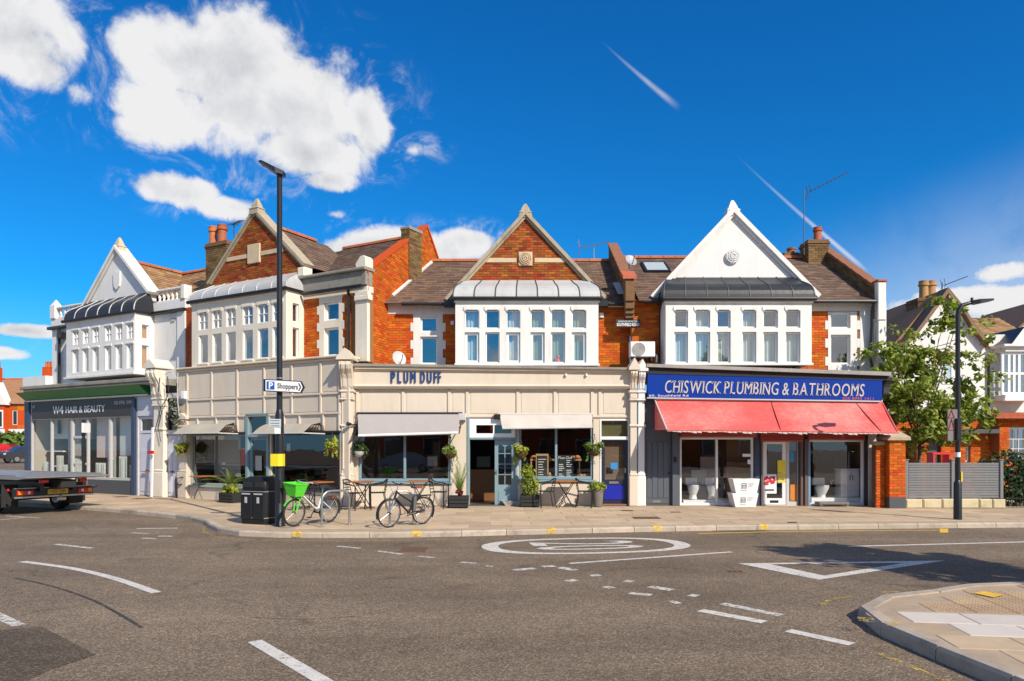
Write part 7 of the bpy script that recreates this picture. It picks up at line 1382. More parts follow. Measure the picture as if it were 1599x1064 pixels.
# ------------------------------------------------------------------ planters, pots and hanging baskets
def fronds(m, c, n, L, r, lean=(0,0), wid=.035, droop=.5, umin=.5):
    c = Vector(c)
    for k in range(n):
        a = 2*pi*k/n+r.uniform(-.3,.3); up = r.uniform(umin,max(1.25,umin+.3)); l = L*r.uniform(.7,1.1); d = Vector((cos(a)*cos(up)+lean[0], sin(a)*cos(up)+lean[1], sin(up))).normalized(); p = c.copy(); prev = None; n_ = 7
        for i in range(n_+1):
            f = i/n_; q = c+d*l*f+Vector((d.x,d.y,0))*l*.25*f*f-Vector((0,0,1))*droop*l*f**2.2*.55
            s_ = d.cross(Vector((0,0,1))); s_ = s_.normalized() if s_.length > .05 else Vector((1,0,0))
            if prev is not None:
                for sg_ in (-1,1):
                    for e in range(2):
                        b_ = prev.lerp(q,e*.5); tip = b_+s_*sg_*wid*3.2*(1-f*.6)+(q-prev)*1.3-Vector((0,0,.02)); m.add([b_,b_+(q-prev)*.35,tip],[(0,1,2)])
            prev = q
    return m
def trough(th, w, d, h, mat=BLACKM):
    e = .025; b = th.part('trough', MB().loft([[(-w/2+.02,-d/2+.02,0),(w/2-.02,-d/2+.02,0),(w/2-.02,d/2-.02,0),(-w/2+.02,d/2-.02,0)],[(-w/2,-d/2,h),(w/2,-d/2,h),(w/2,d/2,h),(-w/2,d/2,h)],[(-w/2+e,-d/2+e,h),(w/2-e,-d/2+e,h),(w/2-e,d/2-e,h),(-w/2+e,d/2-e,h)],[(-w/2+e,-d/2+e,h-.05),(w/2-e,-d/2+e,h-.05),(w/2-e,d/2-e,h-.05),(-w/2+e,d/2-e,h-.05)]]), mat)
    for k in range(3): th.part('slat', MB().bbox(-w/2+.012,w/2-.012,-d/2-.012,-d/2+.0,h*(.08+.31*k),h*(.08+.31*k)+h*.25,.006), mat, b)
    return b
def at(px, py, name, label, cat, ang=0, back=0, group=None): x, y = G(px,py,PV); return T(name, label, cat, Fr(x,y+back,ang,PV+.012), group=group)
r_ = random.Random(21)
t = at(357,786,'planter','black trough of yellow-green palm in front of the wing window','planter',radians(-29),.2); trough(t,.62,.40,.30); t.part('palm', fronds(fronds(MB(),(-.05,0,.55),16,.75,r_,wid=.03),(.08,0,.35),12,.5,r_,wid=.03), LEAF_P); t.part('stem', MB().tube([(-.05,0,.25),(-.05,0,.56)], [.05,.035], 7), BARK); t.part('leafy_plants', leafy(MB(),(0,-.02,.38),(.33,.16,.16),150,.09,r_), LEAF_Y)
t = at(716,794.5,'planter','black planter box with one tall spiky plant left of the cafe door','planter',0,.2); trough(t,.55,.40,.33); t.part('spiky_plant', fronds(MB(),(.03,0,.45),13,.82,r_,wid=.036,droop=.15,umin=1.05), LEAF_P); t.part('stem', MB().tube([(.03,0,.3),(.03,0,.55)], [.045,.03], 7), BARK); t.part('red_leaves', leafy(MB(),(.02,-.03,.42),(.12,.1,.09),40,.07,r_), LEAF_R)
t = at(828,793,'planter','black planter box with bushy shrub right of the cafe door','planter',0,.2); trough(t,.55,.40,.33); t.part('shrub', leafy(leafy(MB(),(0,0,.62),(.28,.22,.34),330,.075,r_),(-.08,0,1.0),(.16,.14,.22),120,.07,r_), LEAF); t.part('flowers', leafy(MB(),(-.05,-.1,1.0),(.22,.12,.2),40,.06,r_), LEAF_Y); t.part('stem', MB().tube([(0,0,.3),(0,0,.8)], .025, 6), BARK)
t = at(935,792.5,'plant_pot','grey round pot of green foliage by the blue door','plant pot',0,.15); t.part('pot', MB().lathe([(.12,0),(.13,.03),(.165,.44),(.18,.45),(.18,.48),(.15,.48),(.14,.42),(.001,.42)], (0,0,0), 16), M('pot_grey',(.17,.15,.13),.7,.2), smooth=True); t.part('foliage', leafy(MB(),(0,0,.56),(.28,.22,.13),190,.085,r_), LEAF); t.part('stem', MB().tube([(0,0,.4),(0,0,.55)], .03, 6), BARK)
t = at(424,789,'planter','small dark planter of shrubs half hidden behind the litter bin','planter',radians(-29),.3); trough(t,.6,.35,.35); t.part('shrub', leafy(MB(),(0,0,.6),(.3,.2,.28),220,.08,r_), LEAF); t.part('stem', MB().tube([(0,0,.3),(0,0,.6)], .02, 6), BARK)
def hanging(fr, px, py, v, mat, label, size=.2, pale=False):
    uu, zz = fr.u(px,v), fr.z(px,py,v); t = T('hanging_basket', label, 'hanging basket', fr, uu, v, zz, 'hanging baskets along the cafe fronts')
    t.part('bowl', MB().lathe([(.02,-.16),(.09,-.14),(.15,-.08),(.17,.0),(.15,.0),(.13,-.07),(.001,-.1)], (uu,v,zz), 14), PVC_G if pale else WOOD_D, smooth=True); fm = leafy(MB(),(uu,v,zz+.07),(size*1.0,size*.9,.13),90,.075,r_)
    for k in range(5): leafy(fm,(uu+r_.uniform(-.2,.2),v+r_.uniform(-.12,.08),zz+r_.uniform(.02,.22)),(.10,.09,.10),22,r_.uniform(.05,.10),r_)
    for k in range(7):
        a = r_.uniform(0,2*pi); L_ = r_.uniform(.12,.38); x0, y0 = uu+.17*cos(a), v+.15*sin(a)
        for q in range(int(L_/.03)): leaf(fm, Vector((x0+.05*cos(a)*q*.12+r_.gauss(0,.012), y0+r_.gauss(0,.012), zz+.02-q*.032)), Vector((r_.gauss(0,1),r_.gauss(0,1)-.5,r_.gauss(0,.6))), r_.uniform(.03,.06), r_)
    t.part('foliage', fm, mat); m = MB()
    for k in range(3): a = 2*pi*k/3; m.tube([(uu+.15*cos(a),v+.15*sin(a),zz),(uu,v,zz+.42)], .005, 4)
    t.part('chain', m, BLACK); t.part('bracket', MB().tube([(uu,v,zz+.42),(uu,v+.05,zz+.47),(uu,-.01,zz+.45)], .01, 5), BLACK)
hanging(WING,285,701,-.25,LEAF_Y,'hanging basket beside the white doors, left of the wing window',.2); hanging(WING,519,700,-.25,LEAF_Y,'bright yellow-green hanging basket left of the corner pilaster',.2); hanging(CD,561,705,-.30,LEAF_D,'dark trailing hanging basket under the left end of the grey awning',.19,True); hanging(CD,704,708,-.30,LEAF_P,'hanging basket between left cafe window and cafe door',.18); hanging(CD,814,708,-.32,LEAF_Y,'yellow flowering hanging basket right of the cafe door',.2); hanging(CD,929,704,-.30,LEAF_P,'straggly hanging basket left of the blue door',.19)
def spot(fr, px, py, v, label):
    uu, zz = fr.u(px,v), fr.z(px,py,v); t = T('wall_lamp', label, 'lamp', fr, uu, v, zz, 'black wall spotlights'); t.part('arm', MB().tube([(uu+.15,-.18,zz),(uu,v,zz)], .014, 6), BLACK); t.part('head', MB().tube([(uu-.06,v-.05,zz+.02),(uu+.05,v+.02,zz)], [.06,.04], 10), BLACK)
spot(CD,546,663,-.4,'black spotlight on the corner pilaster'); 
# ------------------------------------------------------------------ things in and on the shop windows
t = T('chalkboard', 'framed chalk menu board on the left side of the right cafe window', 'chalkboard', CD, u(847,.2), .2, zc(748)); t.part('frame', MB().bbox(u(837,.2),u(857,.2),.19,.23,zc(747.5,.2),zc(709,.2),.008), WOOD_L); t.part('board', MB().box(u(839,.2),u(855,.2),.18,.189,zc(745,.2),zc(712,.2)), CHALK)
r2 = random.Random(4)
for k in range(7): t.part('chalk_line', MB().box(u(841,.2),u(841,.2)+r2.uniform(.12,.24),.176,.1795,zc(742-k*4,.2),zc(741-k*4,.2)), CHALKW)
t = T('chalkboard', 'black chalk price list on the right side of the right cafe window', 'chalkboard', CD, u(884,.2), .2, zc(748)); t.part('board', MB().box(u(871.5,.2),u(896,.2),.18,.20,zc(747,.2),zc(711,.2)), CHALK); text_on(t,'Plum Duff',u(872.5,.2),.178,zc(717,.2),.11,CHALKW,width=u(894.5,.2)-u(872.5,.2),depth=.003)
for k in range(9):
    for a, b in ((873,882),(885,894)):
        if r2.random() < .85: t.part('chalk_line', MB().box(u(a,.2),u(a,.2)+(u(b,.2)-u(a,.2))*r2.uniform(.5,1),.176,.1795,zc(744-k*3,.2),zc(743-k*3,.2)), CHALKW)
sh = T('window_shelf', 'wooden bread shelf inside the right cafe window', 'shelf', CD, u(868,.4), .4, zc(722,.4)); sh.part('board', MB().bbox(u(828,.4),u(908,.4),.3,.5,zc(720,.4),zc(717,.4),.01), WOOD_L); sh.part('upright', MB().box(u(829,.4),u(831,.4),.32,.48,zc(748,.4),zc(720,.4)), WOOD_L); sh.part('upright', MB().box(u(904,.4),u(906,.4),.32,.48,zc(748,.4),zc(720,.4)), WOOD_L)
def loaf(px, py, v, w, label):
    uu, zz = u(px,v), zc(py,v); m = MB(); n = 10; rings = []
    for i in range(7): f = -1+2*i/6; k = sqrt(max(.02,1-f*f)); rings.append([(uu+f*w, v+.09*k*cos(2*pi*j/n), zz+.06*k*(1+sin(2*pi*j/n))) for j in range(n)])
    solo('bread_loaf', m.loft(rings), BREAD, label, 'bread', CD, (uu,v,zz), 'loaves in the cafe window', smooth=True)
for px, lab in ((834,'round loaf at the left end of the bread shelf'),(844,'round loaf second from left on the bread shelf'),(855,'round loaf third from left on the bread shelf'),(894,'round loaf second from right on the bread shelf'),(902,'round loaf at the right end of the bread shelf')): loaf(px,717,.4,.11,lab)
loaf(906,746,.3,.13,'left one of two loaves low in the window corner'); loaf(914,746,.3,.12,'right one of two loaves low in the window corner')
t = T('tissue_box', 'small orange box at the foot of the framed chalkboard', 'box', CD, u(858,.2), .2, zc(747)); t.part('box', MB().bbox(u(856.5,.2),u(861.5,.2),.14,.178,zc(746.5,.2),zc(740,.2),.006), WOOD); t.part('tissue', MB().prism([(u(857.5,.2),zc(740,.2)),(u(860.5,.2),zc(740,.2)),(u(859,.2),zc(737.5,.2))],.15,.165), CARD)
t = T('figurine', 'small orange-red figure standing in the upper cafe bay window', 'figurine', CD, u(872,.78), .86, zc(566,.78)); t.part('body', MB().lathe([(.06,0),(.07,.05),(.03,.12),(.05,.15),(.045,.2),(.01,.24)], (u(872,.86),.86,zc(566,.8)), 10).tube([(u(872,.86)-.06,.86,zc(566,.8)+.05),(u(872,.86)-.09,.86,zc(566,.8)+.18)],.02,6), M('figure_red',(.65,.09,.02),.4), smooth=True)
# cartons before the bathroom shop
def carton(px0, px1, z0, z1, v0, v1, flip, label):
    a, b = u(px0,v0), u(px1,v0); t = T('carton', label, 'box', CD, (a+b)/2, (v0+v1)/2, z0, 'white cartons by the bathroom shop door'); e = .10
    lo = (a+e,b-e*.7,v0+.03,v1-.02) ; hi = (a,b,v0,v1)
    q = lambda r, z: [(r[0],r[2],z),(r[1],r[2],z),(r[1],r[3],z),(r[0],r[3],z)]
    bx_ = t.part('carton_body', MB().loft([q(lo,z0),q(hi,z1)]), CARD); t.part('tape', MB().box((a+b)/2-.03,(a+b)/2+.03,v0+.002,v1-.002,z1+.001,z1+.004), TAN); zm = (z0+z1)/2; xm = (a+b)/2; tl = .03*(z1-zm)/(z1-z0)
    pic = t.part('printed_square', MB().tube([(xm-.12,v0+.008,zm-.06),(xm+.0,v0+.008,zm-.06),(xm+.0,v0+.004,zm+.07),(xm-.12,v0+.004,zm+.07)], .009, 5, True), INK); t.part('printed_basin', MB().tube([(xm-.10,v0+.005,zm+.02),(xm-.08,v0+.006,zm-.025),(xm-.04,v0+.006,zm-.025),(xm-.02,v0+.005,zm+.02)], .007, 5, True), INK, pic)
    for k in range(3): t.part('printed_line', MB().box(xm+.06,xm+.24-.03*k,v0+.0,v0+.004,zm+.08-k*.04,zm+.09-k*.04), PVC_G)
    t.part('printed_line', MB().box(xm-.14,xm+.02,v0+.006,v0+.012,zm-.12,zm-.11), PVC_G)
carton(1144,1185,.012,.40,-.62,-.12,0,'lower white carton on the pavement outside the bathroom shop'); carton(1145,1187,.404,.80,-.62,-.14,1,'upper white carton stacked outside the bathroom shop')
# bathroom ware on show
def toilet(px, v, w, label, back=True):
    uu = u(px,v); z0 = .16; t = T('toilet_pan', label, 'toilet', CD, uu, v, z0, 'bathroom ware in the shop window'); n = 14
    el = lambda a, b, z, dy=0: [(uu+a*cos(2*pi*k/n), v+dy+b*sin(2*pi*k/n), z) for k in range(n)]
    t.part('pan', MB().loft([el(w*.30,w*.36,z0,.05),el(w*.24,w*.32,z0+.12,.05),el(w*.38,w*.5,z0+.30),el(w*.42,w*.55,z0+.38),el(w*.36,w*.48,z0+.39),el(w*.25,w*.34,z0+.30)]), CERAM, smooth=True); t.part('seat', MB().tube(el(w*.38,w*.50,z0+.405), .022, 6, True), CERAM, smooth=True); t.part('lid', MB().bbox(uu-w*.4,uu+w*.4,v+w*.48,v+w*.52,z0+.40,z0+.62,.01), CERAM); t.part('cistern', MB().bbox(uu-w*.40,uu+w*.40,v+w*.53,v+w*.95,z0+.40,z0+.60,.03), CERAM)
def basin(px, v, z0, w, label):
    uu = u(px,v); t = T('wash_basin', label, 'basin', CD, uu, v, z0, 'bathroom ware in the shop window'); t.part('bowl', MB().loft([rrect(w*.3,.12,.05,0),rrect(w*.5,.2,.06,.16),rrect(w*.46,.17,.05,.16),rrect(w*.3,.1,.05,.05)]), CERAM, smooth=True)
    for o in t.o.children: o.location = (0,0,0)
    t.off = (0,0,0); o = t.o.children[0]; o.data.transform(Matrix.Translation((uu,v,z0))); o.data.transform(Matrix.Translation((-0,-0,-0))); t.o.location = (0,20.5,PV); t.part('tap', MB().tube([(uu,v+.16,z0+.16),(uu,v+.16,z0+.30),(uu,v+.06,z0+.30)], .014, 8), CHROME)
pl = T('display_plinth', 'white display plinth inside the left bathroom window', 'plinth', CD, u(1120,.5), .5, 0); pl.part('top', MB().bbox(u(1067,.2),u(1176,.2),.18,.9,.02,.15,.01), CERAM); pl.part('skirting', MB().box(u(1067,.2),u(1176,.2),.17,.178,.02,.06), PVC_G)
toilet(1083,.45,.42,'white toilet pan low in the left bathroom window'); basin(1100,.5,.42,.5,'square white basin in the left bathroom window'); toilet(1112,.5,.36,'smaller white toilet beside the window bar of the bathroom shop'); basin(1134,.45,.30,.55,'white basin low behind the white cartons')
for a, b, v, z0, z1, lab, mt in ((1080,1104,.95,.15,1.0,'pale grey tall panel behind the toilets',M('panel_grey',(.42,.42,.41),.5,.1)),(1094,1122,1.3,.15,1.4,'pinkish display panel behind the left bathroom window',M('panel_pink',(.40,.30,.28),.6,.1)),(1135,1176,1.2,.15,1.25,'brown wooden vanity panel behind the cartons',M('panel_brown',(.30,.16,.06),.5,.2)),(1135,1176,1.6,1.3,2.2,'orange-brown tile sample board high in the bathroom shop',M('panel_tan',(.28,.17,.08),.5,.2))):
    t = T('sample_board', lab, 'board', CD, u((a+b)/2,v), v, z0); t.part('face', MB().bbox(u(a,v),u(b,v),v,v+.05,z0,z1,.008), mt); t.part('foot', MB().box(u(a,v),u(b,v),v-.05,v+.1,z0-.02,z0-.001), PVC_G)
pl = T('display_plinth', 'white display plinth inside the right bathroom window', 'plinth', CD, u(1300,.5), .5, 0); pl.part('top', MB().bbox(u(1267,.2),u(1347,.2),.18,.9,.02,.22,.01), CERAM); pl.part('skirting', MB().box(u(1267,.2),u(1347,.2),.17,.178,.02,.06), PVC_G)
t = T('vanity_cabinet', 'tall white cabinet with two handles in the right bathroom window', 'cabinet', CD, u(1328,.4), .4, .22); t.part('carcass', MB().bbox(u(1314,.35),u(1343,.35),.35,.75,.222,1.02,.01), CERAM); t.part('worktop', MB().bbox(u(1313,.33),u(1344,.33),.33,.76,1.022,1.06,.01), CERAM)
for x in (1327.5,1331.5): t.part('door', MB().bbox(u(1315,.35) if x < 1330 else u(1330,.35),u(1329,.35) if x < 1330 else u(1342,.35),.33,.349,.25,1.0,.006), CERAM); t.part('handle', MB().tube([(u(x,.33),.31,.72),(u(x,.33),.31,.88)], .012, 6), CHROME)
toilet(1284,.45,.46,'large white pedestal basin and toilet at the left of the right window'); basin(1302,.42,.40,.62,'white boxy basin beside the tall cabinet')
t = T('tap_mixer', 'tall chrome shower mixer above the white cabinet', 'tap', CD, u(1326,.5), .5, 1.06); t.part('riser', MB().tube([(u(1326,.5),.5,1.06),(u(1326,.5),.5,1.55),(u(1333,.5),.5,1.58)], .014, 8), CHROME); t.part('head', MB().lathe([(.06,0),(.06,.02),(.02,.03)], (u(1333,.5),.5,1.55), 12), CHROME)
t = T('pavement_ramp', 'grey metal ramp plate under the right bathroom window', 'ramp', CD, u(1300,-.3), -.3, 0); t.part('plate', MB().bbox(u(1280,-.35),u(1327,-.35),-.35,-.03,.06,.13,.01), M('ramp_grey',(.16,.15,.145),.6)); t.part('leg', MB().box(u(1282,-.3),u(1283,-.3)+.03,-.3,-.26,.012,.06), STEEL); t.part('leg', MB().box(u(1323,-.3),u(1324,-.3)+.03,-.3,-.26,.012,.06), STEEL)
def poster(a, b, c, d, v, mat, label, cat='poster', dec=None):
    t = T('poster', label, cat, CD, (u(a,v)+u(b,v))/2, v, zc(d,v)); t.part('sheet', MB().box(u(a,v),u(b,v),v-.004,v,zc(d,v),zc(c,v)), mat)
    if dec: dec(t, v)
def blot(t, v):
    r = random.Random(3); m = MB()
    for k in range(70): x, z = r.uniform(u(1192.5,v)+.03,u(1212,v)-.03), r.uniform(zc(757,v),zc(744,v)); s_ = r.uniform(.012,.035); m.box(x-s_,x+s_,v-.0055-.0001*k*.1,v-.0045,z-s_*.7,z+s_*.7)
    t.part('printed_flowers', m, M('poster_crimson',(.50,.02,.035),.6)); t.part('printed_text', MB().box(u(1195,v),u(1209,v),v-.006,v-.0045,zc(767,v),zc(764,v)), INK)
poster(1192.5,1213,741,771,.05,SIGNW,'white poster with crimson flowers on the bathroom shop door',dec=blot); poster(1214.5,1227,719,738,.05,YELLOW,'yellow notice high on the bathroom shop door'); poster(1214.5,1227,738.6,754,.049,M('notice_cream',(.70,.55,.10),.6),'yellow and white notice below another on the bathroom shop door')
poster(1234.5,1246,757,782,.075,M('poster_orange',(.55,.20,.03),.6,.5,30),'small orange-green poster low in the bathroom shop sidelight'); poster(1160,1173,709,713.5,.09,SIGNW,'narrow white strip notice high in the left bathroom window'); poster(1168,1174,718,725,.09,SIGNW,'small white square notice in the left bathroom window'); poster(668,684,713,728,1.3,INT_L,'pale framed print hanging inside the left cafe window'); poster(1234.5,1240,705,722,.075,M('sticker_blue2',(.04,.3,.6),.5),'blue stickers high in the bathroom shop sidelight')
# street name plate, air-conditioning unit, dishes, aerials, cables
t = T('street_name_sign', 'dark street name plate on the brick wall above the white console', 'sign', CD, u(980,1.0), 1.0, zc(511,1.1)); v = 1.12
t.part('plate', MB().bbox(u(962,v),u(1000,v),v-.02,v,zc(511,v),zc(499,v),.006), M('nameplate',(.03,.03,.04),.5)); text_on(t,'SOUTHFIELD ROAD',u(963.5,v),v-.022,zc(509.5,v),.12,SIGNW,width=u(998.5,v)-u(963.5,v),depth=.006,weight=.003); text_on(t,'BOROUGH OF ACTON',u(966,v),v-.022,zc(503.8,v),.075,SIGNW,width=u(996,v)-u(966,v),depth=.006)
v = .62; t = T('air_conditioner', 'white air-conditioning unit on the ledge above the party pilaster', 'air conditioner', CD, u(1005,v), v, zc(557.6,v)); a, b, c, d = u(985,v), u(1023.5,v), zc(557.5,v), zc(533.5,v)
t.part('casing', MB().bbox(a,b,v,v+.32,c,d,.02), PVC); gx, gz = u(998,v), zc(545.5,v); gr = t.part('fan_grille', MB().add([(gx+.19*cos(2*pi*k/24),v-.012,gz+.19*sin(2*pi*k/24)) for k in range(24)],[tuple(range(23,-1,-1))]), M('fan_dark',(.30,.28,.25),.6))
for r in (.19,.15,.11,.07): t.part('grille_ring', MB().tube([(gx+r*cos(2*pi*k/24),v-.018,gz+r*sin(2*pi*k/24)) for k in range(24)], .006, 5, True), PVC_G, gr)
for x in (a+.1,b-.1): t.part('foot', MB().box(x-.03,x+.03,v+.02,v+.3,c-.12,c-.001), BLACK)
t.part('pipe', MB().tube([(b,v+.1,c+.1),(b+.07,v+.1,c+.05),(b+.06,v+.1,c-.15)], .025, 8), PVC)
def dish(fr, uu, v, zz, r, label, mat, dirv=(.5,-.75,.35)):
    t = T('satellite_dish', label, 'satellite dish', fr, uu, v, zz, 'satellite dishes'); n = 16; d = Vector(dirv).normalized(); s_ = d.cross(Vector((0,0,1))).normalized(); up_ = s_.cross(d); c = Vector((uu,v,zz)); R_ = []
    for k in range(5): f = k/4; R_.append([c+d*(.25*r*f*f)+(s_*cos(2*pi*j/n)+up_*1.1*sin(2*pi*j/n))*r*max(f,.02) for j in range(n)])
    m = MB().loft(R_+[[p-d*.012 for p in q] for q in reversed(R_)], False); t.part('reflector', m, mat, smooth=True); t.part('feed_arm', MB().tube([c-up_*r*.9, c+d*r*1.3-up_*r*.3, c+d*r*1.3], .012, 6), BLACK); t.part('mount', MB().tube([c, c-d*.12, c-d*.12-Vector((0,0,.3))], .022, 8), STEEL)
dish(CD, u(623,.9), .9, zc(561,.9), .22, 'pale satellite dish low against the bare brick side wall', PVC_G); dish(CD, u(985,1.5), 1.5, zc(408,1.5), .19, 'grey satellite dish on top of the tiled party wall', M('dish_grey',(.35,.36,.38),.5), (.3,-.8,.5))
def aerial(fr, px, pyt, pyb, v, pb, label, tilt=.0, n=10, col=None):
    uu, z0, z1 = fr.u(px,v), fr.z(px,pyb,v), fr.z(px,pyt,v); t = T('tv_aerial', label, 'aerial', fr, uu, v, z0, 'television aerials'); t.part('mast', MB().tube([(uu,v,z0),(uu,v,z1)], .018, 6), col or STEEL); (p0,q0), (p1,q1) = pb
    a, b = Vector((fr.u(p0,v),v,fr.z(p0,q0,v))), Vector((fr.u(p1,v),v-.15,fr.z(p1,q1,v))); bo = t.part('boom', MB().tube([a,b], .017, 5), col or STEEL)
    for k in range(n): f = (k+.5)/n; p = a.lerp(b,f); l = .16*(1.25-f*.6); t.part('element', MB().tube([p-Vector((.05,l,.03)),p+Vector((.05,l,.03))], .011, 4), col or STEEL, bo)
    for s_ in (-1,1): t.part('reflector_rod', MB().tube([a+Vector((0,-.12,0)),a+Vector((-.06,-.12,s_*.26))], .011, 4).tube([a+Vector((0,.12,0)),a+Vector((-.06,.12,s_*.26))], .011, 4), col or STEEL, bo)
AER = M('aerial_dark',(.06,.065,.075),.5)
aerial(CD,1256,296,398,4.3,((1264,300),(1323,271)),'tall television aerial on a leaning mast above the white gable',col=AER); aerial(CD,928,382,407,4.7,((906,387),(952,380)),'low wide television aerial behind the brick gable',n=12); aerial(WING,366,349,385,2.0,((362,352),(384,346)),'small television aerial beside the paired red chimney pots',n=6,col=AER); aerial(HR,1472,441,470,1.3,((1474,446),(1508,433)),'television aerial on the white gabled house',n=6,col=AER)
for i, (pts, lab) in enumerate((([(250,590),(247,612),(252,640),(245,668),(248,690)],'grey cable hanging down the salon end pillar'),([(258,585),(268,580),(276,592),(275,622),(277,650)],'pale cable looping over the twin white doors'),([(262,588),(263,612),(258,625),(249,636),(244,655),(238,672)],'dark cable sagging across the salon end pillar'))):
    m = MB().tube([(wu(a,-.3),-.3+.02*k,wz(a,b,-.3)) for k,(a,b) in enumerate(pts)], .014, 6); solo('cable', m, BLACK if i != 1 else PVC_G, lab, 'cable', WING, (wu(pts[-1][0],-.3),-.3,wz(*pts[-1],-.3)), 'loose cables at the salon end')
t = T('meter_box', 'white meter box above the twin white doors', 'box', WING, wu(285), -.05, wz(285,624)); t.part('box', MB().bbox(wu(283,-.1),wu(290,-.1),-.12,-.001,wz(286,624),wz(286,612),.015), PVC); t.part('lid', MB().bbox(wu(284,-.1),wu(289,-.1),-.13,-.121,wz(286,623),wz(286,613),.006), PVC)
t = T('board_pole', 'white leaning board pole with small red sign against the salon end pillar', 'pole', WING, wu(242,-.3), -.3, 0); t.part('pole', MB().bar((wu(242,-.3),-.42,.01),(wu(234,-.3),-.18,wz(234,668,-.2)),.09,.05), PVC); t.part('red_sign', MB().bbox(wu(233.5,-.35),wu(242,-.35),-.42,-.37,wz(238,709,-.3),wz(238,704,-.3),.006), REDP)
t = T('ivy', 'trailing plant growing over the twin white doors', 'plant', WING, wu(274,-.2), -.2, wz(274,660)); t.part('foliage', leafy(leafy(MB(),(wu(275,-.2),-.2,wz(275,645)),(.16,.12,.55),110,.09,r_),(wu(268,-.2),-.15,wz(268,640)),(.12,.1,.4),60,.09,r_), M('grey_leaf',(.12,.13,.09),.6,.3,5,island=.4)); t.part('stem', MB().tube([(wu(276,-.2),-.1,wz(276,680)),(wu(275,-.2),-.15,wz(275,630))], .015, 5), BARK)
# ------------------------------------------------------------------ recovery truck, cars
TR = Fr(-12.42, 19.3, radians(61), 0.0)
t = T('recovery_truck', 'flatbed recovery truck seen from behind at the left edge', 'truck', TR)
t.part('bed', MB().loft([[(-1.10,-.75,1.0),(1.10,-.75,1.0),(1.10,-.75,1.02),(-1.10,-.75,1.02)],[(-1.10,-.35,.95),(1.10,-.35,.95),(1.10,-.35,1.03),(-1.10,-.35,1.03)],[(-1.10,5.2,.97),(1.10,5.2,.97),(1.10,5.2,1.05),(-1.10,5.2,1.05)]]), M('bed_alu',(.38,.36,.34),.4,.2,4,metal=.6))
for s_ in (-1,1): t.part('side_rail', MB().box(s_*1.07-.03,s_*1.07+.03,-.3,5.2,1.03,1.07), STEEL); t.part('chassis_rail', MB().box(s_*.42-.05,s_*.42+.05,-.2,5.8,.62,.86), BLACK)
lb = t.part('light_bar', MB().bbox(-1.02,1.02,-.06,.06,.46,.72,.02), BLACK); t.part('lower_strip', MB().bbox(-1.03,1.03,-.075,-.061,.45,.50,.006), STEEL, lb); t.part('upper_strip', MB().bbox(-1.03,1.03,-.075,-.061,.70,.725,.006), STEEL, lb)
for s_ in (-1,1):
    a, b = sorted((s_*.97,s_*.58)); q = t.part('tail_lamp', MB().bbox(a,b,-.10,-.061,.53,.66,.02), REDP); t.part('indicator', MB().bbox(*(sorted((s_*.95,s_*.84))),-.112,-.101,.545,.645,.01), AMBER, q); t.part('reverse_lamp', MB().bbox(*(sorted((s_*.72,s_*.66))),-.112,-.101,.56,.63,.01), SIGNW, q)
    t.part('marker_arm', MB().tube([(s_*1.02,0,.62),(s_*1.14,-.02,.68)], .012, 6), RUBBER); t.part('marker_lamp', MB().lathe([(.03,0),(.035,.03),(.01,.06)], (s_*1.15,-.02,.66), 8), REDP); t.part('warning_lamp', MB().bbox(s_*.5-.12,s_*.5+.10,-.5,-.42,.85,.94,.02), REDP); t.part('mudguard', MB().bbox(s_*.85-.2,s_*.85+.2,.5,.54,.2,.8,.01), BLACKM)
pl_ = t.part('number_plate', MB().bbox(-.22,.31,-.085,-.076,.53,.66,.004), PLATEY, lb); text_on(t,'LK62 OBV',-.19,-.087,.555,.12,INK,width=.46,depth=.003,parent=pl_) if False else text_on(t,'LN52 OBV',-.19,-.087,.555,.12,INK,width=.46,depth=.003,parent=lb)
for y_ in (1.3,4.6):
    for s_ in (-1,1): q = t.part('wheel', MB().tube([(s_*.72,y_,.40),(s_*1.0,y_,.40)], .22, 16), STEEL); t.part('tyre', MB().tube([(s_*.86+.12*cos(a_),y_,.40) for a_ in (0,)]+[(s_*.86-.14,y_,.40),(s_*.86+.14,y_,.40)][:1], .1, 4) if False else MB().loft([[(s_*.86+x_,y_+r__*cos(2*pi*k/20),.40+r__*sin(2*pi*k/20)) for k in range(20)] for x_, r__ in ((-.13,.26),(-.13,.36),(-.09,.40),(.09,.40),(.13,.36),(.13,.26))]), RUBBER, q)
t.part('axle', MB().tube([(-.8,1.3,.4),(.8,1.3,.4)], .08, 8), BLACK); t.part('tow_hitch', MB().bbox(.02,.26,-.10,.1,.34,.44,.02).lathe([(.03,0),(.05,.05),(.03,.1)], (.14,-.08,.44), 8), STEEL); t.part('underlift', MB().bbox(-.15,.25,-.6,.6,.70,.92,.02), BLACKM)
cb = t.part('cab', MB().prism([(5.9,.5),(7.7,.5),(7.75,1.2),(7.4,2.3),(6.0,2.35)], -1.0, 1.0, 'vz'), M('cab_white',(.7,.7,.7),.4)); t.part('windscreen', MB().quad((-.9,7.745,1.3),(.9,7.745,1.3),(.85,7.43,2.2),(-.85,7.43,2.2)), CARGL, cb); t.part('bulkhead', MB().box(-1.1,1.1,5.2,5.3,1.13,2.1), STEEL)
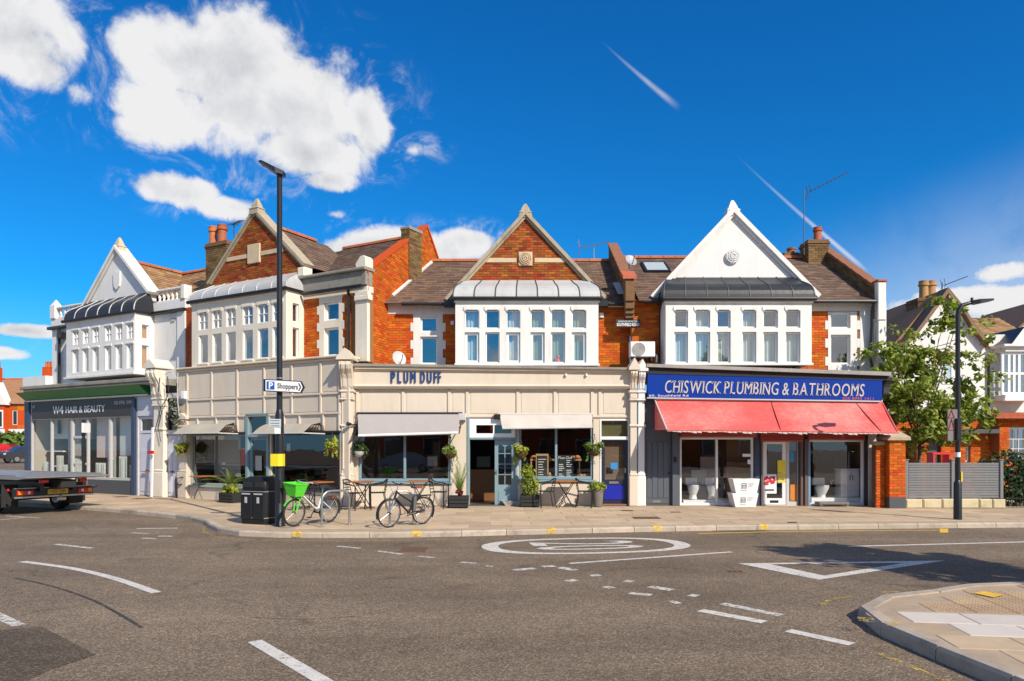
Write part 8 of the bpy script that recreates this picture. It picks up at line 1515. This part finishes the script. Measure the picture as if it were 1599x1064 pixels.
def car(fr, label, paint, rz=0):
    t = T('parked_car', label, 'car', fr); S = [(-2.1,.35),(-2.15,.75),(-1.95,.95),(-1.35,1.02),(-.6,1.42),(.7,1.45),(1.5,1.05),(2.05,.98),(2.1,.6),(2.05,.3)]
    t.part('body', MB().loft([[(x,-.72 if z > 1.1 else -.84,z) for x,z in S],[(x,-.6 if z > 1.1 else -.86,z) for x,z in S],[(x,.6 if z > 1.1 else .86,z) for x,z in S],[(x,.72 if z > 1.1 else .84,z) for x,z in S]]), paint, smooth=False)
    for s_ in (-1,1):
        t.part('side_window', MB().quad((-1.15,s_*.80,1.04),(1.3,s_*.80,1.06),(.62,s_*.735,1.39),(-.5,s_*.735,1.37)), CARGL); t.part('headlight', MB().bbox(-2.16,-2.06,s_*.6-.15,s_*.6+.15,.68,.82,.02), PVC); t.part('tail_lamp', MB().bbox(2.03,2.11,s_*.62-.14,s_*.62+.14,.78,.93,.02), REDP)
        for x in (-1.3,1.3): q = t.part('wheel', MB().tube([(x,s_*.70,.31),(x,s_*.87,.31)], .20, 14), STEEL); t.part('tyre', MB().tube([(x+.25*cos(2*pi*k/18),s_*.78,.31+.25*sin(2*pi*k/18)) for k in range(18)], .075, 6, True), RUBBER, q)
    t.part('windscreen', MB().quad((-1.36,-.66,1.03),(-1.36,.66,1.03),(-.62,.56,1.425),(-.62,-.56,1.425)), CARGL); t.part('rear_window', MB().quad((1.52,.62,1.06),(1.52,-.62,1.06),(.74,-.55,1.455),(.74,.55,1.455)), CARGL); return t
slp = lambda y: .004+(y-36)/84*1.346 if y > 36 else 0
car(Fr((8-CX)/FX*76,76,radians(-6),slp(76)+.02),'red hatchback parked below the hedge at far left',CARRED); car(Fr((45-CX)/FX*62,62,radians(60),slp(62)+.02),'dark car almost hidden behind the salon wall',CARDK)
# ------------------------------------------------------------------ trees
def tree(name, label, x, y, z0, h, spread, crown_c, crown_r, nclump, per, lsize, mat, seed, trunk_r=.09, group=None, clump=.35, lean=(0,0), low=False):
    r = random.Random(seed); t = T(name, label, 'tree', WF, x, y, z0, group); m = MB(); cc = Vector(crown_c); cr = Vector(crown_r); base = Vector((x,y,z0)); fork = Vector((x+lean[0]*.5,y+lean[1]*.5,cc.z-cr.z*.75))
    m.tube([base,base.lerp(fork,.5)+Vector((r.uniform(-.05,.05),r.uniform(-.05,.05),0)),fork], [trunk_r,trunk_r*.8,trunk_r*.65], 10); tips = []
    nl = 11 if low else 7
    for k in range(nl):
        a = 2*pi*k/nl+r.uniform(-.3,.3); e = cc+Vector((cos(a)*cr.x*r.uniform(.35,.8), sin(a)*cr.y*r.uniform(.35,.8), cr.z*r.uniform(-.6 if low else -.35,.75))); st = fork.lerp(base, r.uniform(0,.15)); midp = st.lerp(e,.5)+Vector((r.uniform(-.15,.15),r.uniform(-.15,.15),r.uniform(.05,.25)))
        m.tube([st,midp,e], [trunk_r*.45,trunk_r*.3,trunk_r*.12], 6)
        for j in range(6):
            s0 = midp.lerp(e, r.uniform(0,1)); d = Vector((r.gauss(0,1),r.gauss(0,1),r.gauss(.2,.7))); q = s0+Vector((d.x*cr.x,d.y*cr.y,d.z*cr.z))*.42; f = Vector(((q-cc).x/cr.x,(q-cc).y/cr.y,(q-cc).z/cr.z)).length
            if f > 1: q = cc+(q-cc)/f*r.uniform(.85,1.02)
            m.tube([s0,s0.lerp(q,.5)+Vector((0,0,.06)),q], [trunk_r*.16,trunk_r*.1,trunk_r*.04], 4); tips.append(q); tips.append(s0.lerp(q,.6))
    t.part('trunk', m, BARK, smooth=True); c = MB()
    for k in range(nclump):
        p = tips[k % len(tips)] if r.random() < .8 else cc+Vector((r.uniform(-1,1)*cr.x,r.uniform(-1,1)*cr.y,r.uniform(-1,1)*cr.z))*.75
        p = p+Vector((r.gauss(0,.12),r.gauss(0,.12),r.gauss(0,.12))); cl = clump*r.uniform(.5,1.2)
        leafy(c, p, (cl,cl,cl*.6), int(per*r.uniform(.5,1.4)), lsize, r, .5, .1)
    t.part('crown', c, mat); return t
tree('street_tree', 'young leafy maple between the bathroom shop and the white gabled house', 12.25, 21.35, PV, 6.5, 1, (12.6,21.3,3.8), (2.05,1.2,2.35), 350, 19, .115, LEAF, 3, .075, clump=.30, low=True)
tree('street_tree', 'slim street tree out of frame on the right whose shadow crosses the road', 10.6, 5.4, ISZ, 7.6, 1, (10.6,5.4,5.0), (1.25,1.25,2.2), 190, 30, .15, LEAF, 8, .09)
# the opposite side of the street, seen only in the window panes
tree('street_tree', 'broad tree across the road behind the viewer, left', -9, -17, 0, 9, 1, (-9,-17,5.5), (3.2,3.0,3.2), 160, 30, .3, LEAF_D, 14, .2, clump=.8); tree('street_tree', 'broad tree across the road behind the viewer, right', 3, -19, 0, 9, 1, (3,-19,5.6), (3.4,3.0,3.3), 160, 30, .3, LEAF_D, 15, .2, clump=.8)
OPP = Fr(0, -26, pi, 0)
for i, (x0, w, lab) in enumerate(((-24,11,'brick terrace house across the road, east one'),(-12,11,'brick terrace house across the road, middle one'),(2,12,'brick terrace house across the road, west one'))):
    t = T('house', lab, 'house', OPP, x0+w/2, 0, 0, 'houses across the road behind the viewer'); t.part('wall', MB().box(x0,x0+w,0,6,0,6), BRICK_O); t.part('roof', MB().prism([(-.3,6),(6.3,6),(3,8.6)], x0-.2, x0+w+.2, 'vz'), SLATE)
    for k in range(3): 
        for z in (.9,3.6): f = t.part('window', MB().bbox(x0+1+k*w/3.2,x0+2.6+k*w/3.2,-.08,-.001,z,z+1.7,.02), PVC); t.part('pane', MB().box(x0+1.1+k*w/3.2,x0+2.5+k*w/3.2,-.1,-.081,z+.1,z+1.6), CARGL, f)
car(Fr(-7.5,-9,0,.0),'silver car parked across the road behind the viewer, left',M('silver_paint',(.5,.5,.5),.3,.03,coat=.5)); car(Fr(-1.0,-9.2,0,.0),'white car parked across the road behind the viewer, middle',M('white_car',(.7,.7,.7),.3,.03,coat=.5)); car(Fr(5.5,-9.1,0,.0),'dark car parked across the road behind the viewer, right',CARDK)
